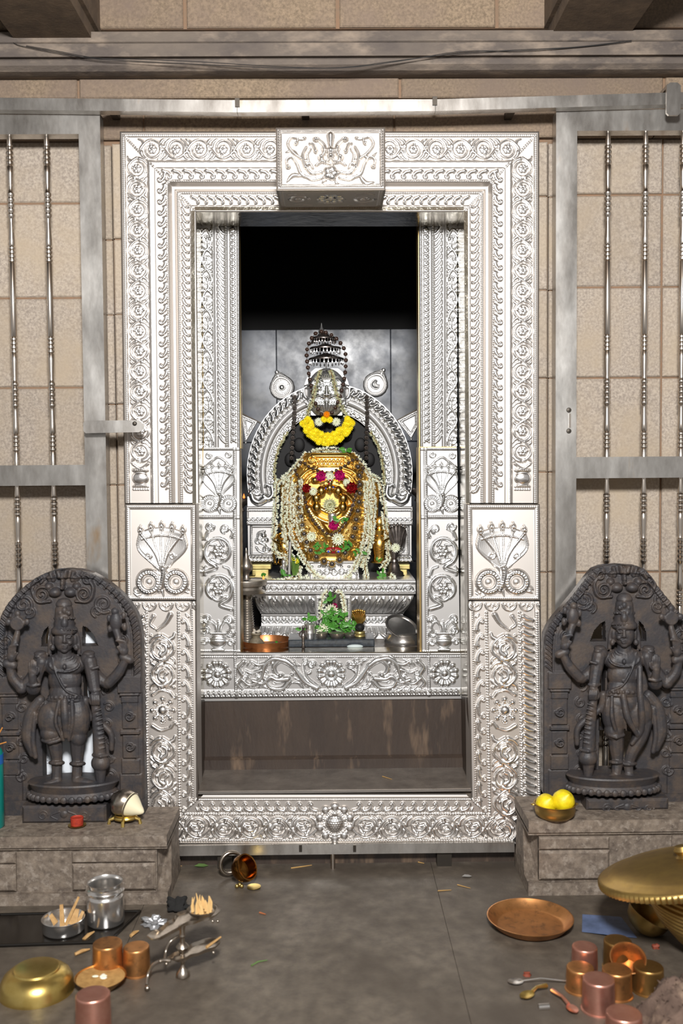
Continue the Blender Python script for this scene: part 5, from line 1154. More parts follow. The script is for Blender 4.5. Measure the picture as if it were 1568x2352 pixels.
def blossom_mesh(m, r, rings, cup, name='blossom', centre=None):
    mb = MB()
    for L, n, el in rings:
        for k in range(n):
            a = 2*math.pi*(k+.5*(n % 2)+random.random()*.3)/n; d = Vector((math.cos(a)*math.cos(el), -math.sin(el), math.sin(a)*math.cos(el))); petal(mb, d*r*.12, d, L*r, L*r*(.42 if n > 9 else .95), (0, -1, 0), cup)
    if centre: mb.ball((0, -r*.25, 0), (r*.3, r*.2, r*.3), 8, 6)
    return mb.build(name, m, None, smooth=False)
# yellow garland: every blossom a part
yg = empty('yellow_flower_garland', W(752, 1012, .56), 'bright yellow flower garland in a U below the lion face', 'garland')
mb = MB(); mb.tube([W(x, y, .575) for x, y in cat_rom([(700, 968), (715, 992), (740, 1008), (765, 1008), (790, 990), (806, 968)], 6)], .002, 6); mb.build('thread', 'thread', yg)
s = S(.56); pr = blossom_mesh('yellow', 8.5*s, [(1, 14, .1), (.85, 12, .5), (.6, 9, .9)], .15, centre=True); pr.parent = yg
first = True
for (x, y) in pathpts([(702, 968), (715, 992), (740, 1008), (765, 1008), (790, 990), (804, 968)], 8.5):
    for off in (-8, 0, 8):
        o = pr if first else pr.copy()
        if not first: COL.objects.link(o)
        first = False; o.parent = yg
        t = (x-753)/52; o.location = W(x+off*(.7*t)+random.uniform(-2, 2), y+off*(1-.4*abs(t))+random.uniform(-2, 2), .56+random.uniform(-.008, .004))-yg.location; o.rotation_euler = (random.uniform(-.5, .5), random.random()*6, random.uniform(-.5, .5))
def flower_thing(name, x, y, Y, r, m, rings, cup, label, cat='flower', tilt=(0, 0, 0)):
    e = empty(name, W(x, y, Y), label, cat); o = blossom_mesh(m, r*S(Y), rings, cup, 'petals'); o.parent = e; e.rotation_euler = tilt; return e
ROSE = [(1, 9, .1), (1, 9, .3), (.92, 8, .55), (.8, 7, .8), (.62, 6, 1.1), (.45, 5, 1.35)]; MUM = [(1, 16, .1), (.85, 14, .45), (.6, 10, .9)]
flower_thing('pink_flower', 737, 1094, .455, 13, 'pink', ROSE, .5, 'bright pink flower, left of two on the brow of the golden idol')
flower_thing('pink_flower', 780, 1092, .455, 13, 'pink', ROSE, .5, 'bright pink flower, right of two on the brow of the golden idol')
flower_thing('pink_flower', 766, 1206, .43, 12, 'pink', ROSE, .5, 'bright pink flower below the silver cup of the golden idol')
flower_thing('red_rose', 704, 1121, .455, 11, 'red', ROSE, .6, 'dark red rose on the left cheek of the golden idol')
flower_thing('red_rose', 807, 1120, .455, 14, 'red', ROSE, .6, 'dark red rose on the right cheek of the golden idol')
flower_thing('orange_flower', 750, 952, .53, 8, 'orange', MUM, .3, 'orange flower at the tip of the long bead string')
flower_thing('yellow_flower', 744, 963, .535, 8, 'yellow', MUM, .2, 'yellow flower below and left of the orange flower'); flower_thing('yellow_flower', 757, 964, .535, 8, 'yellow', MUM, .2, 'yellow flower below and right of the orange flower')
flower_thing('white_flower', 732, 969, .54, 10, 'jasmine', MUM, .2, 'white flower left of the orange flower under the lion face'); flower_thing('white_flower', 772, 969, .54, 10, 'jasmine', MUM, .2, 'white flower right of the orange flower under the lion face')
flower_thing('white_flower', 776, 1238, .43, 15, 'jasmine', MUM, .3, 'large white flower under the pink flower on the idol chest')
flower_thing('white_flower', 757, 1094, .452, 11, 'jasmine', MUM, .3, 'white flower between the two pink flowers'); flower_thing('white_flower', 719, 1128, .452, 10, 'jasmine', MUM, .3, 'white flower beside the left red rose'); flower_thing('white_flower', 796, 1108, .455, 9, 'jasmine', MUM, .3, 'white flower above the right red rose')
flower_thing('white_flower', 757, 1160, .470, 17, 'jasmine_old', MUM, .2, 'faded white flower under the ring of snake heads')
flower_thing('white_flower', 715, 1232, .445, 12, 'jasmine', MUM, .3, 'white flower at the lower left of the idol chest')
flower_thing('white_flower', 760, 1403, .34, 17, 'jasmine', MUM, .3, 'white flower head on the pile of basil'); flower_thing('white_flower', 740, 1444, .325, 14, 'jasmine', MUM, .3, 'white flower in the left small steel bowl')
flower_thing('pink_flower', 768, 1391, .345, 7, 'pink', ROSE, .5, 'small pink flower tucked in the basil by the niche snake')
def leaf_bunch(pts, n, size, label, m='leaf', name='basil_bunch', spread=None, Yj=.012):
    # pts: (x, y, Y, rx, ry): leaves scattered over an ellipse, each one a part
    x0, y0, Y0 = pts[0][:3]; e = empty(name, W(x0, y0+pts[0][4], Y0), label, 'leaves')
    pr = None
    for (x, y, Y, rx, ry) in pts:
        for k in range(n):
            a = RNG.uniform(0, 2*math.pi); q = math.sqrt(RNG.uniform(0, 1)); c = W(x+rx*q*math.cos(a), y+ry*q*math.sin(a), Y+RNG.uniform(-Yj, Yj)*(1 if q < .8 else .4))
            if pr is None:
                s = S(Y0)*size; vs = [(0, 0, 0), (.22, -.05, .3), (.26, -.07, .55), (.14, -.04, .82), (0, .02, 1), (-.14, -.04, .82), (-.26, -.07, .55), (-.22, -.05, .3), (0, .03, .5)]
                mb = MB(); mb.add([Vector(v)*s for v in vs], [(i, i+1, 8) for i in range(7)]+[(7, 0, 8)]); pr = mb.build('leaf', m, None, smooth=False, fix=False); o = pr
            else: o = pr.copy(); COL.objects.link(o)
            o.parent = e; o.location = c-e.location; f = RNG.uniform(.7, 1.2); o.scale = (f, f, f)
            o.rotation_euler = (RNG.uniform(-.9, .5), RNG.uniform(-2.2, 2.2), RNG.uniform(-.6, .6))
    return e
leaf_bunch([(772, 1428, .33, 26, 22), (764, 1410, .335, 18, 12), (800, 1442, .325, 18, 12), (750, 1440, .325, 20, 8)], 34, 15, 'heap of fresh green basil in the steel bowls before the niche')
leaf_bunch([(758, 1380, .338, 12, 8)], 7, 17, 'few green leaves on the small snake figure in the niche')
leaf_bunch([(710, 1424, .32, 13, 7)], 12, 14, 'green leaves sticking out of the steel tumbler')
leaf_bunch([(735, 1262, .435, 18, 12), (795, 1256, .435, 16, 9)], 14, 14, 'green leaves across the lower chest of the golden idol')
leaf_bunch([(783, 1198, .43, 14, 8)], 8, 15, 'green leaves right of the pink flower below the silver cup')
leaf_bunch([(764, 1046, .51, 9, 6), (792, 1034, .51, 8, 4)], 4, 16, 'green leaves on the top edge of the golden idol')
leaf_bunch([(652, 1322, .42, 10, 7)], 5, 15, 'green leaves at the left front of the pedestal top'); leaf_bunch([(878, 1324, .43, 12, 8)], 8, 14, 'green leaves at the right front of the pedestal top')
leaf_bunch([(612, 1315, .45, 3, 4)], 1, 18, 'single green leaf above the lamp dish'); leaf_bunch([(868, 1288, .49, 6, 4)], 3, 15, 'green leaves under the right attendant'); leaf_bunch([(824, 1472, .30, 9, 4)], 5, 17, 'green leaves on the front edge of the black slab')
leaf_bunch([(825, 1268, .45, 8, 8)], 6, 13, 'green leaves on the right lower garland'); leaf_bunch([(693, 1446, .30, 6, 2)], 2, 15, 'green leaf held by the small silver figurine'); leaf_bunch([(632, 1477, .275, 8, 3)], 3, 14, 'pale green leaf bits on the copper dish rim')
# small red mask with eyes
e = empty('small_mask', W(765, 1268, .435), 'small red mask with jewelled eyes under the green leaves', 'mask')
mb = MB(); mb.ball(W(765, 1264, .437), (22*S(.43), .008, 8*S(.43)), 16, 8); mb.build('red_cloth', 'red', e)
for x, y, a, b in ((754, 1267, 8, 4.6), (777, 1267, 8, 4.6), (765, 1259, 4, 8)): 
    mb = MB(); mb.ball(W(x, y, .428), (a*S(.43), .003, b*S(.43)), 14, 8); o = mb.build('eye', 'gold_pale', e)
    mb = MB(); mb.ball(W(x, y, .425), (2.6*S(.43), .0025, 2.6*S(.43)), 8, 6); mb.build('gem', 'gem_blue' if y > 1262 else 'gem_red', o)
# ---- vessels on the sanctum floor
Y1 = .290
def vessel(name, label, cat, cx, Y, prof, m, part='body', n=28, **k):
    e = empty(name, W(cx, prof[-1][1], Y), label, cat); mb = MB(); plathe(mb, cx, Y, prof, n, **k); mb.build(part, m, e); return e
lamp = empty('standing_oil_lamp', W(572, 1487, .335), 'tall ribbed bell metal oil lamp at the left side of the sanctum', 'lamp'); YL = .335
mb = MB(); plathe(mb, 565, YL, [(.6, 1258), (3, 1266), (2.6, 1268), (4, 1275), (8, 1285), (14, 1296), (15.5, 1302), (14, 1309), (8, 1314), (6.5, 1318), (7, 1324), (11, 1331), (1, 1332)]); mb.build('finial', 'lamp_steel', lamp)
mb = MB(); plathe(mb, 566, YL, [(8, 1333), (44, 1333), (47, 1331), (47.5, 1334), (46, 1343), (36, 1347), (36, 1353), (45, 1361), (20, 1363)], 40); mb.build('oil_dish', 'lamp_steel', lamp)
pf = [(14, 1363), (15, 1367), (13, 1373), (11, 1378)]
for k in range(17): y = 1379+k*5.6; r = 11+k*.42; pf += [(r+1.8, y), (r+1.8, y+1.0), (r, y+2), (r, y+5.2)]
pf += [(22, 1476), (30, 1482), (31, 1487), (20, 1487)]
mb = MB(); plathe(mb, 567, YL, pf); mb.build('ribbed_stem', 'lamp_steel', lamp)
mb = MB(); c = W(605, 1331, YL-.03); mb.lathe([(.0005, .012), (.003, .006), (.0035, .002), (.001, 0)], 10, c); mb.build('flame', 'flame', lamp)
e = empty('copper_dish', W(614, 1491, .29), 'shallow copper dish on the sanctum floor at left', 'dish')
mb = MB(); plathe(mb, 612, .30, [(52, 1488), (57, 1472), (59, 1468), (60, 1468.5), (58, 1474), (53, 1489.5), (20, 1489.5)], 44); mb.build('bowl', 'copper_plate', e)
e = empty('incense_pot', W(588, 1492, .27), 'small sooty brass pot with a broken rim in front of the copper dish', 'pot')
YI2 = .262; mb = MB(); plathe(mb, 588, YI2, [(6, 1456), (9, 1454), (12, 1453), (12.5, 1456), (9, 1460), (9, 1465), (16, 1472), (18, 1478), (16, 1485), (13, 1489), (16, 1493), (10, 1493)], 24, wob=lambda a, j: 1+.05*math.sin(3*a+j)); mb.build('body', 'ash', e)
mb = MB()
for k in range(7): mb.ball(W(588+random.uniform(-7, 7), 1451+random.uniform(-4, 4), YI2+random.uniform(-.008, .008)), random.uniform(.003, .006), 7, 5)
mb.build('ash_lumps', mat('white_ash', '#b8b0a2', .9), e)
mb = MB(); a, b = W(662, 1489, .255), W(860, 1468, .255); mb.block(a.x, b.x, .255, .375, Zs, b.z, .003)
tag(mb.build('black_slab', 'slab', None, smooth=False), 'black granite slab on the sanctum floor carrying the small bowls', 'slab'); zsl = b.z
mb = MB(); YS_ = .315
vessel('steel_tumbler', 'small steel tumbler with basil leaves at the left end of the black slab', 'tumbler', 711, .30, [(12, 1434), (13, 1433), (13, 1436), (11.5, 1440), (11.5, 1452), (12, 1453), (11.5, 1455), (11.3, 1468), (9, 1469)], 'silver_plain')
for cx, r, y0, y1, lb, Yb in ((738, 13.5, 1453, 1471, 'left', .285), (774, 17.5, 1453, 1470, 'middle', .285), (804, 14, 1455, 1468, 'right', .295)):
    vessel('steel_bowl', 'small steel bowl on the black slab, %s of three' % lb, 'bowl', cx, Yb, [(r*.9, y0+1.5), (r, y0), (r+.6, y0+.6), (r*.98, y0+5), (r*.85, y0+(y1-y0)*.6), (r*.55, y1-1.5), (r*.6, y1), (r*.2, y1)], 'lamp_steel')
e = vessel('ammonite_stand', 'black rounded stone on a ribbed brass ring at the right of the black slab', 'stand', 826, .30, [(8, 1449), (12, 1450), (13, 1453), (11, 1456), (13, 1458), (13.5, 1461), (11, 1463), (13, 1466), (13, 1469), (6, 1469)], 'brass_old', 'brass_ring')
mb = MB(); mb.ball(W(826, 1441, .30), (11*S(.3), 10*S(.3), 10*S(.3)), 18, 12); [mb.tube([W(826+9*math.cos(t+j)*.9, 1441+8*math.sin(t+j)*.8, .30-.0125*math.cos(t*.5)) for t in np.linspace(-1, 1, 8)], .0012, 5) for j in (0, 2, 4)]; mb.build('black_stone', 'blackstone', e)
def hood_figure(name, label, cx, ytop, yb, Y, wd, m, n=5, base=True, fan=.8):
    e = empty(name, W(cx, yb, Y), label, 'figurine'); s = S(Y); H = yb-ytop; mb = MB()
    rows = []
    for f in np.linspace(0, 1, 13):
        hw_ = wd*np.interp(f, [0, .12, .35, .6, .85, 1], [.75, .95, 1, .85, .5, .34]); y = ytop+H*(.08+.92*f)
        rows.append([W(cx+hw_*k, y+(abs(k)**2)*H*.06*(1-f), Y+.006*(k*k)-.003) for k in np.linspace(-1, 1, 11)])
    mb.strip(rows); mb.strip([[p+Vector((0, .004, 0)) for p in r[::-1]] for r in rows])
    for i in range(n):
        k = (i-(n-1)/2)/((n-1)/2); x = cx+wd*fan*k; y = ytop+H*.08*abs(k)**2
        pts = [W(cx+k*wd*.22, yb, Y-.004), W(cx+k*wd*.5, ytop+H*.5, Y-.005), W(x, y+H*.12, Y-.006)]
        mb.tube([Vector(p) for p in cat_rom([tuple(p) for p in pts], 4)], [1.6*s]*4+[2.0*s]*4+[2.6*s], 8); mb.ball(W(x, y+H*.05, Y-.008), (wd*.16*s, wd*.16*s, wd*.2*s), 10, 8); mb.ball(W(x, y-H*.01, Y-.006), (wd*.07*s, wd*.07*s, wd*.12*s), 8, 6)
    mb.build('hood', m, e, angle=1.2)
    if base:
        mb = MB(); plathe(mb, cx, Y, [(wd*.42, yb-H*.1), (wd*.5, yb-2), (wd*.55, yb)], 16); mb.build('base', m, e)
    return e
hood_figure('snake_figurine', 'small silver hooded snake in the niche of the pedestal', 768, 1352, 1432, .362, 19, 'silver_dark', 3)
hood_figure('snake_figurine', 'tiny golden many headed snake right of the basil heap', 823, 1400, 1440, .345, 17, 'gold_plain', 7)
e = hood_figure('snake_figurine', 'dark silver five headed snake on a lotus stand right of the idol', 913, 1203, 1262, .50, 21, 'silver_dark', 5, base=False)
mb = MB(); plathe(mb, 905, .50, [(4, 1262), (11, 1264), (11, 1268), (8, 1278), (5, 1284), (9, 1285), (10, 1290), (8, 1292), (12, 1298), (14, 1309), (20, 1314), (22, 1317), (20, 1318), (24, 1322), (25, 1326), (30, 1331), (10, 1331)], 22); mb.build('lotus_stand', 'silver_dark', e)
flower_thing('white_flower', 908, 1258, .485, 11, 'jasmine', MUM, .2, 'white flower at the foot of the dark snake hood')
e = empty('silver_figurine', W(695, 1488, .252), 'tiny dark silver lamp figurine before the steel tumbler', 'figurine')
mb = MB(); plathe(mb, 696, .250, [(1, 1436), (3, 1439), (3.4, 1443), (2, 1446), (4.5, 1449), (3, 1454), (5, 1458), (6, 1463), (4, 1467), (3, 1472), (4, 1475), (2.5, 1480), (5, 1485), (7, 1488), (2, 1488)], 14)
for q in (-1, 1): mb.tube([W(696+q*4, 1450, .25), W(696+q*9, 1456, .246), W(696+q*7, 1463, .242)], .002, 7); mb.ball(W(696+q*7.5, 1443, .25), .0035, 8, 6)
mb.build('figure', 'silver_dark', e)
e = empty('silver_figurine', W(651, 1331, .46), 'small silver standing figurine half hidden by the left garland', 'figurine')
mb = MB(); plathe(mb, 651, .47, [(2, 1285), (5, 1289), (5, 1294), (3, 1297), (9, 1301), (7, 1308), (10, 1313), (7, 1318), (5, 1324), (8, 1331), (2, 1331)], 16); mb.build('figure', 'silver_plain', e)
mb = MB(); mb.tube([W(666, 1244, .465), W(664, 1330, .465)], [3.4*S(.465), 4*S(.465)], 12); tag(mb.build('silver_rod', 'silver_plain', None), 'upright silver rod beside the left attendant', 'rod')
e = empty('herb_bundle', W(678, 1328, .455), 'upright bundle of thin green stems with yellow buds', 'herbs')
mb = MB()
for k in range(36): x = 678+random.uniform(-9, 9); mb.tube([W(678+(x-678)*.6, 1322, .457), W(x+random.uniform(-3, 3), 1278+random.uniform(-8, 20), .457+random.uniform(-.01, .005))], [.0012, .0007], 4, False)
o = mb.build('stems', mat('herb_green', '#5b7a34', .6), e); o['kind'] = 'stuff'
mb = MB()
for k in range(26): mb.ball(W(678+random.uniform(-8, 8), 1287+random.uniform(-5, 7), .447), .0016, 5, 4)
o = mb.build('buds', 'yellow', e); o['kind'] = 'stuff'
# steel pot with an upturned lid
e = empty('steel_pot', W(925, 1491, .30), 'round steel pot with a tilted lid at the right of the sanctum floor', 'pot'); Yq = .31
mb = MB(); plathe(mb, 925, Yq, [(34, 1453), (36, 1452), (37, 1453), (35.5, 1455), (37, 1458), (43, 1466), (44, 1473), (42, 1481), (36, 1487), (28, 1489), (10, 1489)], 40); mb.build('body', 'pot_steel', e)
mb = MB(); s = S(Yq); rm = rotto((.32, -.50, .80)); c = W(923, 1440, Yq)
mb.lathe([(38*s, -2*s), (41*s, -1*s), (42*s, 1*s), (40*s, 2*s), (35*s, 0), (30*s, -9*s), (15*s, -13*s), (.5*s, -13*s), (.5*s, -12*s), (14*s, -12*s), (29*s, -8*s), (34*s, -1*s)], 40, c, Matrix.Scale(1, 3) @ rm, wob=lambda a, j: 1+.012*math.sin(14*a) if 3 < j < 9 else 1); lid = mb.build('lid', 'pot_steel', e); lid['label'] = 'upturned fluted lid'
mb = MB(); c = W(815, 1484, .242); mb.ball(c+Vector((0, 0, -.001)), (19*S(.242), .006, 5*S(.242)), 18, 8); tag(mb.build('shell_piece', mat('grey_shell', '#aeb9b8', .5), None), 'pale grey shell shaped petal at the front of the sanctum floor', 'petal')
# side lamps half hidden by the jambs
for x, y, lb in ((556, 1150, 'left'), (957, 1126, 'right')):
    e = empty('hanging_lamp', W(x, y, .62), 'small dark oil lamp half hidden by the %s jamb' % lb, 'lamp'); mb = MB()
    plathe(mb, x, .62, [(18, y-4), (19, y-5), (18, y), (12, y+8), (5, y+13), (3, y+17), (6, y+24), (2, y+26)], 22); mb.build('cup', 'silver_dark', e)
    mb = MB(); mb.tube([W(x, y+24, .62), W(x, y+330, .62)], .004, 8); mb.build('stand', 'silver_dark', e)
    if lb == 'left': mb = MB(); mb.lathe([(.0005, .016), (.003, .008), (.004, .003), (.001, 0)], 10, W(x+4, y-5, .61)); mb.build('flame', 'flame', e)
# ------------------------------------------------------------------ the two black stone deity statues
def remeshed(mb, name, m, parent, voxel=.0018, it=3):
    o = mb.build('tmp', None, None, fix=False)
    r = o.modifiers.new('r', 'REMESH'); r.mode = 'VOXEL'; r.voxel_size = voxel
    s_ = o.modifiers.new('s', 'SMOOTH'); s_.factor = .5; s_.iterations = it
    dg = bpy.context.evaluated_depsgraph_get(); me = bpy.data.meshes.new_from_object(o.evaluated_get(dg)); me.name = name
    om = o.data; bpy.data.objects.remove(o); bpy.data.meshes.remove(om)
    L = root_loc(parent); me.transform(Matrix.Translation(-L)); me.materials.clear(); me.shade_smooth()
    return link(name, me, m, parent)
def in_poly(X, Y, poly):
    ins = np.zeros_like(X, bool); n = len(poly)
    for i in range(n):
        (x1, y1), (x2, y2) = poly[i], poly[(i+1) % n]
        c = ((y1 > Y) != (y2 > Y)); xi = (x2-x1)*(Y-y1)/((y2-y1) if y2 != y1 else 1e-9)+x1; ins ^= c & (X < xi)
    return ins
def statue(mir, cx0, dy, Zp, label, outline, base_y, ped):
    # all lengths in photograph pixels around the face axis of the left statue (x=148); mir=-1 mirrors them
    YS_ = -.118; YF = -.150; s = S(YF)
    FX = lambda x: cx0+mir*(x-148)
    P = lambda x, y, d=0: W(FX(x), y+dy, YF-d*s)
    e = empty('deity_statue', W(cx0, base_y, YF), label, 'statue'); e.location.z = Zp
    # ---- back slab with pierced openings
    hw = lambda y: np.interp(y, [p[1] for p in outline], [p[0] for p in outline])
    ac = outline_c = 161 if mir > 0 else 148+ (1433-1420)
    y0, y1 = outline[0][1], 1850; w, h = 344, y1-y0; R = Relief(w, h, 1.5); ox = ac-172
    q = lambda x, y: (x-ox, y-y0)
    Hw = hw(R.Y+y0); ed = np.minimum(Hw-np.abs(R.X-172), np.where(R.Y < 200, R.Y*.9+0, 999))
    R.B = np.interp(ed, [0, 2, 5, 18, 20, 24, 26, 40], [-6, 2, 3, 3, -3, -3, 0, 0])
    for sg in (-1, 1):
        for k in range(26):
            yk = y0+8+k*10.5; 
            if yk > 1545: break
            xk = 172+sg*(hw(yk)-11); R.stroke([(xk-sg*6, yk-y0+6), (xk, yk-y0), (xk+sg*6, yk-y0-5)], 3, 2.2, 6, smooth=2)
        g = lambda a, b: (150-ox+sg*a, b-y0)
        R.spiral(*g(48, 1362), 20, 4, 0, 1.7*sg, 4.5, 3, 9); R.spiral(*g(56, 1326), 11, 3, 1, 1.4*sg, 3.6, 2.6, 9); R.stroke([g(62, 1330), g(70, 1350), g(58, 1378), g(30, 1378)], 5, 4, 9)
        R.stamp(*g(18, 1357), 15, 17, .5, .8); R.stamp(*g(32, 1344), 10, 12); R.stamp(*g(30, 1326), 8, 10); R.stroke([g(6, 1320), g(10, 1306)], 7, 5, 11, smooth=0); R.stroke([g(22, 1328), g(26, 1312)], 6, 5, 10, smooth=0)
        R.spiral(*g(92, 1385), 22, 4, 1, 1.6*sg, 4, 2.5, 5); R.spiral(*g(78, 1402), 14, 3, 2, 1.4*sg, 3.5, 2.2, 5); R.spiral(*g(134, 1470), 16, 4, 2, 1.5*sg, 3.6, 2.4, 5); R.spiral(*g(136, 1515), 14, 4, 0, 1.4*sg, 3.2, 2.2, 4.5)
        for x_, y_ in ((96, 1585), (100, 1625), (96, 1665), (102, 1705), (98, 1745), (102, 1785)): R.spiral(*g(x_, y_), 12, 3, RNG.uniform(0, 6), 1.3*sg, 3, 2, 4)
    R.stamp(*q(150, 1347), 6, 18); R.stroke([q(150, 1300+14), q(150, 1338)], 6, 6, 12, smooth=0)
    px0 = 138
    for sg in (-1, 1):                       # side pilasters
        xa = 172+sg*px0; f = lambda y: y-y0
        B = lambda x_a, x_b, ya, yb, a: (np.abs(R.X-xa) < x_b) & (R.Y > f(ya)) & (R.Y < f(yb))
        for hw_, ya, yb, a in ((27, 1552, 1592, 10), (23, 1592, 1598, 13), (20, 1598, 1614, 9), (18, 1614, 1676, 6), (23, 1678, 1688, 12), (18, 1690, 1745, 6), (21, 1747, 1780, 9), (26, 1782, 1850, 8)):
            R.B = np.where(B(0, hw_, ya, yb, a), np.maximum(R.B, a), R.B)
        for ya in (1645, 1716): R.spiral(xa, f(ya), 10, 3, 0, 1.4*sg, 2.6, 2, 9)
    holes = [[(96, 1482), (97, 1462), (104, 1444), (114, 1434), (117, 1482)], [(192, 1434), (204, 1440), (218, 1456), (228, 1482), (190, 1482)],
             [(93, 1655), (140, 1640), (204, 1640), (214, 1690), (220, 1740), (220, 1801), (94, 1801)], [(190, 1545), (203, 1545), (206, 1600), (206, 1680), (196, 1680)]]
    if mir < 0: holes = holes[:2]+[[(120, 1700), (205, 1660), (207, 1801), (120, 1801)], [(190, 1535), (203, 1535), (206, 1600), (206, 1690), (193, 1690)]]
    def bd(y): return (172-hw(y+y0), 172+hw(y+y0))
    t = np.linspace(0, 1, R.nx); Xw = np.array([bd(y)[0]+(bd(y)[1]-bd(y)[0])*t for y in R.y]); Yw = R.Y
    keep = np.ones_like(Xw, bool)
    for hp in holes: keep &= ~in_poly(Xw+ox, Yw+y0, hp)
    ss = S(YS_)
    def fm(X, Y, H):
        c = np.array(W(FX(150), 1600+dy, YS_)); return np.stack([c[0]+mir*(X+ox-150)*ss, YS_-H*ss+0*X, c[2]-(Y+y0-1600)*ss], -1)
    R.build('back_slab', 'statue', e, fm, mask=keep, bounds=bd, amp=8)
    Pb = fm(Xw, Yw, np.zeros_like(Xw)); Pb[..., 1] = -.080
    grid_mesh('slab_back', Pb, None, 'statue', e, keep)
    # rims of the slab and of its openings
    mb = MB(); yy = np.linspace(y0, y1, 50)
    ring = [(172+hw(y), y-y0) for y in yy]+[(172-hw(y), y-y0) for y in yy[::-1]]
    def rim(pts, H0=-5.5):
        A = fm(np.array([p[0] for p in pts]), np.array([p[1] for p in pts]), np.full(len(pts), H0*1.)); n = len(pts)
        mb.add([tuple(a) for a in A]+[(a[0], -.079, a[2]) for a in A], [(i, (i+1) % n, (i+1) % n+n, i+n) for i in range(n)])
    rim(ring)
    for hp in holes: rim([(x-ox, y-y0) for x, y in hp], 0)
    mb.build('slab_rim', 'statue', e, smooth=False)
    # ---- the figure: one continuous carved body
    mb = MB()
    def el(x, y, rx, ry, d=0, rd=None): mb.ball(P(x, y, d), (rx*s, (rd or rx)*s, ry*s), 20, 14)
    def tb(pts, r, n=14): mb.tube([P(*p) for p in pts], [q_*s for q_ in (r if hasattr(r, '__len__') else [r]*len(pts))], n); [mb.ball(P(*p), q_*s*1.0, 12, 8) for p, q_ in zip((pts[0], pts[-1]), ((r[0], r[-1]) if hasattr(r, '__len__') else (r, r)))]
    def ct(pts, r, n=10, k=4):
        C = cat_rom([(*p, 0)[:3] if len(p) < 3 else p for p in pts], k); rr = np.interp(np.linspace(0, 1, len(C)), np.linspace(0, 1, len(r)), r) if hasattr(r, '__len__') else [r]*len(C); tb([tuple(c) for c in C], list(rr), n)
    c = P(148, 1448, 8); prof = [(2, 1372), (12, 1375), (17, 1382), (19, 1388), (16.5, 1391), (20, 1396), (21, 1410), (22, 1425), (24, 1438), (29, 1442), (29.5, 1449), (27, 1453), (10, 1456)]
    mb.lathe([(r*s, W(FX(148), y+dy, YF).z) for r, y in prof], 26, (c.x, c.y, 0))
    for k in range(9): an = math.pi*(k/8); mb.ball(P(148-23*math.cos(an), 1420, 8+22*math.sin(an)), 3.4*s, 8, 6)
    for k in range(13): an = math.pi*(k/12); mb.ball(P(148-29*math.cos(an), 1446, 8+28*math.sin(an)), 2.4*s, 8, 6)
    el(148, 1432, 8, 12, 28); el(148, 1402, 6, 8, 26); el(138, 1408, 5, 6, 25); el(158, 1408, 5, 6, 25)
    el(148, 1470, 23, 28, 10, 24); el(148, 1482, 18, 17, 14, 20); el(148, 1494, 8, 6, 26)               # skull, jaw, chin
    el(148, 1473, 4.4, 5, 36); tb([(148, 1460, 32), (148, 1472, 37)], [2.8, 3.6]); el(143.5, 1475, 3, 2.4, 33); el(152.5, 1475, 3, 2.4, 33)   # nose
    for sg in (-1, 1):
        el(148+sg*10, 1464, 5.6, 3.2, 28, 5); ct([(148+sg*4, 1458, 32), (148+sg*10, 1455, 31), (148+sg*17, 1459, 26)], 1.8); el(148+sg*12, 1476, 6, 6, 26)
        el(148+sg*25, 1470, 4.5, 13, 6, 6); el(148+sg*27, 1488, 6, 7, 6); ct([(148+sg*26, 1450, 2), (148+sg*32, 1470, 0), (148+sg*34, 1500, 0)], 5)
    tb([(142, 1484, 33), (148, 1483, 35), (154, 1484, 33)], 1.9); tb([(143, 1488, 32), (148, 1489, 34), (153, 1488, 32)], 2.1)
    tb([(148, 1488, 8), (148, 1512, 6)], [15, 18])
    el(148, 1528, 48, 30, 2, 27); el(149, 1560, 39, 36, 2, 26); el(150, 1590, 38, 24, 4, 26); el(127, 1532, 21, 18, 10, 16); el(169, 1532, 21, 18, 10, 16); el(150, 1598, 36, 16, 6, 26)   # trunk
    for r_, y_, d_ in ((20, 1506, 16), (27, 1514, 17), (35, 1524, 22)):
        C = [(148-r_*math.cos(math.pi*k/10), y_+r_*.55*math.sin(math.pi*k/10), d_+7*math.sin(math.pi*k/10)) for k in range(11)]; tb(C, 2.4); [mb.ball(P(*p), 3*s, 7, 5) for p in C[1:-1]]
    ct([(120, 1510, 18), (128, 1545, 30), (150, 1585, 32), (178, 1598, 26)], 2.4); el(148, 1532, 4, 6, 32); el(149, 1577, 3, 3, 27)
    for y_, a in ((1592, 34), (1599, 38), (1606, 42)): tb([(150-a*math.cos(math.pi*k/8), y_+4*math.sin(math.pi*k/8), 4+24*math.sin(math.pi*k/8)) for k in range(9)], 3.0)
    for k in range(9): an = math.pi*(.1+.8*k/8); mb.ball(P(150-38*math.cos(an), 1602, 6+26*math.sin(an)), 4*s, 8, 6)
    # shoulders and the four arms
    for sg in (-1, 1): el(148+sg*54, 1512, 17, 16, 2); el(148+sg*56, 1500, 14, 6, 4); el(148+sg*60, 1507, 9, 6, 13)
    ct([(94, 1514, 0), (78, 1548, -2), (52, 1580, 0)], [16, 14, 12.5]); el(50, 1582, 13, 12, 2); ct([(50, 1580, 2), (30, 1556, 6), (22, 1526, 10)], [13, 12, 9]); tb([(15, 1524, 10), (31, 1528, 10)], [10, 10])       # raised rear arm, left
    el(27, 1508, 11, 14, 14, 8)
    for k in range(4): ct([(21+k*4, 1502, 18), (22+k*5, 1486-k*2, 20), (32+k*3, 1482, 22)], [3.4, 3.2, 2.6])
    ct([(32, 1512, 18), (40, 1500, 22)], [3.6, 3])
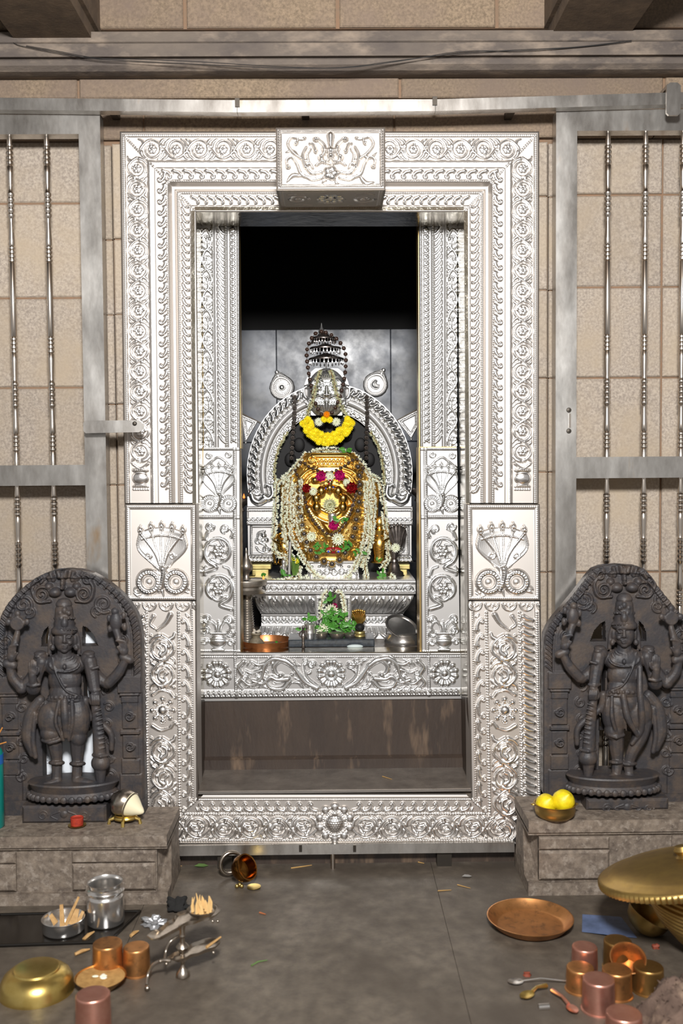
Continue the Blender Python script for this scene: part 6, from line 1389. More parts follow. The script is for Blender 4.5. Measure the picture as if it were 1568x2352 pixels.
    ct([(200, 1514, 0), (222, 1552, -4), (246, 1570, 0)], [16, 14, 12.5]); el(250, 1568, 13, 12, 2); ct([(250, 1568, 2), (272, 1545, 6), (290, 1512, 10)], [13, 12.5, 9]); tb([(283, 1509, 10), (298, 1515, 10)], [10, 10])   # raised rear arm, right
    el(284, 1494, 11, 13, 14, 8)
    for k in range(4): ct([(290-k*4, 1488, 18), (287-k*5, 1474-k*2, 20), (276-k*3, 1472, 22)], [3.4, 3.2, 2.6])
    ct([(278, 1498, 18), (270, 1486, 22)], [3.6, 3])
    ct([(96, 1520, 10), (84, 1556, 12), (80, 1582, 20)], [15, 13, 12]); el(77, 1580, 17, 17, 20, 15); ct([(78, 1580, 24), (76, 1566, 34), (75, 1550, 38)], [13, 10, 9]); el(75, 1543, 10.5, 12, 40, 6)      # open palm
    for k in range(4): ct([(67+k*5.4, 1538, 42), (67+k*5.2, 1528-(k in (1, 2))*2, 43), (68+k*4.8, 1520-(k in (1, 2))*4, 41)], [2.9, 2.8, 2.3])
    ct([(84, 1548, 42), (89, 1541, 44), (89, 1534, 44)], [3.2, 3, 2.4])
    tb([(64, 1572, 36), (76, 1576, 40), (90, 1572, 36)], 4)
    ct([(206, 1518, 8), (213, 1555, 12), (217, 1582, 16)], [16, 14, 12.5]); tb([(200, 1532, 18), (213, 1536, 24), (226, 1532, 18)], 3.4); tb([(204, 1584, 20), (217, 1588, 28), (229, 1584, 20)], 3.2); el(219, 1600, 12, 14, 22, 10)      # hand on the mace
    for k in range(4): ct([(211+k*5, 1598, 30), (212+k*5, 1608, 33), (213+k*4.6, 1618, 30)], [3.2, 3.2, 2.6])
    ct([(210, 1596, 28), (206, 1608, 28), (209, 1617, 27)], [3.6, 3.2, 2.8])
    ct([(219, 1616, 18), (223, 1650, 18), (227, 1700, 18), (229, 1730, 18)], [10, 12, 14, 15], 14)
    for k in range(9): y_ = 1632+k*11; tb([(212+k*.9, y_+4, 26), (222+k*.9, y_, 31), (234+k*.9, y_-4, 26)], 2)
    el(231, 1752, 22, 20, 18, 20); tb([(214, 1734, 22), (231, 1738, 34), (248, 1734, 22)], 4); ct([(230, 1768, 18), (231, 1798, 18)], [14, 10])
    for k in range(5): ct([(216+k*7, 1742, 30-abs(k-2)*4), (220+k*5.5, 1766, 32-abs(k-2)*5)], 2.2)
    # emblems in the rear hands
    mb.lathe([(0, -5*s), (15*s, -5*s), (17*s, 0), (15*s, 5*s), (0, 5*s)], 24, P(40, 1432, 12), rotto((0, 1, 0)))
    for an in (math.pi/2, math.pi*.05, math.pi*.95, -math.pi/2): mb.ball(P(40+22*math.cos(an), 1432-22*math.sin(an), 12), (7*s, 5*s, 8*s), 10, 8)
    ct([(40, 1455, 12), (34, 1478, 14)], [7, 9])
    el(266, 1428, 14, 22, 12, 11); el(264, 1404, 9, 9, 12); el(250, 1420, 5, 9, 10); el(284, 1414, 6, 9, 10); el(252, 1444, 6, 9, 12); ct([(267, 1448, 12), (274, 1470, 14)], [9, 8]); el(286, 1440, 6, 10, 8)
    # cloth, legs, feet
    el(150, 1625, 48, 30, 4, 28)
    if mir > 0:
        el(122, 1652, 36, 46, 6, 27); el(178, 1650, 30, 52, 6, 27); el(118, 1682, 26, 22, 8, 24); el(180, 1690, 20, 26, 6, 22)
        ct([(122, 1680, 6), (128, 1720, 4), (131, 1750, 2), (130, 1790, 4)], [20, 16, 12, 12]); ct([(178, 1690, 6), (178, 1725, 2), (178, 1755, 2), (176, 1790, 4)], [19, 16, 12, 12])
        ct([(132, 1794, 8), (118, 1800, 18), (104, 1804, 26)], [11, 10, 8]); ct([(176, 1794, 8), (196, 1798, 16), (218, 1803, 22)], [12, 11, 8])
        for k in range(5): el(100+k*4.5, 1805, 3.2, 3, 30-k*0.6); el(208+k*4.4, 1804, 3.2, 3, 30-k*1.6)
        for x_, y_ in ((130, 1752), (178, 1754)): tb([(x_-15, y_, 4), (x_-10, y_+1, 14), (x_, y_+2, 19), (x_+10, y_+1, 14), (x_+15, y_, 4)], 4.4)
        tb([(98, 1700, 16), (114, 1706, 30), (130, 1702, 28), (146, 1694, 18)], 4.5)
        ct([(148, 1612, 30), (150, 1650, 34), (152, 1690, 26)], [9, 10, 7]); ct([(165, 1612, 30), (166, 1660, 33), (158, 1700, 24)], [5, 5, 4]); ct([(135, 1612, 30), (128, 1660, 34), (146, 1700, 24)], [4, 4, 4])
    else:
        el(168, 1652, 32, 48, 6, 26); el(118, 1650, 34, 48, 6, 27); el(172, 1690, 22, 24, 8, 22)
        ct([(168, 1690, 6), (166, 1730, 4), (164, 1760, 4), (166, 1792, 8)], [20, 17, 13, 12]); ct([(168, 1796, 10), (186, 1802, 20), (206, 1806, 26)], [12, 10, 7])
        ct([(104, 1672, 8), (112, 1705, 12), (130, 1740, 10), (138, 1770, 8), (136, 1792, 10)], [20, 17, 14, 11, 11]); ct([(138, 1794, 12), (128, 1802, 22)], [12, 10])
        for x_, y_ in ((165, 1762), (137, 1766)): tb([(x_-15, y_, 6), (x_-9, y_+1, 16), (x_, y_+2, 21), (x_+9, y_+1, 16), (x_+15, y_, 6)], 4.2)
        for k in range(5): el(194+k*4.4, 1807, 3.2, 3, 30-k*1.4); el(118+k*4, 1804, 3, 3, 30-k*.6)
        tb([(150, 1700, 18), (166, 1706, 30), (182, 1700, 20)], 4.5); ct([(112, 1545, 20), (112, 1600, 34), (108, 1650, 36), (110, 1690, 28), (130, 1720, 24)], [6.5, 7, 8, 7, 5]); ct([(150, 1612, 30), (140, 1660, 36), (118, 1700, 30)], [7, 8, 5]); ct([(176, 1612, 28), (176, 1660, 33), (164, 1700, 26)], [4, 5, 4])
    for k in range(7): ct([(104+k*14, 1610, 24-abs(k-3)*3), (100+k*15, 1650, 32-abs(k-3)*5), (104+k*13, 1690, 22-abs(k-3)*3)], 2.0)
    ct([(92, 1608, 0), (70, 1640, 2), (64, 1690, 2), (76, 1730, 2)], [12, 14, 15, 10]); ct([(86, 1612, 6), (62, 1650, 8), (58, 1700, 8)], [5, 5, 6]); ct([(80, 1640, 10), (76, 1700, 10), (82, 1738, 8)], [5, 6, 6])
    ct([(196, 1608, 2), (204, 1640, 0), (252, 1680, -4), (256, 1720, -4)], [10, 8, 8, 6])
    remeshed(mb, 'figure', 'statue', e)
    # ---- pedestal under the figure
    (lx0, lx1, ly0, ly1), (bx0, bx1, by0, by1) = ped
    Yl = -.205; s2 = S(Yl)
    a, b = W(lx0, ly1, Yl), W(lx1, ly0, Yl); cxm = (a.x+b.x)/2; hwid = (b.x-a.x)/2
    mb = MB(); n = 14; mb.lathe([(.80, a.z), (.97, a.z+.006), (1, a.z+.014), (.9, (a.z+b.z)/2), (.96, b.z-.010), (1, b.z-.004), (.97, b.z)], 36, (cxm, -.150, 0), sx=hwid, sy=.062)
    for k in range(18): an = math.pi+math.pi*(k+.5)/18; mb.ball((cxm+hwid*.97*math.cos(an), -.150+.061*math.sin(an), a.z+.011), (.009, .006, .009), 8, 6)
    mb.build('lotus_base', 'statue', e, angle=.5)
    a, b = W(bx0, by1, -.192), W(bx1, by0, -.192); mb = MB(); mb.block(a.x, b.x, -.192, -.09, Zp, b.z, .006); mb.build('base_block', 'statue', e)
    R = Relief(bx1-bx0, by1-by0, 1.4); wq, hq = bx1-bx0, by1-by0; m2 = wq/2
    for sg in (-1, 1): R.spiral(m2+sg*48, hq*.5, 12, 3, 0, 1.4*sg, 2.4, 2, 4); R.stroke([(m2+sg*10, hq*.3), (m2+sg*30, hq*.5), (m2+sg*14, hq*.7)], 3, 2, 4)
    R.stamp(m2, hq*.45, 10, 5); R.B[:] = -1.5
    R.build('base_carving', 'statue', e, pxquad(bx0, by0, bx1, by1, -.1915), thresh=.3, amp=4)
    a, b = W(FX(148)-166, 1850, YS_), W(FX(148)+172, 1850, YS_); sl0 = fm(np.array([172-hw(1845), 172+hw(1845)]), np.array([1850-y0, 1850-y0]), np.zeros(2))
    xa, xb = sorted((sl0[0][0], sl0[1][0])); MB().box(xa, xb, YS_-.012, -.078, Zp, sl0[0][2]+.012).build('slab_foot', 'statue', e, smooth=False)
    return e
OUT = [(2, 1304), (30, 1306), (52, 1313), (75, 1325), (98, 1341), (122, 1362), (142, 1386), (156, 1410), (164, 1436), (167, 1460), (167.5, 1550), (168, 1700), (169, 1860)]
statue(1, 148, 0, .1765, 'black stone deity statue at left, white board showing between its legs', OUT, 1895, ((50, 263, 1804, 1848), (50, 243, 1850, 1896)))
OUT2 = [(2, 1304), (40, 1307), (58, 1314), (72, 1330), (100, 1367), (130, 1404), (152, 1429), (164, 1448), (172, 1466), (174, 1500), (174, 1560), (174, 1700), (174, 1860)]
statue(-1, 1433, -12, .1945, 'black stone deity statue at right, standing behind the bowl of lemons', OUT2, 1880, ((1310, 1530, 1788, 1832), (1347, 1536, 1834, 1879)))
# ------------------------------------------------------------------ vessels and offerings on the hall floor and plinths
M['copper_pink'] = mat('pink_copper', '#e3ab98', 0.36, .92, spots='#cf8f7c', scale=30, width=.4)
M['copper_brown'] = mat('brown_copper', '#d69a62', 0.38, .92, spots='#b57f4c', scale=24, width=.4, spots2='#9a714c', scale2=50, mid2=.62)
M['copper_dark'] = mat('aged_copper_brass', '#b78f55', 0.38, .92, spots='#8f6c3c', scale=18, width=.4)
M['brass'] = mat('polished_brass', '#dec57a', 0.30, .95, spots='#c4a65a', scale=22, width=.4)
M['brass_worn'] = mat('worn_brass', '#bd9f5c', 0.40, .92, spots='#9c8150', scale=16, width=.4)
M['steel_pol'] = mat('polished_steel', '#dedbd7', 0.24, .95)
M['silver_lamp'] = mat('old_silver', '#c9c0b4', 0.30, 1.0, spots='#94897c', scale=40, width=.4)
M['wood'] = mat('wood_chip', '#c09a66', 0.7, 0, spots='#a67f4c', scale=60)
M['cream'] = mat('cotton_wick', '#d9b377', 0.85)
M['blacktray'] = mat('black_enamel', '#15120f', 0.18, 0, spec=.6)
def gthing(name, label, cat, px, py, Z, m, prof, part='body', n=40, group=None, wob=None):
    c = G(px, py, Z); s = (c.y-CAM.y)/F; e = empty(name, c, label, cat, group)
    mb = MB(); mb.lathe([(r*s, h*s) for r, h in prof], n, c, wob=wob); mb.build(part, m, e); return e, c, s
def cup_prof(r, h, t=.93): return [(r*1.0, 0), (r*1.07, 0), (r*1.06, 2.2), (r*.985, 4), (r*.97, h*.5), (r*.95, h-6), (r*.945, h-2.5), (r*.90, h-.3), (r*.82, h), (r*.5, h-.6), (0, h-.8)]
GR = 'upturned copper tumblers on the floor at right'; GL = 'upturned copper tumblers on the floor at left'
for px, py, r, h, m, g, lb in ((248, 2236, 36, 74, 'copper_brown', GL, 'brown copper tumbler upside down behind the dish of sandal paste'),
        (314, 2233, 32, 62, 'copper_brown', GL, 'brown copper tumbler upside down beside the silver leaf lamp'),
        (215, 2372, 42, 94, 'copper_pink', GL, 'pink copper tumbler upside down at the bottom left, in front of the dish of paste'),
        (1342, 2236, 31, 66, 'copper_pink', GR, 'pink copper tumbler upside down, nearest to the round copper plate'),
        (1418, 2222, 34, 66, 'copper_dark', GR, 'dark copper tumbler upside down behind the tipped open one'),
        (1488, 2274, 37, 58, 'copper_dark', GR, 'brassy brown tumbler upside down at the right end of the cluster'),
        (1332, 2272, 34, 54, 'copper_brown', GR, 'brown copper tumbler upside down at the left end of the cluster, by the spoons'),
        (1416, 2285, 36, 62, 'copper_brown', GR, 'brown copper tumbler upside down in the middle of the cluster, behind the shiny pink one'),
        (1374, 2318, 39, 74, 'copper_pink', GR, 'shiny pink copper tumbler upside down in front of the cluster'),
        (1432, 2402, 44, 80, 'copper_pink', GR, 'blurred pink copper tumbler upside down at the bottom edge, nearest the brown shawl')):
    gthing('copper_tumbler', lb, 'tumbler', px, py, 0, m, cup_prof(r, h), group=g)
# the one that lies open towards us
c = G(1448, 2262, 0); s = (c.y-CAM.y)/F; e = empty('copper_tumbler', c, 'tipped copper tumbler leaning with its open mouth towards us', 'tumbler', GR)
rm = rotto((-.10, -.50, .86)); mb = MB(); base = c+Vector((0, .028, .012))
mb.lathe([(0, 0), (30*s, 0), (33*s, 3*s), (35*s, 30*s), (37*s, 52*s), (41*s, 57*s), (42*s, 60*s), (40*s, 60.5*s), (36*s, 55*s), (33*s, 30*s), (31*s, 5*s), (0, 4*s)], 36, base, rm); mb.build('body', 'copper_brown', e)
# left group
e, c, s = gthing('brass_bowl', 'large shiny brass bowl lying upside down at the bottom left', 'bowl', 85, 2274, 0, 'brass', [(84, 0), (87, 0), (87.5, 3), (86, 8), (83, 22), (76, 36), (64, 46), (54, 50), (52, 54), (48, 55.5), (0, 54)], 'shell', 56)
e, c, s = gthing('paste_dish', 'brown dish of yellow sandal paste between the tumblers and the brass bowl', 'dish', 231, 2268, 0, 'copper_dark', [(0, .5), (32, .5), (36, 2), (52, 18), (58, 27), (60, 27.5), (58.5, 25), (50, 18), (0, 17)], 'dish')
mb = MB(); mb.lathe([(50*s, 0), (56*s, 6.5*s), (30*s, 7.5*s), (0, 8*s)], 36, c+Vector((0, 0, 18*s)), wob=lambda a, j: 1+.015*math.sin(5*a+j)); mb.build('paste', mat('sandal_paste', '#b08a52', .75, 0, spots='#94703f', scale=60), e)
mb = MB(); [mb.ball(c+Vector((random.uniform(-14, 12)*s, random.uniform(-8, 6)*s, 27*s)), (random.uniform(4, 9)*s, random.uniform(4, 7)*s, 2.2*s), 9, 6) for _ in range(6)]; mb.build('white_lump', 'jasmine', e)
# black tray with jar and bowl
q = [G(-90, 2180), G(250, 2168), G(322, 2098), G(0, 2106)]
e = empty('black_tray', q[0], 'low glossy black tray on the floor at left under the steel jar', 'tray')
mb = MB(); T = .006; mb.hexa([*q, *[p+Vector((0, 0, T)) for p in q]]); mb.build('base', 'blacktray', e, smooth=False)
mb = MB(); k = len(q)
for i in range(4): mb.tube([q[i]+Vector((0, 0, T)), q[(i+1) % 4]+Vector((0, 0, T))], .0035, 8)
mb.build('rim', 'blacktray', e)
e, c, s = gthing('steel_jar', 'polished steel jar with a narrow neck standing open on the black tray', 'jar', 243, 2118, T, 'steel_pol', [(0, 0), (39, 0), (42, 2), (43, 5), (43, 62), (42, 66), (38.5, 70), (39, 72), (44, 75), (45, 79), (43, 82), (39, 85), (38.5, 90), (41, 95), (41.5, 97), (40, 97), (37.5, 92), (37, 86), (37, 70), (40, 62), (40, 8), (0, 6)], 'body', 48)
e, c, s = gthing('steel_bowl', 'wide polished steel bowl holding wood chips on the black tray', 'bowl', 146, 2137, T, 'steel_pol', [(0, 0), (44, 0), (47, 2), (48, 5), (48.5, 28), (50, 31), (49, 32), (47, 30), (46, 6), (0, 4)], 'body', 44)
for i, (x0, y0, x1, y1, w_) in enumerate(((143, 2128, 138, 2082, 12), (150, 2126, 179, 2064, 8), (165, 2124, 172, 2092, 22), (128, 2122, 112, 2106, 14), (178, 2122, 188, 2098, 10))):
    s2 = s; a = G(x0, y0, T+.012); b = a+Vector(((x1-x0)*s2, .012, (y0-y1)*s2)); d = (b-a).normalized(); sd = d.cross(Vector((0, 1, 0))).normalized()*w_*.5*s2; t = Vector((0, .003, 0))
    mb = MB(); mb.hexa([a-sd, a+sd, a+sd+t, a-sd+t, b-sd*.7, b+sd*.6, b+sd*.6+t, b-sd*.7+t]); ch = empty('wood_chip', a, ['pale wood chip standing at the back left of the steel bowl', 'long thin wood chip leaning right in the steel bowl', 'broad wood chip standing in the middle of the steel bowl', 'short wood chip at the left rim of the steel bowl', 'thin wood chip at the right rim of the steel bowl'][i], 'wood chip', 'wood chips in the steel bowl'); mb.build('chip', 'wood', ch, smooth=False)
# loose chips on tray
for x, y, x2, y2, lb in ((192, 2158, 216, 2140, 'wood chips lying on the tray right of the steel bowl'), (300, 2150, 318, 2138, 'pale wood chip lying right of the brown tumblers'), (172, 2192, 206, 2180, 'thin wood sliver on the floor before the black tray')):
    a, b = G(x, y, .006), G(x2, y2, .006); mb = MB(); mb.tube([a, (a+b)/2+Vector((0, 0, .002)), b], [.004, .005, .002], 5); tag(mb.build('wood_sliver', 'wood', None), lb, 'wood chip')
# silver leaf lamp
c = G(420, 2243); s = (c.y-CAM.y)/F; la = empty('leaf_lamp', c, 'old silver lamp with two leaf shaped trays and a curved handle', 'lamp')
mb = MB(); mb.lathe([(0, 0), (15*s, 0), (17*s, 3*s), (16*s, 10*s), (10*s, 17*s), (6*s, 22*s), (4*s, 30*s), (7*s, 36*s), (10*s, 40*s), (6*s, 46*s), (4*s, 54*s), (7*s, 60*s), (12*s, 64*s), (15*s, 72*s), (11*s, 78*s), (6*s, 82*s), (5*s, 92*s), (8*s, 98*s), (6*s, 104*s), (7*s, 118*s), (9*s, 124*s), (0, 125*s)], 20, c); mb.build('stem', 'silver_lamp', la)
def tray(nm, pts, Z, th=.003, lip=.006):
    pp = cat_rom(pts+[pts[0]], 3)[:-1]; P_ = [G(x, y, Z) for x, y in pp]; ce = sum(P_, Vector((0, 0, 0)))/len(P_); n = len(P_)
    vs = [p+Vector((0, 0, lip)) for p in P_]+[ce+(p-ce)*.84 for p in P_]+[ce+(p-ce)*.84-Vector((0, 0, th)) for p in P_]+[p+Vector((0, 0, lip-th*.6)) for p in P_]
    fs = [tuple(n+i for i in range(n)), tuple(2*n+i for i in range(n))[::-1]]
    for a_, b_ in ((0, 1), (2, 3), (3, 0)):
        for i in range(n): j = (i+1) % n; fs.append((a_*n+i, a_*n+j, b_*n+j, b_*n+i))
    mb = MB(); mb.add(vs, fs); return mb.build(nm, 'silver_lamp', la)
tray('upper_tray', [(337, 2155), (352, 2143), (366, 2140), (382, 2124), (398, 2116), (408, 2102), (432, 2094), (448, 2082), (476, 2078), (496, 2082), (506, 2096), (494, 2108), (470, 2112), (450, 2120), (428, 2124), (408, 2136), (390, 2146), (372, 2156), (352, 2164)], .112)
tray('lower_tray', [(384, 2205), (398, 2195), (414, 2190), (428, 2184), (440, 2173), (456, 2167), (478, 2160), (498, 2162), (506, 2170), (494, 2180), (474, 2186), (456, 2194), (438, 2198), (424, 2206), (402, 2211)], .048)
for nm, pts, r in (('handle', [(392, 2207, .05), (372, 2206, .05), (352, 2216, .04), (340, 2238, .02), (337, 2262, .006)], 4), ('scroll_brace', [(410, 2150, .085), (392, 2162, .08), (381, 2184, .062), (379, 2204, .05)], 3.4)):
    mb = MB(); mb.tube([G(x, y, z) for x, y, z in cat_rom(pts, 5)], r*s, 10); mb.build(nm, 'silver_lamp', la)
mb = MB(); mb.ball(G(338, 2270, .006), 6.5*s, 12, 8); mb.build('handle_ball', 'silver_lamp', la)
for x, y, z in ((368, 2208, .05), (382, 2214, .046), (500, 2116, .11), (488, 2116, .11), (490, 2188, .047)): mb = MB(); mb.ball(G(x, y, z), 4*s, 8, 6); mb.build('bead_drop', 'silver_lamp', la)
cc = G(464, 2098, .118); mb = MB(); mb.lathe([(10*s, 0), (30*s, 2*s), (34*s, 9*s), (36*s, 11*s), (34*s, 12*s), (29*s, 6*s), (0, 4*s)], 28, cc); mb.build('wick_cup', 'silver_lamp', la)
for k in range(15):
    an = 2*math.pi*k/15; p = cc+Vector((22*s*math.cos(an)*(1 if k % 3 else .4), 16*s*math.sin(an), 6*s)); mb = MB(); mb.tube([p, p+Vector((random.uniform(-2, 2)*s, 0, random.uniform(14, 20)*s)), p+Vector((random.uniform(-5, 5)*s, 0, random.uniform(26, 38)*s))], [4*s, 3.2*s, .6*s], 6)
    o = mb.build('wick', 'cream', None); w_ = empty('cotton_wick', p, 'rolled cotton wick standing in the cup of the silver leaf lamp', 'wick', 'cotton wicks in the leaf lamp cup'); o.parent = w_; o.location = -p
a, b = G(474, 2176, .056), G(507, 2152, .060); mb = MB(); mb.tube([a, b], [4*s, 2.5*s], 5); tag(mb.build('wood_sliver', 'wood', None), 'orange brown wood sliver lying in the lower tray of the leaf lamp', 'wood chip')
def lump(name, px, py, Z, rx, ry, rz, m, label, cat, amp=.25, seed=1, nu=26, nv=16):
    c = G(px, py, Z); s = (c.y-CAM.y)/F; r_ = np.random.default_rng(seed); ph = r_.uniform(0, 6, 12); fq = r_.integers(2, 6, 12); mb = MB(); mb.ball((0, 0, 0), 1, nu, nv); out = []
    for v in mb.v:
        k = 1+amp*sum(math.sin(fq[i]*(v.x if i % 3 == 0 else v.y if i % 3 == 1 else v.z)*2.2+ph[i]) for i in range(12))/4
        out.append(Vector((v.x*rx*k*s, v.y*ry*k*s, max(v.z*rz*k*s, -rz*.5*s)))+c+Vector((0, 0, rz*.5*s)))
    mb.v = out; return tag(mb.build(name, m, None, angle=1.5), label, cat)
lump('foil_lump', 355, 2126, 0, 20, 16, 14, mat('crumpled_foil', '#a7a8aa', .35, .6), 'crumpled grey foil on the floor behind the leaf lamp tray', 'foil', .5, 3)
lump('black_cloth', 408, 2092, 0, 26, 16, 20, mat('black_rag', '#191817', .9), 'small black rag behind the wick cup of the leaf lamp', 'cloth', .4, 5)
# little brass bell lamp by the threshold
c = G(562, 2030); s = (c.y-CAM.y)/F; e = empty('brass_hand_lamp', c, 'small brown brass hand lamp with a ring handle lying before the threshold', 'lamp')
rm = rotto((.72, -.48, .50)); p = c+Vector((-.018, 0, .034)); mb = MB(); mb.lathe([(0, 0), (12*s, 0), (26*s, 6*s), (31*s, 16*s), (32*s, 26*s), (30*s, 30*s), (31*s, 33*s), (28*s, 33*s), (27*s, 26*s), (22*s, 12*s), (0, 8*s)], 28, p, rm); mb.build('cup', mat('brown_brass', '#9a6a30', .2, 1.0, spots='#5c3d1c', scale=30, width=.4), e)
mb = MB(); rc = G(530, 2020)+Vector((.0, .01, .040)); ux, uz = Vector((.92, .38, 0)), Vector((0, 0, 1)); mb.tube([rc+(ux*math.cos(t)+uz*math.sin(t))*26*s for t in np.linspace(0, 2*math.pi, 30)], 5*s, 10); mb.build('ring_handle', 'silver_lamp', e)
mb = MB(); p = G(551, 2040); [mb.ball(p+Vector((x*s, y*s, 5*s)), 5*s, 9, 6) for x, y in ((-7, 0), (4, 0), (-1, 8))]; mb.build('foot', 'brass', e)
p = G(583, 2040); mb = MB(); mb.lathe([(0, 1*s), (13*s, 1*s), (16*s, 3*s), (16*s, 4.5*s), (10*s, 4*s), (0, 4*s)], 24, p); tag(mb.build('brass_disc', 'brass', None), 'tiny pale brass dish beside the brown hand lamp', 'dish')
# right group
e, c, s = gthing('copper_plate', 'shallow round copper plate on the floor before the right plinth', 'plate', 1217, 2128, 0, 'copper_brown', [(0, .5), (70, .5), (76, 1.5), (84, 6), (96, 20), (100, 23), (100.5, 24.5), (98, 24.5), (94, 20), (82, 8), (74, 4.5), (0, 4)], 'dish', 64)
c = G(1474, 2142); s = (c.y-CAM.y)/F; e = empty('brass_bowl', c, 'small dull brass bowl tilted on its side beside the big brass pot', 'bowl')
mb = MB(); rm = rotto((.44, -.10, .89)); mb.lathe([(0, 0), (16*s, 1*s), (34*s, 10*s), (46*s, 26*s), (51*s, 44*s), (52*s, 48*s), (50*s, 48*s), (44*s, 28*s), (32*s, 13*s), (0, 4*s)], 40, c+Vector((-.004, 0, .004)), rm); mb.build('shell', 'brass_worn', e)
q = [(1337, 2100), (1390, 2103), (1426, 2106), (1462, 2153), (1395, 2146), (1336, 2139)]; mb = MB(); n = len(q)
P_ = [G(x, y, .002+(.006 if i in (1, 4) else 0)) for i, (x, y) in enumerate(q)]; mb.add(P_+[p-Vector((0, 0, .0012)) for p in P_], [(0, 1, 4, 5), (1, 2, 3, 4), (11, 10, 7, 6), (10, 9, 8, 7)]+[(i, (i+1) % n, (i+1) % n+n, i+n) for i in range(n)])
tag(mb.build('blue_paper', mat('blue_card', '#5b6a8c', .55, 0, spots='#46546f', scale=20), None, smooth=False), 'folded blue paper on the floor between the copper plate and the brass bowl', 'paper')
c = G(1660, 2190); s = (c.y-CAM.y)/F; e = empty('brass_pot', c, 'big ribbed brass pot at the right edge under a wide fluted lid', 'pot')
mb = MB(); pf = [(0, 0), (70, 0)]
for k in range(14):
    z = 4+k*11.5; r = float(np.interp(z, [0, 40, 80, 130, 165], [70, 115, 150, 176, 172])); pf += [(r-2, z), (r+1.4, z+3.5), (r+1.4, z+7), (r-.5, z+10)]
pf += [(160, 172), (164, 176), (158, 177), (150, 160)]
mb.lathe([(r*s, z*s) for r, z in pf], 64, c); mb.build('body', 'brass_worn', e)
lc = W(1578, 2000, c.y); le = empty('lid', (0, 0, 0)); le.parent = e; le['label'] = 'wide brass lid with a fluted rim, tilted'; rm = rotto((-.17, .17, .97)); s = (c.y-CAM.y)/F; mb = MB()
mb.lathe([(0, -4*s), (190*s, -14*s), (204*s, -13*s), (206*s, -6*s), (205*s, 4*s), (200*s, 8*s), (184*s, 11*s), (180*s, 14*s), (170*s, 18*s), (120*s, 27*s), (60*s, 32*s), (0, 33*s)], 200, lc, rm, wob=lambda a, j: 1+(.012*math.cos(100*a) if j in (2, 3, 4) else 0)); mb.build('dome', 'brass_worn', le, angle=1.2)
mb = MB(); mb.lathe([(24*s, 31*s), (14*s, 38*s), (22*s, 48*s), (16*s, 58*s), (0, 60*s)], 24, lc, rm); mb.build('knob', 'brass_worn', le)
def spoon(name, label, b, h, rx, ry, m, wd=3.2):
    c = G(*b, .004); d = G(*h, .008); s = (c.y-CAM.y)/F; e = empty(name, c, label, 'spoon'); ax = (d-c); L = ax.length; ax.normalize(); sd = ax.cross(Vector((0, 0, 1))).normalized(); rows = []
    for i in range(9):
        u = -1+2*i/8; hw_ = math.sqrt(max(1-u*u, .02)); rows.append([c+ax*(u*rx*s)+sd*(v*hw_*ry*s)+Vector((0, 0, -.004*(1-u*u)*(1-v*v)+.004)) for v in np.linspace(-1, 1, 7)])
    mb = MB(); mb.strip(rows); mb.strip([[p-Vector((0, 0, .0012)) for p in r[::-1]] for r in rows]); mb.build('bowl', m, e, angle=1.5)
    mb = MB(); mb.tube([c+ax*rx*s*.9+Vector((0, 0, .004)), c+ax*L*.5+Vector((0, 0, .008)), d], [wd*s*.7, wd*s*.6, wd*s], 8); mb.build('handle', m, e)
spoon('steel_spoon', 'long steel spoon on the floor left of the copper tumblers', (1184, 2257), (1300, 2253), 19, 13, 'steel_pol', 2)
spoon('brass_spoon', 'short brass spoon with a broad bowl below the long steel spoon', (1210, 2288), (1254, 2264), 20, 15, 'brass', 6)
spoon('copper_spoon', 'copper spoon lying bowl down left of the shiny pink tumbler', (1314, 2320), (1268, 2275), 18, 13, 'copper_pink', 6)
a = G(1248, 2312, .005); mb = MB(); mb.tube([G(1236, 2313, .005), G(1260, 2311, .005)], .0065, 14); e = tag(mb.build('steel_ferrule', 'steel_pol', None), 'short bright steel tube on the floor below the brass spoon', 'tube')
for x, y, lb in ((1210, 2241, 'red clay crumb behind the long steel spoon'), (1505, 2178, 'small red petal on the floor right of the tipped tumbler')): lump('red_crumb', x, y, 0, 9, 7, 6, mat('red_clay', '#7e3a26', .7), lb, 'crumb', .4, x, 12, 8)
# brown shawl at the lower right corner
c = G(1600, 2378); s = (c.y-CAM.y)/F; mb = MB(); rows = []
for i in range(40):
    a = math.pi*2*i/39; row = []
    for j in range(22):
        t = j/21; f = 1+.10*math.sin(5*a+1.3)+.07*math.sin(11*a+4*t)+.05*math.sin(17*a-6*t); r = (20+118*t**.8)*f; z = 118*(1-t**2.2)*(1+.10*math.sin(7*a+8*t)+.08*math.sin(13*a-5*t))
        row.append(c+Vector((r*s*math.cos(a), r*s*.9*math.sin(a), max(z*s, .002))))
    rows.append(row)
mb.strip(rows); e = empty('brown_shawl', c, 'crumpled brown woollen shawl at the lower right corner', 'cloth'); mb.build('folds', mat('brown_wool', '#6f5b4f', .95, 0, spots='#4c3c33', scale=34, width=.4, bump=.003, bscale=60, spots2='#85705f', scale2=20, mid2=.6), e, angle=2)
mb = MB()
for k in range(260):
    r = rows[random.randrange(39)]; p = r[random.randrange(21)]; d = (p-c).normalized(); mb.tube([p-d*.002, p+d*.003+rv()*.004, p+d*.002+rv()*.007], [.0014, .0012, .0006], 4, False)
o = mb.build('loose_wool', 'brown_wool' if 'brown_wool' in M else bpy.data.materials['brown_wool'], e); o['kind'] = 'stuff'
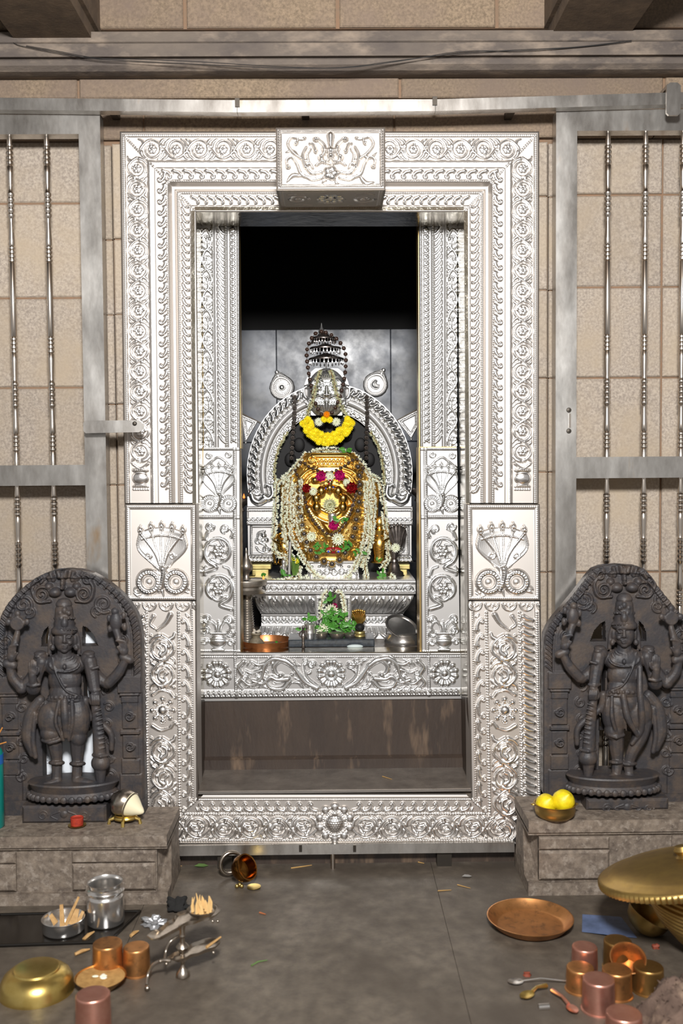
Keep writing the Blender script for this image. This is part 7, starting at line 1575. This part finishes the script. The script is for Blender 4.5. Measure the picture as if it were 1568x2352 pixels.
# conch on its stand, kumkum cup, bottle, lemon bowl
ZL = .1765; c = G(288, 1889, ZL); s = (c.y-CAM.y)/F; e = empty('conch_stand', c, 'small golden tripod stand carrying the conch shell', 'stand')
mb = MB(); rr = [Vector((math.cos(a), math.sin(a)*.8, 0)) for a in np.linspace(0, 2*math.pi, 28)]; mb.tube([c+v*24*s+Vector((0, 0, 13*s)) for v in rr], 4.5*s, 8); mb.lathe([(10*s, 10*s), (22*s, 13*s), (24*s, 20*s), (16*s, 16*s)], 24, c, sy=.8); mb.build('ring', 'brass', e)
for a in (-.3, math.pi+.3, -math.pi/2, math.pi/2): 
    v = Vector((math.cos(a), math.sin(a)*.8, 0)); mb = MB(); mb.tube([c+v*22*s+Vector((0, 0, 14*s)), c+v*36*s+Vector((0, 0, 10*s)), c+v*38*s], [5*s, 4*s, 4.5*s], 8); mb.build('leg', 'brass', e)
cc = G(288, 1889, ZL)+Vector((0, 0, 46*s)); e = empty('conch_shell', cc-Vector((0, 0, 28*s)), 'white conch shell with a silver cap on the golden tripod', 'shell'); ax = Vector((.86, -.35, -.30)).normalized(); rm = rotto(ax)
pf = [(0, -40), (6, -37), (12, -33), (14, -30), (21, -26), (23, -21), (30, -15), (32, -6), (31, 4), (28, 12)]; p2 = [(28.5, 12), (25, 20), (19, 30), (12, 40), (7, 48), (3, 52), (0, 53)]
spi = lambda a, j: 1+.07*math.sin(a+j*.7)
mb = MB(); mb.lathe([(r*s, z*s) for r, z in pf], 32, cc, rm, wob=spi); mb.build('silver_cap', 'silver_lamp', e)
mb = MB(); mb.lathe([(r*s, z*s) for r, z in p2], 32, cc, rm, wob=lambda a, j: spi(a, j+9)*(1 if math.cos(a) < .8 else .9)); mb.build('shell', mat('conch_white', '#e2d9b8', .35), e)
mb = MB(); mb.tube([cc+rm @ Vector((29*s*math.cos(a), 29*s*math.sin(a), 15*s)) for a in np.linspace(0, 2*math.pi, 28)], 2*s, 7); mb.build('silver_band', 'silver_lamp', e)
e, c, s = gthing('kumkum_cup', 'small red kumkum cup on a brass saucer before the left statue', 'cup', 177, 1899, ZL, 'brass', [(0, .5), (10, .5), (20, 4), (21, 5), (18, 4), (0, 3)], 'saucer', 28)
mb = MB(); mb.lathe([(9*s, 3*s), (14*s, 5*s), (15*s, 22*s), (14*s, 23*s), (12*s, 20*s), (0, 20*s)], 26, c); mb.build('cup', mat('red_powder', '#a8331c', .7, 0, spots='#8a2415', scale=60), e)
c = G(-18, 1900, ZL); s = (c.y-CAM.y)/F; e = empty('teal_bottle', c, 'teal plastic bottle at the left edge with incense sticks', 'bottle')
mb = MB(); mb.lathe([(0, 0), (25*s, 0), (28*s, 4*s), (28*s, 170*s), (26*s, 180*s), (18*s, 192*s), (16*s, 196*s), (16*s, 205*s), (0, 205*s)], 32, c); mb.build('body', mat('teal_plastic', '#0f7a72', .3, 0, spec=.5), e)
mb = MB(); mb.lathe([(28.6*s, 172*s), (28.6*s, 150*s)], 32, c); mb.build('blue_label', mat('blue_label', '#1b5aa0', .5), e)
ie = empty('incense_sticks', c+Vector((0, 0, 200*s)), 'few orange incense sticks standing in the teal bottle', 'incense')
for x, y in ((14, 1664), (2, 1668), (22, 1698), (-8, 1660)):
    p = c+Vector((random.uniform(-6, 6)*s, 0, 190*s)); q = Vector((c.x+(x+18)*s, c.y-.01, c.z+(1900-y)*s)); mb = MB(); mb.tube([p, q], .0016, 6); mb.build('stick', mat('incense', '#c7843a', .8), ie)
ZR = .1945; e, c, s = gthing('brass_bowl', 'small brass bowl holding two lemons on the right plinth', 'bowl', 1274, 1877, ZR, 'brass_worn', [(0, .5), (30, .5), (38, 3), (45, 10), (47, 20), (46, 30), (48, 33), (49, 34.5), (46, 34.5), (44, 30), (44, 18), (36, 7), (0, 4)], 'body', 48)
for sg in (-1, 1): mb = MB(); mb.ball(c+Vector((sg*49*s, .004, 30*s)), (7*s, 5*s, 3*s), 10, 6); mb.build('lug', 'brass_worn', e)
for (x, z, y, r, lb) in ((-22, 32, -.004, 25, 'lemon at the left of the brass bowl, slightly lower'), (18, 40, -.006, 27, 'lemon at the right of the brass bowl, slightly higher')):
    p = c+Vector((x*s, y, z*s)); t = empty('lemon', p-Vector((0, 0, r*s)), lb, 'lemon', 'lemons in the brass bowl'); mb = MB(); mb.lathe([(0, -1.04*r*s), (.12*r*s, -1.0*r*s), (.5*r*s, -.86*r*s), (.85*r*s, -.5*r*s), (.98*r*s, 0), (.86*r*s, .5*r*s), (.5*r*s, .86*r*s), (.14*r*s, 1.02*r*s), (.06*r*s, 1.1*r*s), (0, 1.1*r*s)], 28, p, rotto((.3, -.6, .7))); mb.build('fruit', mat('lemon_peel', '#e6d21c', .4, 0, spots='#d6bb12', scale=90, bump=.0006, bscale=200) if 'lemon_peel' not in bpy.data.materials else bpy.data.materials['lemon_peel'], t)
# litter
def litter(name, cat, label, pts, r, m, Z=.0015):
    mb = MB(); mb.tube([G(x, y, Z) for x, y in pts], [r]*(len(pts)-1)+[r*.5], 5); tag(mb.build(name, m, None), label, cat)
M['straw'] = mat('dry_straw', '#a5824c', .8); M['leaf_dull'] = mat('dull_leaf', '#56703a', .7)
litter('twig', 'twig', 'pale straw on the floor under the middle of the threshold', [(668, 1994), (690, 1991), (716, 1987)], .0022, 'straw')
litter('twig', 'twig', 'brown straw on the floor left of the copper plate', [(1005, 2046), (1036, 2044)], .0018, 'straw'); litter('twig', 'twig', 'orange straw on the floor further right, near the right plinth', [(1050, 2032), (1080, 2040)], .0018, 'straw')
litter('twig', 'twig', 'green stalk on the floor right of the leaf lamp', [(577, 2218), (592, 2209), (614, 2205)], .0022, 'leaf_dull'); litter('twig', 'twig', 'matchstick by the left plinth at the foot of the threshold', [(402, 1989), (418, 1989)], .0016, 'straw')
litter('twig', 'twig', 'orange crumb on the floor right of the wick cup', [(596, 2096), (610, 2100)], .003, mat('orange_bit', '#9a5a34', .7)); litter('twig', 'twig', 'thin twig on the stone ledge inside the door frame', [(878, 1783), (900, 1790)], .0016, 'straw', .2095)
litter('twig', 'twig', 'light straw at the foot of the threshold right of the floor bolt', [(960, 1980), (974, 1983)], .002, 'straw')
for x, y, w_, m, lb in ((462, 1989, 17, 'leaf_dull', 'flat green leaf on the floor at the foot of the threshold'), (1072, 2013, 12, mat('grey_petal', '#7d7a76', .8), 'grey crumpled petal on the floor near the right plinth')):
    c = G(x, y, .002); s = (c.y-CAM.y)/F; e = empty('fallen_leaf', c, lb, 'leaf'); mb = MB(); mb.add([c+Vector((a*w_*s, b*w_*s, z)) for a, b, z in ((-1, 0, 0), (-.4, .5, .003), (.4, .5, .002), (1, .1, 0), (.4, -.5, .001), (-.4, -.5, .002), (0, 0, -.001))], [(0, 1, 6), (1, 2, 6), (2, 3, 6), (3, 4, 6), (4, 5, 6), (5, 0, 6)]); mb.build('blade', m, e, smooth=False)
